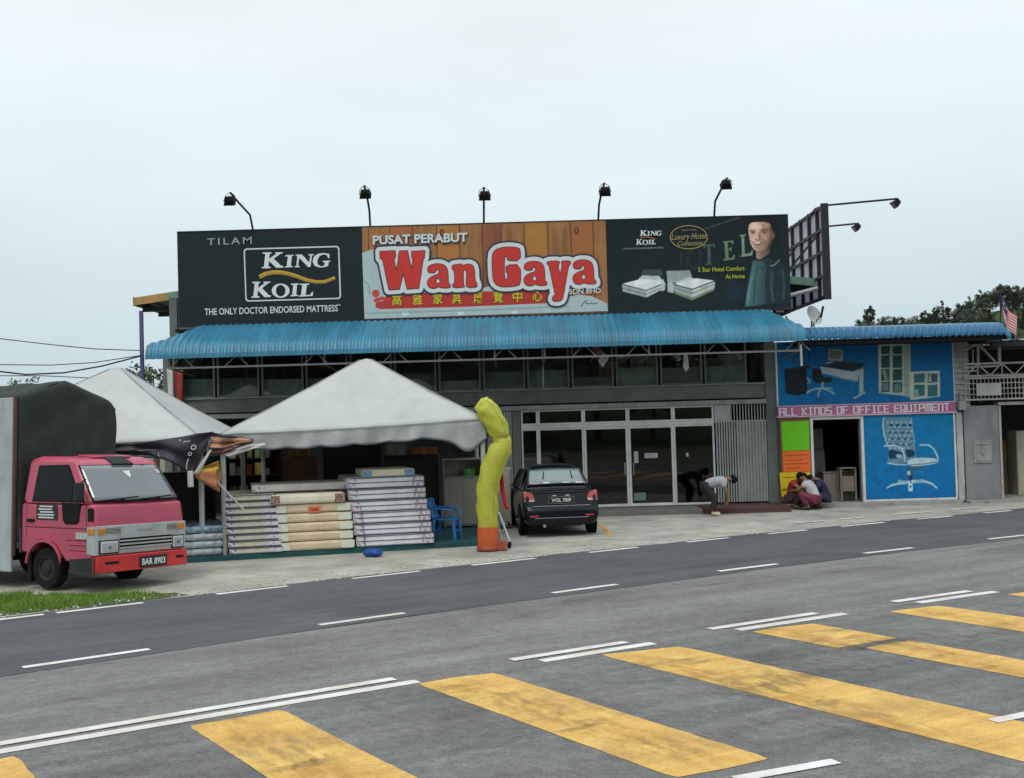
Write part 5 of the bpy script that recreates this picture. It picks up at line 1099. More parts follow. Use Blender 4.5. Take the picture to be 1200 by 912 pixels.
# mattresses
CREAM = mat('cream_ticking', (.62, .58, .46), .4, coat=.35, var=.1, scale=4, dirt=.12, bump=.7, bscale=16); BEIGE = mat('beige_ticking', (.62, .50, .34), .4, coat=.35, var=.12, scale=3, dirt=.1, bump=.7, bscale=14); WTICK = mat('white_ticking', (.76, .77, .82), .4, coat=.35, var=.08, scale=3, dirt=.1, bump=.7, bscale=14)
NAVY = mat('navy_piping', (.07, .075, .125), .7)
def printed(name, a, b, sc):
    if name in _mats: return _mats[name]
    m = mat(name, a, .7); nt = m.node_tree; L = nt.links.new; tc = nt.nodes.new('ShaderNodeTexCoord'); v = nt.nodes.new('ShaderNodeTexVoronoi'); v.inputs['Scale'].default_value = sc
    L(tc.outputs['Object'], v.inputs['Vector']); r = nt.nodes.new('ShaderNodeMapRange'); r.inputs['From Min'].default_value = .38; r.inputs['From Max'].default_value = .5; L(v.outputs['Distance'], r.inputs['Value'])
    q = nt.nodes.new('ShaderNodeMix'); q.data_type = 'RGBA'; q.inputs[6].default_value = (*a, 1); q.inputs[7].default_value = (*b, 1); L(r.outputs[0], q.inputs[0]); L(q.outputs[2], nt.nodes['Principled BSDF'].inputs['Base Color']); return m
E_A = printed('lilac_print', (.24, .23, .30), (.64, .62, .67), 19); E_B = printed('pale_print', (.56, .64, .62), (.68, .68, .56), 12); E_C = printed('pink_print', (.40, .34, .37), (.68, .63, .67), 15)
BROWNP = printed('brown_print', (.11, .055, .045), (.30, .22, .17), 22); SKYB = printed('sky_blue_print', (.13, .29, .47), (.2, .36, .52), 12)
def mattress(label, loc, rz, w_, d, h, body, ends=None, ew=(.14, .14), pipes=(), group=None, tilt=0, soft=.03, extra=None):
    t = thing('mattress', label, 'mattress', loc, rz, group, ry=tilt); g_ = .004
    mb = MB(); nu, nv, nw = 14, 10, 3
    def bulge(x, y, z):
        bx = 1-abs(2*x-1)**6; by = 1-abs(2*y-1)**6; k = .012*sin(x*9+loc[2]*7)*sin(y*7+loc[0]*3)
        return (x*w_, y*d, z*h-(0 if .2 < z < .8 else 0)+(k*.5 if z > .5 else 0)*bx*by)
    mb.box(.0, w_, 0, d, g_, h-g_); mb.build('cover', body, t, bevel=soft)
    if ends:
        for s in (0, 1):
            x0, x1 = (.012, ew[0]) if s == 0 else (w_-ew[1], w_-.012)
            mb = MB(); mb.box(x0, x1, -.006, .02, g_+.018, h-g_-.018)
            if s: mb.box(w_-.02, w_+.005, .03, d-.03, g_+.018, h-g_-.018)
            mb.build('printed_end', ends, t, bevel=.004)
    if pipes:
        mb = MB()
        for z in pipes: mb.tube([(.02, -.008, z), (w_-.02, -.008, z), (w_+.006, .02, z), (w_+.006, d-.03, z)], .0075, 6)
        mb.build('piping', NAVY, t)
    if extra: extra(t)
    return t
ORD = ['bottom', 'second from bottom', 'third from bottom', 'fourth from bottom', 'fifth from bottom', 'sixth from bottom', 'seventh from bottom', 'eighth from bottom', 'ninth from bottom']
rg = random.Random(4); ca, sa = cos(PA), sin(PA)
b0 = gp(270.5, 650, PZ); b0 = Vector((b0.x, 21.58+(b0.x+6.45)*.285+.03, PZ))
h = .1241
for i in range(9):
    lb = '%s thin cream mattress with lilac ends in the left stack' % ORD[i] if i < 8 else 'topmost thin cream mattress with lilac ends in the left stack'
    o = b0+Vector((-.018*i+rg.uniform(-.012, .012), .012*i+rg.uniform(-.01, .01), h*i)); mattress(lb, o, PA+rg.uniform(-.01, .01), .99, 1.9, h, CREAM, E_A, (.15, .24), (.012, h-.012), 'cream mattresses with lilac ends in the left stack', soft=.025)
b1 = gp(326.5, 647, PZ); b1 = Vector((b1.x+.02, 21.58+(b1.x+6.45)*.285+.03, PZ)); h2 = .180
def sticker(t):
    mb = MB(); mb.box(.62, .86, -.012, -.007, .0, .125); o = mb.build('price_sticker', mat('orange_sticker', (.62, .16, .06), .6), t)
    text3('RM', (.74, -.0135, .063), (1, 0, 0), (0, 0, 1), .15, .07, mat('sticker_ink', (.3, .03, .02), .6), t, 'writing', .02)
for i in range(5):
    lb = '%s thick beige mattress with pale ends in the middle stack' % ORD[i] if i < 4 else 'thick beige mattress bearing the orange sticker, top of the middle stack'
    o = b1+Vector((-.017*i+rg.uniform(-.012, .012), .01*i+rg.uniform(-.01, .01), h2*i)); mattress(lb, o, PA+rg.uniform(-.012, .012), 1.44, 1.9, h2, BEIGE, E_B, (.2, .26), (), 'beige mattresses with pale ends in the middle stack', soft=.045, extra=sticker if i == 4 else None)
o = b1+Vector((-.14, -.04, h2*5)); mattress('rolled cream mattress with brown printed ends on the middle stack', o, PA, 1.43, .55, .20, mat('cream_roll', (.70, .66, .52), .75, var=.08, dirt=.1), BROWNP, (.18, .2), (), soft=.055)
o = b0+Vector((.33, .52, h*9)); mattress('long flat pale mattress bridging the left and middle stacks', o, PA, 1.95, 1.2, .165, mat('pale_long', (.64, .62, .55), .75, var=.12, scale=3, dirt=.15), E_C, (.22, .22), (.02,), soft=.03)
b2 = gp(417.5, 641, PZ); b2 = Vector((b2.x+.03, 21.58+(b2.x+6.45)*.285+.03, PZ)); h3 = .2265
for i in range(6):
    lb = '%s white mattress with navy piping in the right stack' % ORD[i] if i < 5 else 'topmost white mattress with navy piping in the right stack'
    o = b2+Vector((-.034*i+rg.uniform(-.015, .015), .012*i, h3*i)); mattress(lb, o, PA+rg.uniform(-.012, .012), 1.53, 1.9, h3, WTICK, E_C, (.2, .24), (.016, h3*.52, h3-.016), 'white mattresses with navy piping in the right stack', soft=.035)
o = b2+Vector((.12, .12, h3*6)); mattress('thin cream mattress with blue ends lying on the right stack', o, PA, 1.05, 1.2, .15, mat('cream_roll', (.52, .49, .38), .75), SKYB, (.2, .2), (), soft=.035)
WRAPB = mat('blue_plastic_wrap', (.06, .16, .27), .18, var=.6, scale=7, coat=.5, bump=.8, bscale=14, c2=(.30, .42, .52)); WRAPW = mat('clear_plastic_wrap', (.24, .30, .34), .18, var=.5, scale=6, coat=.5, bump=.8, bscale=14, c2=(.48, .54, .56))
b3 = Vector((-6.34, 21.68, PZ))
for i in range(4):
    mattress(('%s plastic wrapped mattress in the low pile beside the tent pole' % ORD[i]) if i < 3 else 'blue plastic wrapped mattress on top of the low pile beside the tent pole', b3+Vector((.01*i, .02*i, .142*i)), PA+.05, .80, 1.7, .142, WRAPB if i in (3,) else WRAPW, None, group='wrapped mattresses in the low pile', soft=.05)
# string round the right stack, blue bag at the platform edge
mb = MB(); q = b2+Vector((.2*ca, .2*sa, 0)); mb.tube([q+Vector((-.02, -.03, .02)), q+Vector((-.1, -.02, h3*3.6))], .007, 5); tag(mb.build('tie_string', NAVY), 'dark tie string hanging down the front of the white mattress stack', 'string')
def lump(loc, r, seed, n=18):
    rg = random.Random(seed); ph = [rg.uniform(0, 6) for _ in range(4)]
    mb = MB(); mb.grid(n, 10, lambda u, v: (lambda s: (loc[0]+r[0]*s*cos(6.283*u)*sin(math.pi*(.02+.96*v)), loc[1]+r[1]*s*sin(6.283*u)*sin(math.pi*(.02+.96*v)), loc[2]+r[2]*(1-cos(math.pi*v))*.5*(.8+.2*s)))(1+.16*sin(6.283*u*3+ph[0]+v*3)+.1*sin(6.283*u*5+ph[1]-v*4))); return mb
q = gp(438, 652); tag(lump((q.x, q.y, -.01), (.19, .12, .15), 5).build('plastic_bag', mat('blue_bag', (.012, .07, .30), .3, var=.3, scale=12, bump=.4), smooth='all'), 'small crumpled blue bag on the ground before the white mattress stack', 'bag')

# blue moulded plastic chair on the platform
BCH = mat('blue_plastic', (.02, .17, .50), .35, var=.1, coat=.2)
q = gp(523, 634, PZ)
t = thing('plastic_chair', 'blue moulded plastic chair on the teal platform beside the white mattresses', 'chair', (q.x, q.y+.2, PZ), R(76))
# local: -y is the front of the seat
mb = MB(); mb.grid(10, 10, lambda u, v: (-.22+.44*u, -.24+.46*v, .43-.02*sin(math.pi*u)*sin(math.pi*v)-(.025*max(0, .12-v)/.12))); mb.build('seat', BCH, t, solid=.02, smooth='all')
mb = MB()
for k in range(5):
    x0, x1 = -.2+k*.084, -.2+k*.084+.062
    mb.grid(2, 8, lambda u, v, x0=x0, x1=x1: (x0+(x1-x0)*u, .22+.10*v+.03*(1-((x0+x1)/2/.2)**2), .44+.36*v))
mb.grid(14, 3, lambda u, v: ((-.215+.43*u)*(1-.0*v), .325+.03*(1-(2*u-1)**2), .78+.075*v*(1-.5*(2*u-1)**4)))
mb.grid(14, 2, lambda u, v: (-.215+.43*u, .222+.03*(1-(2*u-1)**2), .43+.05*v)); mb.build('backrest', BCH, t, solid=.018, smooth='all', fixn=False)
for sx, sy in ((-1, -1), (1, -1), (-1, 1), (1, 1)):
    mb = MB(); mb.tube([(sx*.19, sy*.2, .42), (sx*.225, sy*.245, 0)], [.038, .026], 8); mb.build('leg', BCH, t, smooth=True)
for sx in (-1, 1):
    mb = MB(); mb.tube([(sx*.225, .30, .66), (sx*.24, .05, .65), (sx*.24, -.2, .62), (sx*.215, -.235, .43)], .022, 8); mb.build('armrest', BCH, t, smooth=True)
mb = MB(); mb.bar((-.2, -.225, .2), (.2, -.225, .2), .02, .03); mb.bar((-.2, .225, .2), (.2, .225, .2), .02, .03); mb.build('stretcher', BCH, t)

# furniture standing in the open shop behind the stacks
def cab(name, label, X0, X1, Y, dep, z0, z1, m, cat='cabinet', doors=2, opening=None, mk=None):
    t = thing(name, label, cat, ((X0+X1)/2, Y+dep/2, z0)); mb = MB()
    mb.box(X0, X0+.025, Y, Y+dep, z0, z1); mb.box(X1-.025, X1, Y, Y+dep, z0, z1); mb.box(X0+.025, X1-.025, Y+dep-.02, Y+dep, z0, z1); mb.box(X0-.01, X1+.01, Y-.01, Y+dep, z1, z1+.03); mb.box(X0+.025, X1-.025, Y+.01, Y+dep-.02, z0+.03, z0+.06)
    zo = z1 if opening is None else opening
    if opening: mb.box(X0+.025, X1-.025, Y+.005, Y+dep-.02, zo, zo+.025)
    mb.build('carcass', m, t, world=True, bevel=.004)
    wd = (X1-X0-.05)/doors
    for k in range(doors):
        mb = MB(); mb.box(X0+.027+wd*k, X0+.023+wd*(k+1), Y-.014, Y+.004, z0+.07, zo-.01); d = mb.build('door', mk or m, t, world=True, bevel=.004)
        mb = MB(); xx = X0+.025+wd*(k+1)-.06 if k % 2 == 0 else X0+.025+wd*k+.05; mb.box(xx, xx+.014, Y-.034, Y-.0145, (z0+zo)/2-.06, (z0+zo)/2+.06); mb.build('handle', STEEL, d).matrix_parent_inverse = MW[t.name].inverted()
    return t
BEC = mat('beige_laminate', (.36, .34, .28), .55, dirt=.25); DBR = mat('dark_brown_wood', (.035, .02, .014), .45, var=.3); MBR = mat('mid_brown_wood', (.17, .075, .035), .5, var=.3)
cab('sideboard', 'beige sideboard with open top shelf behind the blue plastic chair', -1.62, -.72, 26.2, .5, PZ, 1.62, BEC, 'sideboard', 2, 1.22)
cab('sideboard', 'low beige drawer cabinet behind the yellow air dancer', -.66, -.1, 26.6, .5, PZ, 1.35, BEC, 'sideboard', 1)
cab('wardrobe', 'dark brown wardrobe behind the white mattress stack', -3.0, -1.75, 26.6, .6, PZ, 1.72, DBR, 'wardrobe', 2)
cab('wardrobe', 'black wardrobe in the shade behind the middle mattress stack', -4.5, -3.15, 27.2, .6, PZ, 2.0, mat('black_wood', (.014, .013, .014), .4), 'wardrobe', 3)
cab('bookcase', 'tall brown cabinet behind the left mattress stack', -5.35, -4.65, 26.8, .5, PZ, 1.75, MBR, 'cabinet', 1)
cab('cabinet', 'dark cabinet in the shade behind the wrapped mattresses', -8.3, -6.9, 26.0, .6, PZ, 1.5, mat('black_wood', (.014, .013, .014), .4), 'cabinet', 2)
t = thing('shelf_unit', 'dark open shelf of small goods behind the tent pole', 'shelf', (-6.1, 27.3, PZ))
mb = MB(); 
for x in (-6.8, -5.5): mb.box(x-.02, x+.02, 27.1, 27.5, PZ, 2.1)
for z in (.5, .95, 1.35, 1.75, 2.1): mb.box(-6.78, -5.52, 27.1, 27.5, z, z+.025)
mb.box(-6.78, -5.52, 27.48, 27.5, PZ, 2.1); mb.build('rack', DBR, t, world=True)
rg = random.Random(8); gcol = [('yellow', (.42, .36, .06)), ('olive', (.16, .17, .06)), ('grey', (.3, .3, .29)), ('white', (.5, .5, .48)), ('green', (.12, .2, .08)), ('red', (.3, .05, .04)), ('tan', (.3, .22, .12))]
cnt = {}
for z, sh in ((.975, 'second shelf'), (1.375, 'third shelf'), (1.775, 'top shelf')):
    x = -6.7
    for (nm, c) in rg.sample(gcol, 5):
        wd, hh = rg.uniform(.1, .2), rg.uniform(.12, .3); mb = MB(); mb.box(x, x+wd, 27.14, 27.36, z, z+hh); mb.box(x+.004, x+wd-.004, 27.145, 27.355, z+hh, z+hh+.006)
        tag(mb.build('goods_box', mat('goods_'+nm, c, .6), bevel=.006), '%s goods box on the %s of the dark shelf unit' % (nm, sh), 'box', 'goods on the dark shelf unit'); x += wd+rg.uniform(.03, .1)
def crate(label, x0, x1, y0, y1, z0, z1, c, name='carton', cat='carton', loc=None):
    t = thing(name, label, cat, ((x0+x1)/2, (y0+y1)/2, z0)); mb = MB(); mb.box(x0, x1, y0, y1, z0, z1); mb.build('box_body', mat('carton_%d%d%d' % tuple(int(v*99) for v in c), c, .75, dirt=.15), t, world=True, bevel=.006)
    mb = MB(); xm = (x0+x1)/2; mb.box(xm-.03, xm+.03, y0-.003, y0-.001, z0+.004, z1-.006); mb.box(xm-.03, xm+.03, y0, y1, z1+.001, z1+.003); mb.build('tape', mat('packing_tape', (.3, .22, .12), .3), t, world=True); return t
crate('orange carton lying on the dark brown wardrobe', -2.35, -1.8, 26.65, 27.1, 1.752, 1.92, (.36, .12, .05))
crate('grey carton on the dark brown wardrobe beside the orange one', -2.95, -2.5, 26.65, 27.1, 1.752, 2.02, (.3, .31, .3))
crate('green box on the shelf of the beige sideboard', -1.15, -.9, 26.25, 26.55, 1.246, 1.42, (.03, .28, .05))
crate('brown carton on the tall brown cabinet', -5.25, -4.8, 26.85, 27.2, 1.782, 2.02, (.26, .15, .08))
for i, (x, y_, z, c, lb) in enumerate(((2.4, 31.2, 3.152, (.26, .17, .09), 'brown carton seen through the upper window above the double door'), (3.3, 31.4, 3.152, (.4, .38, .34), 'pale carton seen through the upper window right of the double door'), (4.9, 31.2, 3.152, (.24, .18, .1), 'brown carton seen through the upper window above the grey gate'), (5.7, 31.3, 3.152, (.42, .42, .42), 'white carton at the right end of the upper windows'), (.4, 31.3, 3.152, (.2, .16, .12), 'dull brown carton behind the upper window over the black car'))):
    crate(lb, x, x+.7, y_, y_+.5, z, z+.85+.1*(i % 2), c)
# goods inside the glass front
cab('wardrobe', 'brown display wardrobe behind the shop glass left of the double door', .9, 1.8, 33, .6, .125, 2.1, mat('showroom_brown', (.16, .09, .045), .45), 'wardrobe', 2)
t = thing('sofa', 'olive sofa behind the glass of the double door', 'sofa', (2.9, 33, .125))
OL = mat('olive_fabric', (.2, .16, .06), .8)
mb = MB(); mb.box(-.8, .8, -.4, .4, .12, .45); mb.build('seat', OL, t, bevel=.05); mb = MB(); mb.box(-.8, .8, .25, .5, .455, .95); mb.build('backrest', OL, t, bevel=.06)
for s in (-1, 1): mb = MB(); mb.box(s*.9-.1, s*.9+.1, -.4, .5, .12, .65); mb.build('armrest', OL, t, bevel=.05)
mb = MB()
for x in (-.75, .75):
    for y in (-.33, .38): mb.box(x-.03, x+.03, y-.03, y+.03, 0, .12)
mb.build('feet', DARKST, t)
for i, (px, py, w_, h_, c, lb) in enumerate(((745.5, 536, .11, .3, (.5, .5, .52), 'tall white notice stuck inside the right glass door'), (763, 534, .34, .13, (.45, .44, .48), 'wide pale notice stuck inside the right glass door'), (805.5, 533, .06, .1, (.5, .52, .5), 'tiny white sticker on the window right of the door'), (750, 582, .3, .2, (.13, .22, .24), 'grey lined notice low on the right glass door'))):
    p = at(px, py, YF-.01); mb = MB(); mb.box(p.x-w_/2, p.x+w_/2, YF-.009, YF-.006, p.z-h_/2, p.z+h_/2); o = thing('notice', lb, 'notice', p, group='notices on the shop glass'); mb.build('paper', flatmat(c), o, world=True)
    mb = MB()
    for k in range(4): mb.box(p.x-w_*.4, p.x+w_*(.4-.1*(k % 2)), YF-.0105, YF-.0095, p.z-h_*.32+h_*.2*k, p.z-h_*.27+h_*.2*k)
    mb.build('writing', flatmat((.15, .15, .2)), o, world=True)
p = at(864, 470, 30.4)
mb = MB(); c_ = at(700, 415, 29.2); mb.grid(10, 8, lambda u, v: (c_.x-.12+.34*u+.06*sin(v*5), c_.y+.05*sin(u*9+v*4), c_.z+.12-.34*v+.12*sin(u*5)))
for j in range(8):
    for i in range(10): mb.mi[j*10+i] = 0 if i < 3 else (1 if i < 6 else 2)
tag(mb.build('cloth_rag', [flatmat((.3, .05, .05)), flatmat((.05, .05, .12)), flatmat((.5, .5, .52))], smooth='all', fixn=False, solid=.004), 'crumpled red, navy and white cloth hanging under the awning', 'cloth')
mb = MB(); c_ = at(804, 425, 29.4); mb.prism([(c_.x-.05, c_.y, c_.z+.2), (c_.x+.05, c_.y, c_.z+.2), (c_.x+.07, c_.y, c_.z-.14), (c_.x-.02, c_.y, c_.z-.24), (c_.x-.08, c_.y, c_.z-.1)], (0, .01, 0)); tag(mb.build('paper_tag', flatmat((.5, .5, .5))), 'small white tag hanging under the awning near its right end', 'tag')
# red banner strip at the left end of the shop front
a = at(196, 432, 30.2); t = thing('banner', 'red and white cloth strip at the left end of the shop front', 'banner', (a.x, 30.2, 2.6))
mb = MB(); mb.grid(4, 12, lambda u, v: (a.x-.02+.16*u+.05*v, 30.2+.03*sin(v*6+u*3), 4.1-1.5*v)); mb.build('white_cloth', mat('banner_white', (.5, .5, .48), .8), t, world=True, fixn=False, solid=.004, smooth='all')
mb = MB(); mb.grid(4, 12, lambda u, v: (a.x+.16+.26*u*(1-.3*v)+.03*v, 30.22+.03*sin(v*5+u*4), 4.05-1.6*v)); mb.build('red_cloth', mat('banner_red', (.30, .04, .03), .8, var=.5, scale=4), t, world=True, fixn=False, solid=.004, smooth='all')

# crumpled dark banner hung along the left tent front
BY = 21.45
def chain(pts, u):
    f_ = u*(len(pts)-1); i = min(int(f_), len(pts)-2); t_ = f_-i; return (pts[i][0]*(1-t_)+pts[i+1][0]*t_, pts[i][1]*(1-t_)+pts[i+1][1]*t_)
def hang(top, bot, amp, Y, fr=14):
    def f(u, v):
        a_, b_ = chain(top, u), chain(bot, u); p = at(a_[0]*(1-v)+b_[0]*v, a_[1]*(1-v)+b_[1]*v, Y); p.y += amp*sin(u*fr+v*4)+amp*.5*sin(v*9-u*7); return p
    return f
t = thing('banner', 'crumpled black banner with white lettering slung under the left tent edge', 'banner', at(195, 540, BY))
mb = MB(); mb.grid(50, 14, hang([(130, 521), (150, 520), (170, 518), (190, 515), (212, 512), (232, 508), (250, 506)], [(130, 532), (150, 533), (175, 534), (198, 540), (216, 550), (226, 557), (243, 524)], .05, BY)); mb.build('cloth', mat('black_banner', (.025, .024, .032), .6, var=.4, scale=4, bump=.3, bscale=9), t, world=True, fixn=False, smooth='all', solid=.004)
mb = MB(); mb.grid(24, 12, hang([(249, 507), (262, 509), (280, 512), (298, 515)], [(243, 533), (258, 533), (274, 526), (296, 519)], .04, BY-.02, 11))
for j in range(12):
    for i in range(24): mb.mi[j*24+i] = (3, 3, 0, 0, 1, 3, 2, 0, 3, 3, 1, 3)[min(11, max(0, j+(1 if i > 14 else 0)))]
mb.build('printed_cloth', [mat('peach_banner', (.48, .26, .17), .7, var=.3, scale=5), mat('rust_banner', (.30, .09, .05), .7, var=.3, scale=5), mat('orange_banner', (.52, .20, .07), .7, var=.3, scale=5), mat('black_banner', (.025, .024, .032), .6)], t, world=True, fixn=False, smooth='all', solid=.004)
mb = MB(); mb.grid(16, 6, hang([(262, 533), (278, 526), (294, 521), (310, 519)], [(268, 536), (280, 532), (296, 526), (312, 523)], .02, BY-.04, 9)); mb.build('white_cloth', mat('banner_white', (.5, .5, .48), .8), t, world=True, fixn=False, smooth='all', solid=.004)
mb = MB(); mb.grid(4, 10, hang([(245, 528), (250, 524)], [(226, 556), (233, 556)], .01, BY-.05, 4)); mb.build('white_edge', mat('banner_white', (.5, .5, .48), .8), t, world=True, fixn=False, smooth='all', solid=.004)
Z6 = (140, 500, 7.6); LW = srgb(190, 188, 196)
marks = [line([(600, 382), (604, 330), (618, 285)], 9), ]
for cx, cy, r_ in ((632, 243, 19), (664, 184, 27)):
    e1, e2 = ell(cx, cy, r_, r_*.85, 16, rot=-.5), ell(cx, cy, r_*.6, r_*.5, 16, rot=-.5); marks.append(e1+[e1[0], e2[0]]+e2[::-1])
marks += [line([(575, 138), (600, 128), (622, 136), (630, 120)], 8), line([(535, 125), (552, 118)], 12), line([(352, 232), (358, 270)], 6), line([(170, 215), (250, 205), (330, 210)], 3)]
art('lettering', [(LW, m_) for m_ in marks], BY-.07, t, Z6, y0=.03)
# fluorescent tube and yellow bundle hanging from the tent corner
a, b = at(223, 552, 21.3), at(223.5, 571, 21.3); t = thing('tube_lamp', 'short white tube lamp hanging under the black banner', 'lamp', a)
mb = MB(); mb.tube([a, b], .055, 10); mb.build('tube', mat('white_tube', (.5, .5, .48), .4), t, world=True, smooth=True, bevel=.01); mb = MB(); mb.tube([a+Vector((0, 0, .12)), a], .01, 5); mb.build('cord', BLACK, t, world=True)
t = thing('umbrella', 'folded yellow and orange cloth umbrella hanging at the tent pole', 'umbrella', at(243, 557, 21.5))
def fold(u, v):
    ax0, ax1 = at(229, 556, 21.5), at(256, 560, 21.5); p = ax0*(1-v)+ax1*v; an = 6.283*u; r_ = (.06+.20*v**.8)*(1+.18*sin(an*5)*v); d = (ax1-ax0).normalized()
    return p + Vector((0, 1, 0))*(r_*.55*sin(an)) + Vector((0, 0, 1))*(r_*.95*cos(an)+.08*v*(.5-u))
mb = MB(); mb.grid(40, 10, fold)
for j in range(10):
    for i in range(40): mb.mi[j*40+i] = 0 if (i < 9 or i > 33) else 1
mb.build('cloth', [mat('yellow_cloth', (.55, .36, .04), .7, var=.35, scale=9, trans=.2), mat('orange_cloth', (.55, .24, .11), .7, var=.25, scale=9, trans=.2)], t, world=True, fixn=False, smooth='all', solid=.004)
mb = MB(); mb.tube([at(250, 560, 21.5), at(286, 598, 21.5)], .018, 8); mb.build('shaft', POLE, t, world=True)
mb = MB(); mb.tube([at(229, 556, 21.5), at(247, 530, 21.55), at(258, 520, 21.7)], .008, 5); mb.build('cord', BLACK, t, world=True)

# ------------------------------------------------------------------ yellow air dancer
DY = 22.25; YLW = mat('yellow_nylon', (.60, .60, .075), .5, var=.12, scale=3, trans=.3, bump=.35, bscale=8)
q = gp(571, 645); t = thing('air_dancer', 'bent yellow inflatable air dancer tube standing on an orange blower sleeve', 'air dancer', (q.x, q.y, 0))
path = [(572, 620, 11.5), (571.5, 606, 12.2), (571, 592, 13), (571, 578, 13), (572.5, 565, 13), (576, 551, 13.2), (581, 538, 13.4), (586.5, 527, 13), (589.5, 519, 10.8), (587, 513.5, 10.2), (585.5, 507, 12), (581, 497, 13), (575, 487, 13.2), (569, 478, 12.6), (563.5, 471.5, 9), (561.5, 469.5, 3)]
mb = MB(); pts = []; rs = []
for i in range(len(path)-1):
    for k in range(4):
        a_ = k/4; pts.append(at(path[i][0]*(1-a_)+path[i+1][0]*a_, path[i][1]*(1-a_)+path[i+1][1]*a_, DY)); rs.append((path[i][2]*(1-a_)+path[i+1][2]*a_)*DY/FPX)
mb.tube(pts, rs, 20); rg = random.Random(3)
for i, p in enumerate(mb.v):
    k = i//20; a_ = 6.283*(i % 20)/20; p += Vector((.012*sin(a_*3+k*.9), .01*cos(a_*4+k*.7), .012*sin(k*2.1+a_*2)))
tb = mb.build('tube_body', YLW, t, world=True, smooth='all')
for k0 in (3, 12):
    sm = MB(); sm.tube([mb.v[i*20+k0] for i in range(1, len(pts)-1)], .007, 5); sm.build('seam', mat('seam_olive', (.34, .33, .04), .6), tb).matrix_parent_inverse = MW[t.name].inverted() @ MW[t.name]
mb = MB(); q0, q1 = at(572, 643, DY), at(572, 617.5, DY); mb.tube([q0, q0*.5+q1*.5, q1], [.19, .21, .205], 18); mb.build('sleeve', mat('orange_nylon', (.62, .12, .03), .55, var=.15, scale=4, trans=.15, bump=.3, bscale=9), t, world=True, smooth=True)
mb = MB(); mb.lathe([(.2, 0), (.22, .02), (.22, .07), (.2, .09)], (q0.x, q0.y, -.005), (0, 0, 1), 20); mb.box(q0.x+.15, q0.x+.36, q0.y-.1, q0.y+.12, 0, .18); mb.build('blower', mat('red_blower', (.32, .06, .04), .5, dirt=.3), t, world=True, bevel=.01)
for nm, m, pts_, wd in (('streamer', flatmat(srgb(70, 60, 120)), [(566, 500), (568, 515), (567, 530), (570, 543)], .13), ('streamer', flatmat(srgb(175, 60, 80)), [(566, 532), (571, 540), (573, 548)], .12), ('streamer', flatmat(srgb(185, 30, 50)), [(587, 555), (589, 575), (592, 590), (595, 597)], .08)):
    mb = MB(); P_ = [at(x, y, DY+.2) for x, y in pts_]
    mb.grid(3, (len(P_)-1)*3, lambda u, v: (lambda c: Vector((c.x+(u-.5)*wd, c.y+.03*sin(v*9+u*3), c.z)))((lambda f_, i: P_[i]*(1-(f_-i))+P_[i+1]*(f_-i))(v*(len(P_)-1), min(int(v*(len(P_)-1)), len(P_)-2)))); mb.build(nm, m, t, world=True, fixn=False, smooth='all', solid=.004)
# folded silver stand next to it
t = thing('folding_trolley', 'folded silver trolley with small wheels beside the air dancer base', 'trolley', gp(590, 642))
mb = MB()
for a, b in (((584, 600), (597, 635)), ((580, 602), (590, 640)), ((586, 622), (593, 622)), ((584, 614), (590.5, 613))): mb.bar(at(*a, 22.6), at(*b, 22.45), .05, .03)
mb.bar(at(585, 640, 22.4), at(598, 640, 22.7), .035); mb.build('frame', mat('silver_frame', (.5, .52, .54), .35, .4), t, world=True)
for x, y in ((588, 639.5), (597, 637)):
    c_ = at(x, y, 22.5); mb = MB(); mb.lathe([(.03, -.02), (.07, -.015), (.07, .015), (.03, .02)], (c_.x, c_.y, .07), (.9, -.4, 0), 14); mb.build('wheel', BLACK, t, world=True)
# ------------------------------------------------------------------ pink lorry
PINK = mat('faded_pink_paint', (.46, .064, .122), .40, var=.12, scale=1.3, coat=.2, dirt=.1); PINKD = PINK
RUB = mat('tyre_rubber', (.013, .013, .014), .9, bump=.3, bscale=40, spec=.15); CHARC = mat('charcoal_plastic', (.03, .034, .036), .7, spec=.2, dirt=.1); SILV = mat('silver_plastic', (.42, .44, .44), .45, .15, dirt=.15)
WSC = mat('windscreen', (.11, .135, .145), .05, var=.15, scale=1.5, spec=1.0, coat=.6); DGL = mat('dark_side_glass', (.004, .007, .008), .06, spec=.12)
LENS = mat('clear_lens', (.5, .53, .53), .12, spec=.9, coat=1); AMB = mat('amber_lens', (.55, .20, .02), .2, spec=.8); REDL = mat('red_lens', (.42, .02, .025), .18, spec=.8, coat=.6); REDP = mat('red_bumper_paint', (.55, .025, .025), .4, dirt=.12, coat=.2)
NPL = mat('plate_black', (.012, .012, .014), .4); NPW = mat('plate_white', (.7, .72, .72), .5)
tr = thing('lorry', 'faded pink lorry with red bumper and dark grey canvas cargo cover, parked on the verge', 'lorry', (-5.986, 18.43, -.012), R(-33), rx=-.035)
def tp(name, mb, m, parent=None, **k): return mb.build(name, m, parent or tr, **k)
HW = .87
def ys(z): return HW - max(0, z-1.36)*.12
mb = MB()
low = [(-0.049, .56), (-0.022, 1.02), (-0.066, 1.36), (-1.909, 1.36), (-1.920, .62), (-1.777, .56)]
arch = [(-1.28+.44*cos(R(a)), .36+.40*sin(R(a))) for a in range(150, 20, -13)]
low = [(-0.049, .5), (-0.022, 1.02), (-0.082, 1.36), (-1.909, 1.36), (-1.920, .58)] + arch + [(-0.768, .46)]
mb.prism([(x, -HW, z) for x, z in low], (0, 2*HW, 0)); tp('cab_body', mb, PINK, bevel=.05, smooth=True)
up = [(-.11, 1.345), (-.595, 1.985), (-.73, 2.05), (-.9, 2.085), (-1.6, 2.11), (-1.83, 2.06), (-1.905, 1.345)]
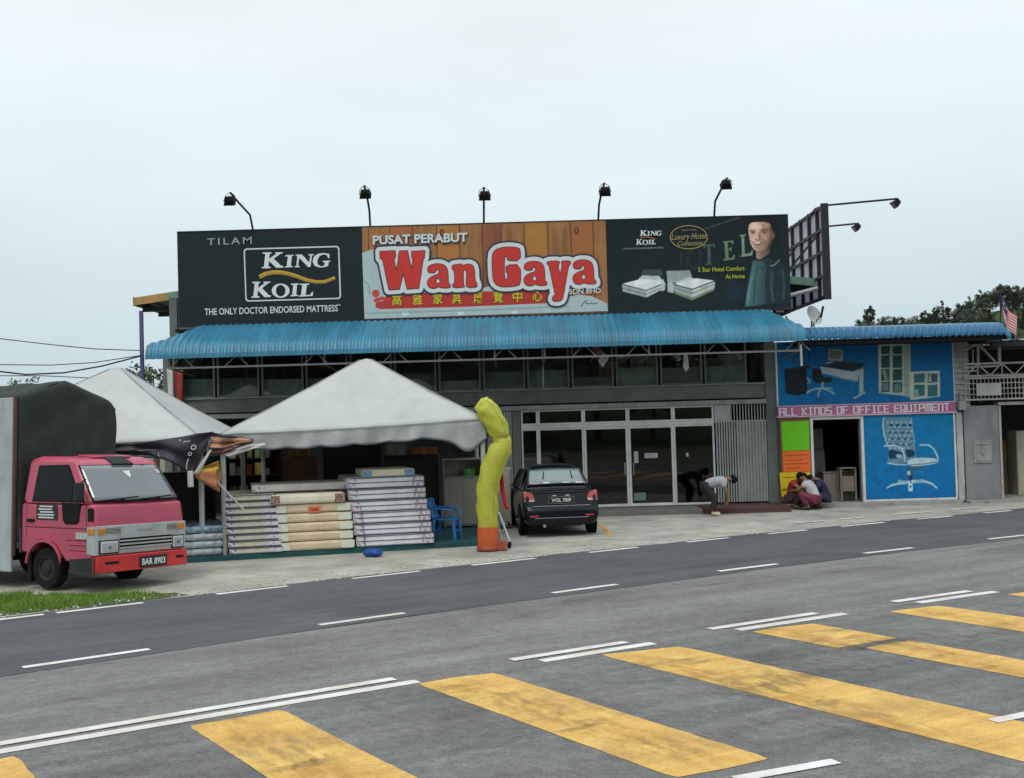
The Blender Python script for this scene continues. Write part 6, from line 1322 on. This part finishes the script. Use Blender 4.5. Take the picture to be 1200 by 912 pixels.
mb = MB(); n = len(up); mb.v = [Vector((x, -ys(z)+.003, z)) for x, z in up] + [Vector((x, ys(z)-.003, z)) for x, z in up]
mb.face(range(n)); mb.face([n+i for i in reversed(range(n))])
for i in range(n): mb.face([i, (i+1) % n, n+(i+1) % n, n+i])
cabt = tp('cab_roof', mb, PINK, bevel=.075, smooth=True)
# windscreen: curved sheet just proud of the body, with black gasket
def wsc(u, v, k, off):
    y = (-.815+1.63*u)*(1-.075*v)*k; z = 1.40+(1.945-1.40)*v; x = -.135-.44*v; x -= .04*(2*u-1)**2
    if k == 1: pass
    return (x+off*.85+.03, y, z+off*.5)
mb = MB(); mb.grid(16, 8, lambda u, v: wsc(u, v*1.06-.03, 1.025, .006)); tp('windscreen_gasket', mb, BLACK, solid=.012, smooth='all')
mb = MB(); mb.grid(16, 8, lambda u, v: wsc(u, v, 1, .02)); ws_ = tp('windscreen', mb, WSC, solid=.004, smooth='all')
mb = MB(); mb.poly([(lambda p: (p[0]+.005, p[1], p[2]+.003))(wsc(u, v, 1, .021)) for u, v in ((.47, .82), (.56, .84), (.55, .68), (.52, .64))]); tp('screen_sticker', mb, NPW, ws_)
mb = MB(); mb.poly([(lambda p: (p[0]+.005, p[1], p[2]+.003))(wsc(u, v, 1, .021)) for u, v in ((.9, .86), (.97, .86), (.97, .74), (.91, .74))]); tp('screen_sticker', mb, flatmat((.45, .35, .4)), ws_)
for a, b in (((.08, -.02), (.50, .07)), ((.52, -.02), (.93, .07))):
    p, q = Vector(wsc(a[0], a[1], 1, .045)), Vector(wsc(b[0], b[1], 1, .035)); mb = MB(); mb.bar(p, q, .016); mb.bar(p*.5+q*.5, Vector(wsc((a[0]+b[0])/2+.05, -.07, 1, .05)), .02); tp('wiper', mb, BLACK)
# side glass, quarter light, door lines
for s in (-1, 1):
    def side(pts, off): return [(x, s*(ys(z)+off), z) for x, z in pts]
    def panel(name, pts, off, m, parent=None, th=.004):
        mb = MB(); mb.prism(side(pts, off), (0, s*th, 0)); return tp(name, mb, m, parent)
    d = panel('door', [(-1.755, 1.37), (-1.668, 2.0), (-0.680, 2.02), (-0.219, 1.40), (-0.219, 1.37)], .0015, PINK)
    panel('door_gasket', [(-1.613, 1.385), (-1.536, 1.965), (-0.768, 1.975), (-0.362, 1.40), (-0.362, 1.385)], .006, BLACK, d)
    panel('door_glass', [(-1.580, 1.40), (-1.509, 1.945), (-0.779, 1.955), (-0.614, 1.72), (-0.614, 1.40)], .011, DGL, d)
    panel('quarter_glass', [(-0.587, 1.40), (-0.587, 1.68), (-0.406, 1.42), (-0.406, 1.40)], .011, DGL, d)
    panel('door_gasket', [(-0.856, 1.378), (-0.812, 1.10), (-0.746, 1.045), (-0.483, 1.045), (-0.417, 1.09), (-0.362, 1.378)], .004, BLACK, d)
    panel('quarter_glass', [(-0.828, 1.374), (-0.784, 1.115), (-0.735, 1.07), (-0.494, 1.07), (-0.439, 1.11), (-0.389, 1.374)], .009, DGL, d)
    for pts in ([(-1.755, .80), (-1.755, 1.37), (-1.762, 1.37), (-1.762, .80)], [(-0.236, .62), (-0.236, 1.37), (-0.229, 1.37), (-0.229, .62)], [(-1.755, .985), (-0.022, .985), (-0.022, .975), (-1.755, .975)], [(-0.724, .80), (-0.252, .80), (-0.252, .792), (-0.724, .792)], [(-0.680, .72), (-0.252, .72), (-0.252, .712), (-0.680, .712)], [(-0.658, .64), (-0.252, .64), (-0.252, .632), (-0.658, .632)]): panel('door_seam', pts, .0015, BLACK, d, .002)
    mb = MB(); mb.box(-1.72, -1.54, s*(HW+.0) if s > 0 else -HW-.03, HW+.03 if s > 0 else -HW, 1.06, 1.11); tp('door_handle', mb, BLACK, d, bevel=.01)
    panel('cab_vent', [(-.19, 1.10), (-.19, 1.30), (-.06, 1.30), (-.06, 1.10)], .003, BLACK, None, .01)
    panel('side_reflector', [(-0.483, .82), (-0.483, .92), (-0.197, .92), (-0.197, .82)], .003, SILV, None, .012)
    mb = MB()
    for k in range(3): mb.box(-.465+k*.09, -.40+k*.09, s*(HW+.016) if s > 0 else -HW-.018, HW+.018 if s > 0 else -HW-.016, .875, .91); mb.box(-.465+k*.09, -.40+k*.09, s*(HW+.016) if s > 0 else -HW-.018, HW+.018 if s > 0 else -HW-.016, .83, .865)
    tp('reflector_cell', mb, LENS)
    panel('fender_flare', [(-1.28+.47*cos(R(a)), .36+.43*sin(R(a))) for a in range(175, 10, -11)] + [(-1.28+.43*cos(R(a)), .36+.39*sin(R(a))) for a in range(10, 176, 11)], .0, PINK, None, .03)
    panel('bumper_corner', [(.0, .30), (.0, .55), (-.62, .50), (-.60, .33)], -.02, CHARC, None, .045)
    panel('corner_trim', [(-.012, .575), (-.012, 1.025), (-.21, 1.01), (-.21, .60)], .002, SILV, None, .012)
    panel('side_indicator', [(-.02, .895), (-.02, .985), (-.17, .98), (-.17, .90)], .0145, AMB, None, .012)
    # mirror
    if s > 0: continue
    t2 = MB(); y = s*(HW+.13); t2.bar((-.32, s*(HW-.02), 1.38), (-.25, y, 1.45), .025); t2.bar((-.32, s*(HW-.04), 1.75), (-.25, y, 1.66), .02); mir = tp('mirror_arm', t2, BLACK)
    t2 = MB(); t2.box(-.285, -.215, y-.085, y+.085, 1.40, 1.70); tp('mirror', t2, CHARC, mir, bevel=.025)
# black notice on the driver's door
mb = MB(); mb.box(-1.49, -.95, -HW-.008, -HW-.003, 1.10, 1.345); dn = tp('door_notice', mb, NPL); mb = MB()
for k, (a, b) in enumerate(((.08, .42), (.05, .40), (.1, .44), (.04, .46), (.06, .44))): mb.box(-1.49+a, -1.49+b, -HW-.011, -HW-.0085, 1.302-k*.044, 1.324-k*.044)
tp('writing', mb, NPW, dn)
# front: silver panel, lamps, slats, bumper, plate
mb = MB(); mb.box(-.03, .0, -HW-.002, HW+.002, .575, 1.025); tp('grille_panel', mb, SILV, bevel=.012)
mb = MB(); mb.box(.001, .006, -.43, .58, .655, .845); gp_ = tp('grille_recess', mb, BLACK)
mb = MB()
for k in range(4): mb.box(.007, .02, -.44, .59, .652+k*.055, .678+k*.055)
tp('grille_slat', mb, SILV, gp_, bevel=.004)
mb = MB(); mb.box(.001, .012, -.09, .20, .92, .965); tp('badge', mb, mat('badge_grey', (.33, .35, .35), .4), bevel=.004)
for s in (-1, 1):
    y0, y1 = (-.80, -.48) if s < 0 else (.60, .815)
    mb = MB(); mb.box(.001, .014, y0-.025, y1+.025, .59, .805); hl = tp('headlight', mb, CHARC, bevel=.006); mb = MB(); mb.box(.013, .03, y0, y1, .61, .785); tp('lens', mb, LENS, hl, bevel=.012); mb = MB(); mb.box(.0305, .034, y0+.03, y1-.03, .635, .76); tp('reflector_bowl', mb, mat('lamp_reflector', (.62, .66, .68), .12, .6), hl, bevel=.003); mb = MB(); mb.lathe([(.035, 0), (.03, .008), (.0, .012)], (.0345, (y0+y1)/2, .697), (1, 0, 0), 14); tp('bulb_cap', mb, mat('bulb_grey', (.2, .21, .22), .3, .5), hl)
    mb = MB(); mb.box(.001, .016, -.84 if s < 0 else .70, -.70 if s < 0 else .84, .895, .985); tp('indicator', mb, AMB, bevel=.008)
    a, b = (-.68, -.42) if s < 0 else (.50, .685)
    mb = MB(); mb.box(.001, .005, a, b, .90, .985); v_ = tp('front_vent', mb, BLACK); mb = MB()
    for k in range(4): mb.box(.006, .012, a, b, .905+k*.021, .915+k*.021)
    tp('vent_slat', mb, SILV, v_)
mb = MB(); mb.prism([(-.05, -HW-.03, .30), (.05, -HW-.0, .31), (.075, -.5, .31), (.085, 0, .31), (.075, .5, .31), (.05, HW, .31), (-.05, HW+.03, .30)], (0, 0, .25)); bp_ = tp('bumper', mb, REDP, bevel=.02, smooth=True)
for y0, y1 in ((-.74, -.5), (.62, .78)):
    mb = MB(); mb.bar((.064, y0, .455), (.077, y1, .455), .008, .035); tp('bumper_slot', mb, BLACK, bp_)
mb = MB(); mb.box(.088, .10, -.12, .42, .335, .515); pl = tp('number_plate', mb, NPL, bevel=.006); text3('BAR 8903', (.1015, .15, .425), (0, 1, 0), (0, 0, 1), .46, .105, NPW, pl, 'writing', .02)
mb = MB(); mb.box(-.38, -.72, 0, 0, 0, 0) if False else mb.prism([(-.54, -.16, 1.955), (-.54, .24, 1.955), (-.80, .22, 2.075), (-.80, -.14, 2.075)], (.015, 0, .03)); tp('roof_hatch', mb, CHARC, bevel=.012)
mb = MB(); mb.prism([(-.80, -.34, 2.075), (-.80, .42, 2.075), (-1.25, .38, 2.10), (-1.25, -.30, 2.10)], (0, 0, .035)); tp('roof_scoop', mb, PINK, bevel=.02)
# chassis, wheels
mb = MB(); mb.box(-5.2, -.3, -.42, -.32, .42, .58); mb.box(-5.2, -.3, .32, .42, .42, .58); mb.box(-.9, -.25, -.6, .6, .3, .5); mb.tube([(-1.28, -.6, .33), (-1.28, .6, .33)], .05); mb.tube([(-3.75, -.6, .33), (-3.75, .6, .33)], .07); mb.box(-1.7, -.62, -.79, .79, .5, .56); tp('chassis', mb, BLACK)
def wheel(parent, x, y, r, wd, s, rimm, name='wheel', steer=0):
    ax = Vector((sin(steer)*s*-1, cos(steer)*s, 0)); c = Vector((x, y, r))
    mb = MB(); mb.lathe([(r*.58, -wd/2), (r*.9, -wd/2), (r, -wd*.38), (r, wd*.38), (r*.94, wd/2), (r*.62, wd/2), (r*.6, wd*.3)], c, ax, 32); w_ = mb.build(name, RUB, parent, smooth=True)
    mb = MB(); mb.lathe([(r*.6, wd*.30), (r*.6, wd*.46), (r*.54, wd*.47), (r*.48, wd*.30), (r*.28, wd*.34), (r*.2, wd*.48), (r*.05, wd*.5)], c, ax, 32); rm = mb.build('rim', rimm, w_, smooth=True)
    a1 = ax.orthogonal().normalized(); a2 = ax.cross(a1); mb = MB()
    for k in range(6): p = c+ax*wd*.345+(a1*cos(k*1.047)+a2*sin(k*1.047))*r*.26; mb.lathe([(.018, 0), (.015, .02)], p, ax, 6)
    mb.build('wheel_nut', DARKST, w_); return w_
RIMD = mat('dark_rim', (.03, .031, .033), .6, .0, spec=.2, dirt=.2)
for s in (-1, 1): wheel(tr, -1.28, s*.745, .325, .2, s, RIMD, steer=.06); wheel(tr, -3.75, s*.70, .325, .34, s, RIMD)
mb = MB()
for s in (-1, 1): mb.box(-1.78, -1.68, s*.73-.1, s*.73+.1, .1, .55)
tp('mudflap', mb, BLACK)
# cargo body: pale side boards, bed and canvas cover
TARP = mat('grey_canvas', (.036, .047, .041), .85, var=.3, scale=1.4, dirt=.25, bump=.6, bscale=5, spec=.15)
def toph(y): 
    t_ = (y+.88)/1.94
    return 3.13 + (.27*t_/.45 if t_ < .45 else .27-.37*(t_-.45)/.55) - .09*max(0, (t_-.9)/.1)**2 - .03*max(0, (.05-t_)/.05)
def fx(u, v):
    y = -.88+1.94*u; z = .72+(toph(y)-.72)*v
    return (-2.0-.012*sin(z*5+u*3)+.035*sin((y*2.2+z*1.7)*2.2)*max(0, v-.35)+.02*abs(sin((y*1.2-z*2.1)*2.6))*v+.012*sin(y*11+z*4)*v-.05*max(0, (v-.965)/.035)**2-.05*(max(0, (u-.96)/.04)**2+max(0, (.04-u)/.04)**2), y, z)
mb = MB(); mb.grid(44, 40, fx)
def over(u, v):
    y = -.88+1.94*u; return (-2.04-3.4*v, y, toph(y)-.012+.012*sin(v*22)*sin(u*3.1))
mb.grid(44, 24, over)
for s in (0, 1): mb.grid(24, 16, lambda u, v, s=s: (-2.04-3.4*u, (-.88, 1.06)[s]+(.012*sin(u*40+v*5))*v, .72+(toph((-.88, 1.06)[s])-.72)*v))
tp('canvas_cover', mb, TARP, smooth='all', fixn=False, solid=.006)
mb = MB(); mb.box(-5.4, -1.99, -.87, 1.04, .62, .72); mb.box(-1.985, -1.95, -.85, 1.0, .55, .95); tp('cargo_bed', mb, mat('bed_steel', (.07, .075, .075), .7, dirt=.3), bevel=.01)
mb = MB(); mb.box(-5.4, -2.07, -.94, -.895, .24, 3.08); tp('side_board', mb, mat('pale_side_board', (.36, .40, .42), .5, dirt=.35), bevel=.01)
mb = MB(); mb.box(-2.065, -2.015, -.935, -.89, .5, 3.1); tp('corner_post', mb, mat('rusty_brown', (.10, .05, .03), .8))
mb = MB(); mb.box(-5.4, -2.07, 1.075, 1.11, .6, 1.2); tp('side_board', mb, mat('pale_side_board', (.46, .49, .50), .5), bevel=.01)

# ------------------------------------------------------------------ dark saloon car
CARP = mat('blue_black_paint', (.003, .005, .008), .22, var=.05, spec=.25, coat=.2); CGL = mat('car_glass', (.13, .18, .18), .05, var=.15, scale=2, spec=1.0, coat=1.0); CHR = mat('dull_chrome', (.35, .37, .38), .25, .8)
car = thing('parked_car', 'blue black saloon car parked nose towards the shop beside the air dancer', 'car', (.985, 24.45, 0), R(96))
def cp(name, mb, m, parent=None, **k): return mb.build(name, m, parent or car, **k)
secs = [(-.0, .70, .33, .54), (.02, .775, .26, .60), (.055, .795, .24, .63), (.085, .80, .23, .66), (.13, .81, .22, .93), (.19, .815, .21, .985), (.45, .82, .20, .995), (.9, .825, .2, .985), (1.5, .825, .19, .965), (2.3, .825, .19, .955), (3.0, .82, .19, .95), (3.5, .80, .19, .90), (3.9, .775, .2, .82), (4.12, .72, .22, .72), (4.22, .60, .3, .58)]
def prof_c(w, zb, zt): return [(0, zb), (w*.7, zb), (w*.93, zb+.05), (w*.985, zb+.16 if zt-zb > .3 else (zb+zt)/2), (w, zb+(zt-zb)*.55), (w*.985, zb+(zt-zb)*.78), (w*.94, zt-.035), (w*.84, zt-.008), (w*.5, zt+.004), (0, zt+.008)]
mb = MB(); rows = []
for x, w_, zb, zt in secs:
    pr_ = prof_c(w_, zb, zt); full = pr_ + [(-y, z) for y, z in pr_[::-1][1:-1]]; rows.append([Vector((x, y, z)) for y, z in full])
m_ = len(rows[0])
for r_ in rows: mb.v += r_
for i in range(len(rows)-1):
    for k in range(m_): mb.face([i*m_+k, i*m_+(k+1) % m_, (i+1)*m_+(k+1) % m_, (i+1)*m_+k])
mb.face(range(m_)); mb.face([(len(rows)-1)*m_+k for k in reversed(range(m_))])
cp('body', mb, CARP, smooth='all', sub=2)
gh = [(.50, .70, .965), (.62, .705, 1.02), (1.08, .60, 1.36), (1.32, .575, 1.43), (1.8, .57, 1.455), (2.25, .575, 1.43), (2.5, .60, 1.36), (3.1, .70, .99), (3.2, .69, .95)]
mb = MB(); b_ = [(.48, .74, .95), (.60, .75, .965), (1.0, .755, .965), (1.4, .755, .965), (1.8, .755, .965), (2.3, .755, .96), (2.7, .755, .955), (3.1, .74, .95), (3.22, .72, .94)]
for gi, ((x, w_, z), (x2, w2, z2)) in enumerate(zip(gh, b_)):
    cv_ = (.2, .2, .35, 1, 1, 1, .5, .2, .2)[gi]
    mb.v += [Vector(p) for p in ((x2, -w2, z2), (x, -w_, z), (x, -w_*.62, z+.03*cv_), (x, 0, z+.045*cv_), (x, w_*.62, z+.03*cv_), (x, w_, z), (x2, w2, z2))]
for i in range(8):
    for k in range(6): a = i*7+k; mb.face([a, a+1, a+8, a+7])
roof_ = cp('cabin', mb, CARP, smooth='all', sub=2)
# rear window with pale reflection, side windows
def rw(u, v, off=0.0):
    x = .655+.40*v; z = 1.055+.305*v; w_ = (.685-.085*v); return (x-off*.6-.012, (2*u-1)*w_*.93, z+off*.8+.012+.016*(1-(2*u-1)**2))
mb = MB(); mb.grid(16, 6, lambda u, v: rw((u-.5)*1.06+.5, v*1.1-.05, .006)); cp('rear_gasket', mb, BLACK, smooth='all', fixn=False)
mb = MB(); mb.grid(16, 6, lambda u, v: rw(u, v, .014)); rwin = cp('rear_window', mb, CGL, smooth='all', solid=.003)
for u, m in ((.12, NPW), (.34, flatmat((.5, .5, .45))), (.68, NPW), (.85, flatmat((.5, .25, .3)))):
    mb = MB(); mb.poly([rw(u-.06, .015, .019), rw(u+.06, .015, .019), rw(u+.05, .085, .019), rw(u-.05, .075, .019)]); cp('window_sticker', mb, m, rwin, fixn=False)
for u in (.2, .72):
    mb = MB(); mb.poly([rw(u, .3, .018), rw(u+.025, .3, .018), rw(u+.0, .85, .018), rw(u-.015, .85, .018)]); cp('rear_dark_strip' if False else 'window_dark_strip', mb, BLACK, rwin, fixn=False)  # thin dark strips running up the rear glass
for s in (-1, 1):
    for x0, x1, xt0, xt1 in ((.98, 1.72, 1.24, 1.72), (1.78, 2.78, 1.78, 2.38)):
        mb = MB(); pts = [(x0, s*.742, .99), (x1, s*.742, .985), (xt1, s*.612, 1.375), (xt0, s*.612, 1.375)]; mb.prism([(x, y+s*.012, z) for x, y, z in pts], (0, s*.004, 0)); cp('side_window', mb, DGL)
    mb = MB(); mb.ball((2.62, s*.93, 1.0), (.06, .105, .075), 14, 10); mr_ = cp('mirror', mb, CARP, smooth='all'); mb = MB(); mb.box(2.565, 2.57, s*.93-.07, s*.93+.07, .955, 1.045); cp('mirror_glass', mb, mat('mirror_silver', (.8, .82, .82), .03, 1.0), mr_, bevel=.002); mb = MB(); mb.bar((2.66, s*.74, .97), (2.64, s*.86, .98), .03); cp('mirror_stalk', mb, CARP, mr_)
    # tail lamp: red upper, clear lower
    def tl(y, z): return (.128+.03*max(0, (abs(y)-.60)/.2)+ (z-.8)*.22, y, z)
    mb = MB(); mb.prism([tl(s*.565, .80), tl(s*.785, .78), tl(s*.79, .95), tl(s*.745, .965), tl(s*.60, .90)], (-.03, 0, 0)); tl_ = cp('tail_lamp', mb, REDL, bevel=.008)
    mb = MB(); mb.prism([tl(s*.575, .745), tl(s*.785, .745), tl(s*.785, .778), tl(s*.568, .798)], (-.03, 0, 0)); cp('reverse_lens', mb, mat('pink_clear_lens', (.5, .32, .32), .15, spec=.8, coat=1), tl_, bevel=.006)
    mb = MB(); mb.box(-.008, .03, min(s*.50, s*.68), max(s*.50, s*.68), .425, .46); cp('reflector', mb, REDL, bevel=.006)
    for x in (.80, 3.30):
        mb = MB(); mb.lathe([(.36, 0), (.36, .004), (.30, .006)], (x, s*.822, .31), (0, s, 0), 28); cp('wheel_arch', mb, BLACK)
        wheel(car, x, s*.745, .295, .19, s, mat('alloy_grey', (.25, .26, .27), .35, .5))
mb = MB(); mb.grid(20, 3, lambda u, v: (.115+.03*v-.03*(1-(2*u-1)**2)-.02*(v > .3), (2*u-1)*.60, .965+.022*v+.012*(1-(2*u-1)**2))); cp('boot_lip', mb, CARP, solid=.03, smooth='all')
mb = MB(); mb.bar((.055, -.62, .645), (.055, .62, .645), .03, .02); cp('boot_strip', mb, CHR, bevel=.006)
mb = MB(); mb.bar((-.004, -.58, .40), (-.004, .58, .40), .02, .014); cp('bumper_strip', mb, CHR, bevel=.004)
mb = MB(); mb.box(.02, .085, -.45, .45, .22, .30); cp('bumper_valance', mb, BLACK, bevel=.02)
mb = MB(); mb.box(.058, .104, -.27, .27, .70, .835); pl = cp('number_plate', mb, NPL, bevel=.006); mb = MB()
for a, b in (((-.272, .698), (.272, .698)), ((-.272, .837), (.272, .837)), ((-.272, .698), (-.272, .837)), ((.272, .698), (.272, .837))): mb.bar((.056, a[0], a[1]), (.056, b[0], b[1]), .012)
cp('plate_frame', mb, CHR, pl); text3('WGL 7809', (.0565, 0, .767), (0, -1, 0), (0, 0, 1), .42, .08, NPW, pl, 'writing', .02)
for y in (-.14, .14): mb = MB(); mb.box(.10, .125, y-.05, y+.05, .85, .872); cp('plate_lamp', mb, LENS, bevel=.003)
mb = MB(); mb.tube([(.3, .38, .235), (-.01, .38, .235)], .035, 12); cp('exhaust_pipe', mb, CHR, smooth=True)
mb = MB(); mb.tube([(.9, -.5, 1.44), (.8, -.5, 1.5)], .004, 5); 

# ------------------------------------------------------------------ people
SKIN = mat('skin_brown', (.20, .105, .065), .6, var=.06); HAIR = mat('black_hair', (.008, .007, .007), .7, spec=.1)
import bmesh
def skin(name, pts, edges, m, parent, sub=2):
    me = bpy.data.meshes.new(name); names = list(pts); me.from_pydata([pts[k][0] for k in names], [(names.index(a), names.index(b)) for a, b in edges], [])
    bm = bmesh.new(); bm.from_mesh(me); lay = bm.verts.layers.skin.verify()
    for v, k in zip(bm.verts, names):
        r_ = pts[k][1]; v[lay].radius = r_ if isinstance(r_, tuple) else (r_, r_); v[lay].use_root = (k == names[0])
    bm.to_mesh(me); bm.free(); me.materials.append(m)
    o = bpy.data.objects.new(name, me); COL.objects.link(o); o.parent = parent
    s_ = o.modifiers.new('skin', 'SKIN'); s_.use_smooth_shade = True; b = o.modifiers.new('sub', 'SUBSURF'); b.levels = sub; b.render_levels = sub; return o
def figure(label, loc, rz, J, top, legs, shoes, sleeve=.5, sarong=False, face_dir=(1, 0, -.3)):
    """J: joints; the figure looks along its local +x"""
    t = thing('person', label, 'person', loc, rz); P = {k: Vector(v) for k, v in J.items()}
    b = {'pelvis': (P['pelvis'], .11), 'waist': ((P['pelvis']+P['chest'])/2, .10), 'chest': (P['chest'], .115), 'neck': (P['neck'], .052), 'head': (P['head'], .088), 'crown': (P['head']+(P['head']-P['neck']).normalized()*.075, .07)}
    e = [('pelvis', 'waist'), ('waist', 'chest'), ('chest', 'neck'), ('neck', 'head'), ('head', 'crown')]
    for s in 'LR':
        b['sh'+s] = (P['sh'+s], .058); b['el'+s] = (P['el'+s], .042); b['wr'+s] = (P['wr'+s], .028); pm = P['wr'+s]+(P['wr'+s]-P['el'+s]).normalized()*.07; b['pa'+s] = (pm, (.036, .02))
        b['hi'+s] = (P['hi'+s], .09); b['kn'+s] = (P['kn'+s], .062); b['an'+s] = (P['an'+s], .042); b['to'+s] = (P['to'+s], .036)
        e += [('chest', 'sh'+s), ('sh'+s, 'el'+s), ('el'+s, 'wr'+s), ('wr'+s, 'pa'+s), ('pelvis', 'hi'+s), ('hi'+s, 'kn'+s), ('kn'+s, 'an'+s), ('an'+s, 'to'+s)]
        d = (P['wr'+s]-P['el'+s]).normalized(); sd = d.orthogonal().normalized()
        for k in range(4):
            o_ = sd*(-.027+.018*k); b['f%d%s' % (k, s)] = (pm+d*.03+o_, .0095); b['g%d%s' % (k, s)] = (pm+d*(.085+(.01, .02, .016, 0)[k])+o_*1.1+d.cross(sd)*.02, .007); e += [('pa'+s, 'f%d%s' % (k, s)), ('f%d%s' % (k, s), 'g%d%s' % (k, s))]
        b['t0'+s] = (pm-d*.03+sd*.045, .011); b['t1'+s] = (pm+d*.02+sd*.065, .008); e += [('pa'+s, 't0'+s), ('t0'+s, 't1'+s)]
    body = skin('body', b, e, SKIN, t)
    sh = {'pelvis': (P['pelvis'], .135), 'waist': ((P['pelvis']+P['chest'])/2, .15), 'chest': (P['chest'], .165), 'collar': (P['chest']*.3+P['neck']*.7, .085)}; se = [('pelvis', 'waist'), ('waist', 'chest'), ('chest', 'collar')]
    for s in 'LR': sh['s'+s] = (P['sh'+s], .092); sh['m'+s] = (P['sh'+s]*(1-sleeve)+P['el'+s]*sleeve, .066); se += [('chest', 's'+s), ('s'+s, 'm'+s)]
    skin('shirt', sh, se, top, t)
    lg = {'pelvis': (P['pelvis'], .118)}; le = []
    k_ = 1.25 if sarong else 1
    for s in 'LR': lg['h'+s] = (P['hi'+s], .10*k_); lg['k'+s] = (P['kn'+s], .085*k_); lg['a'+s] = (P['an'+s]*.92+P['kn'+s]*.08, .066*k_); le += [('pelvis', 'h'+s), ('h'+s, 'k'+s), ('k'+s, 'a'+s)]
    skin('sarong' if sarong else 'trousers', lg, le, legs, t, 3)
    for s in 'LR': skin('shoe', {'heel': (P['an'+s]+Vector((-.03, 0, -.03)), .048), 'mid': (P['an'+s]*.5+P['to'+s]*.5+Vector((0, 0, -.01)), .046), 'toe': (P['to'+s]+Vector((.03, 0, .0)), .038)}, [('heel', 'mid'), ('mid', 'toe')], shoes, t)
    h = P['head']; up_ = (P['head']-P['neck']).normalized(); f = Vector(face_dir); f = (f-up_*f.dot(up_)).normalized(); r_ = f.cross(up_); c = h+up_*.03
    M = Matrix((f, -r_, up_)).transposed().to_4x4(); M.translation = c
    mb = MB(); mb.grid(20, 10, lambda u, v: (lambda a, q: (-.012+.104*cos(a)*sin(q), .094*sin(a)*sin(q), .022+.112*cos(q)*(1)))(6.283*u, (.02+.70*v)*math.pi*(.62+.38*(1-cos(6.283*u))/2))); mb.xf(M).build('hair', HAIR, t, smooth='all', fixn=False, solid=.005)
    mb = MB(); mb.ball((.093, 0, -.03), (.018, .014, .024), 8, 6); mb.ball((.0, .09, -.02), (.02, .012, .03), 8, 6); mb.ball((.0, -.09, -.02), (.02, .012, .03), 8, 6); mb.xf(M).build('nose_and_ear' if False else 'nose', SKIN, body, smooth='all')
    mb = MB(); mb.ball((.083, .033, -.002), (.008, .014, .008), 8, 6); mb.ball((.083, -.033, -.002), (.008, .014, .008), 8, 6); mb.xf(M).build('eyes', mat('eye_dark', (.03, .02, .02), .2), body)
    mb = MB(); mb.ball((.086, 0, -.062), (.006, .024, .006), 8, 6); mb.xf(M).build('mouth', mat('lip', (.2, .06, .05), .5), body); return t
def squat(tilt=0, arm=.0, head=(0, 0, 0)):
    J = {'pelvis': (-.05, 0, .27), 'chest': (.10+tilt, 0, .60), 'neck': (.17+tilt, 0, .755), 'head': (.235+tilt+head[0], head[1], .85+head[2])}
    for s, q in (('L', 1), ('R', -1)): J.update({'sh'+s: (.11+tilt, q*.185, .67), 'el'+s: (.33+tilt, q*.20, .50+arm), 'wr'+s: (.50+tilt, q*.07, .47+arm), 'hi'+s: (-.02, q*.10, .26), 'kn'+s: (.36, q*.15, .43), 'an'+s: (.12, q*.12, .085), 'to'+s: (.29, q*.13, .035)})
    return J
figure('person in a white shirt and maroon sarong squatting with back bent, before the brown panel', (7.62, 29.35, 0), R(150), squat(.06, 0, (.02, 0, -.04)), mat('white_shirt', (.50, .49, .53), .85, bump=.3, bscale=8), mat('maroon_sarong', (.16, .025, .055), .85, bump=.3, bscale=9), mat('brown_sandal', (.05, .03, .025), .7), .55, True)
figure('person in a red shirt squatting in front of the yellow poster', (7.13, 29.80, 0), R(-40), squat(.03, .03, (.03, 0, -.05)), mat('red_shirt', (.30, .02, .025), .85), mat('dark_shorts', (.03, .02, .035), .85), mat('brown_sandal', (.05, .03, .025), .7), .5, face_dir=(1, -.3, -.25))
figure('person in dark navy clothes squatting at the right of the white shirt', (7.98, 29.72, 0), R(175), squat(.02, -.05, (.06, 0, -.10)), mat('navy_clothes', (.02, .025, .07), .85), mat('navy_trousers', (.018, .022, .05), .85), mat('black_shoe', (.012, .012, .012), .5), .9)
JB = {'pelvis': (-.24, 0, .74), 'chest': (.14, 0, .86), 'neck': (.30, 0, .905), 'head': (.40, 0, .88)}
for s, q in (('L', 1), ('R', -1)): JB.update({'sh'+s: (.20, q*.18, .85), 'el'+s: (.30, q*.20, .58), 'wr'+s: (.30, q*.09, .34), 'hi'+s: (-.22, q*.10, .72), 'kn'+s: (.02, q*.12, .42), 'an'+s: (-.06, q*.12, .09), 'to'+s: (.10, q*.13, .035)})
q = gp(838, 604); figure('person in a pale grey shirt and dark trousers bending over by the folding gate', (q.x, q.y, 0), R(-8), JB, mat('pale_grey_shirt', (.36, .38, .42), .85, bump=.3, bscale=8), mat('black_trousers', (.018, .018, .02), .85), mat('cream_shoe', (.5, .46, .30), .6), .6, face_dir=(.6, 0, -1))
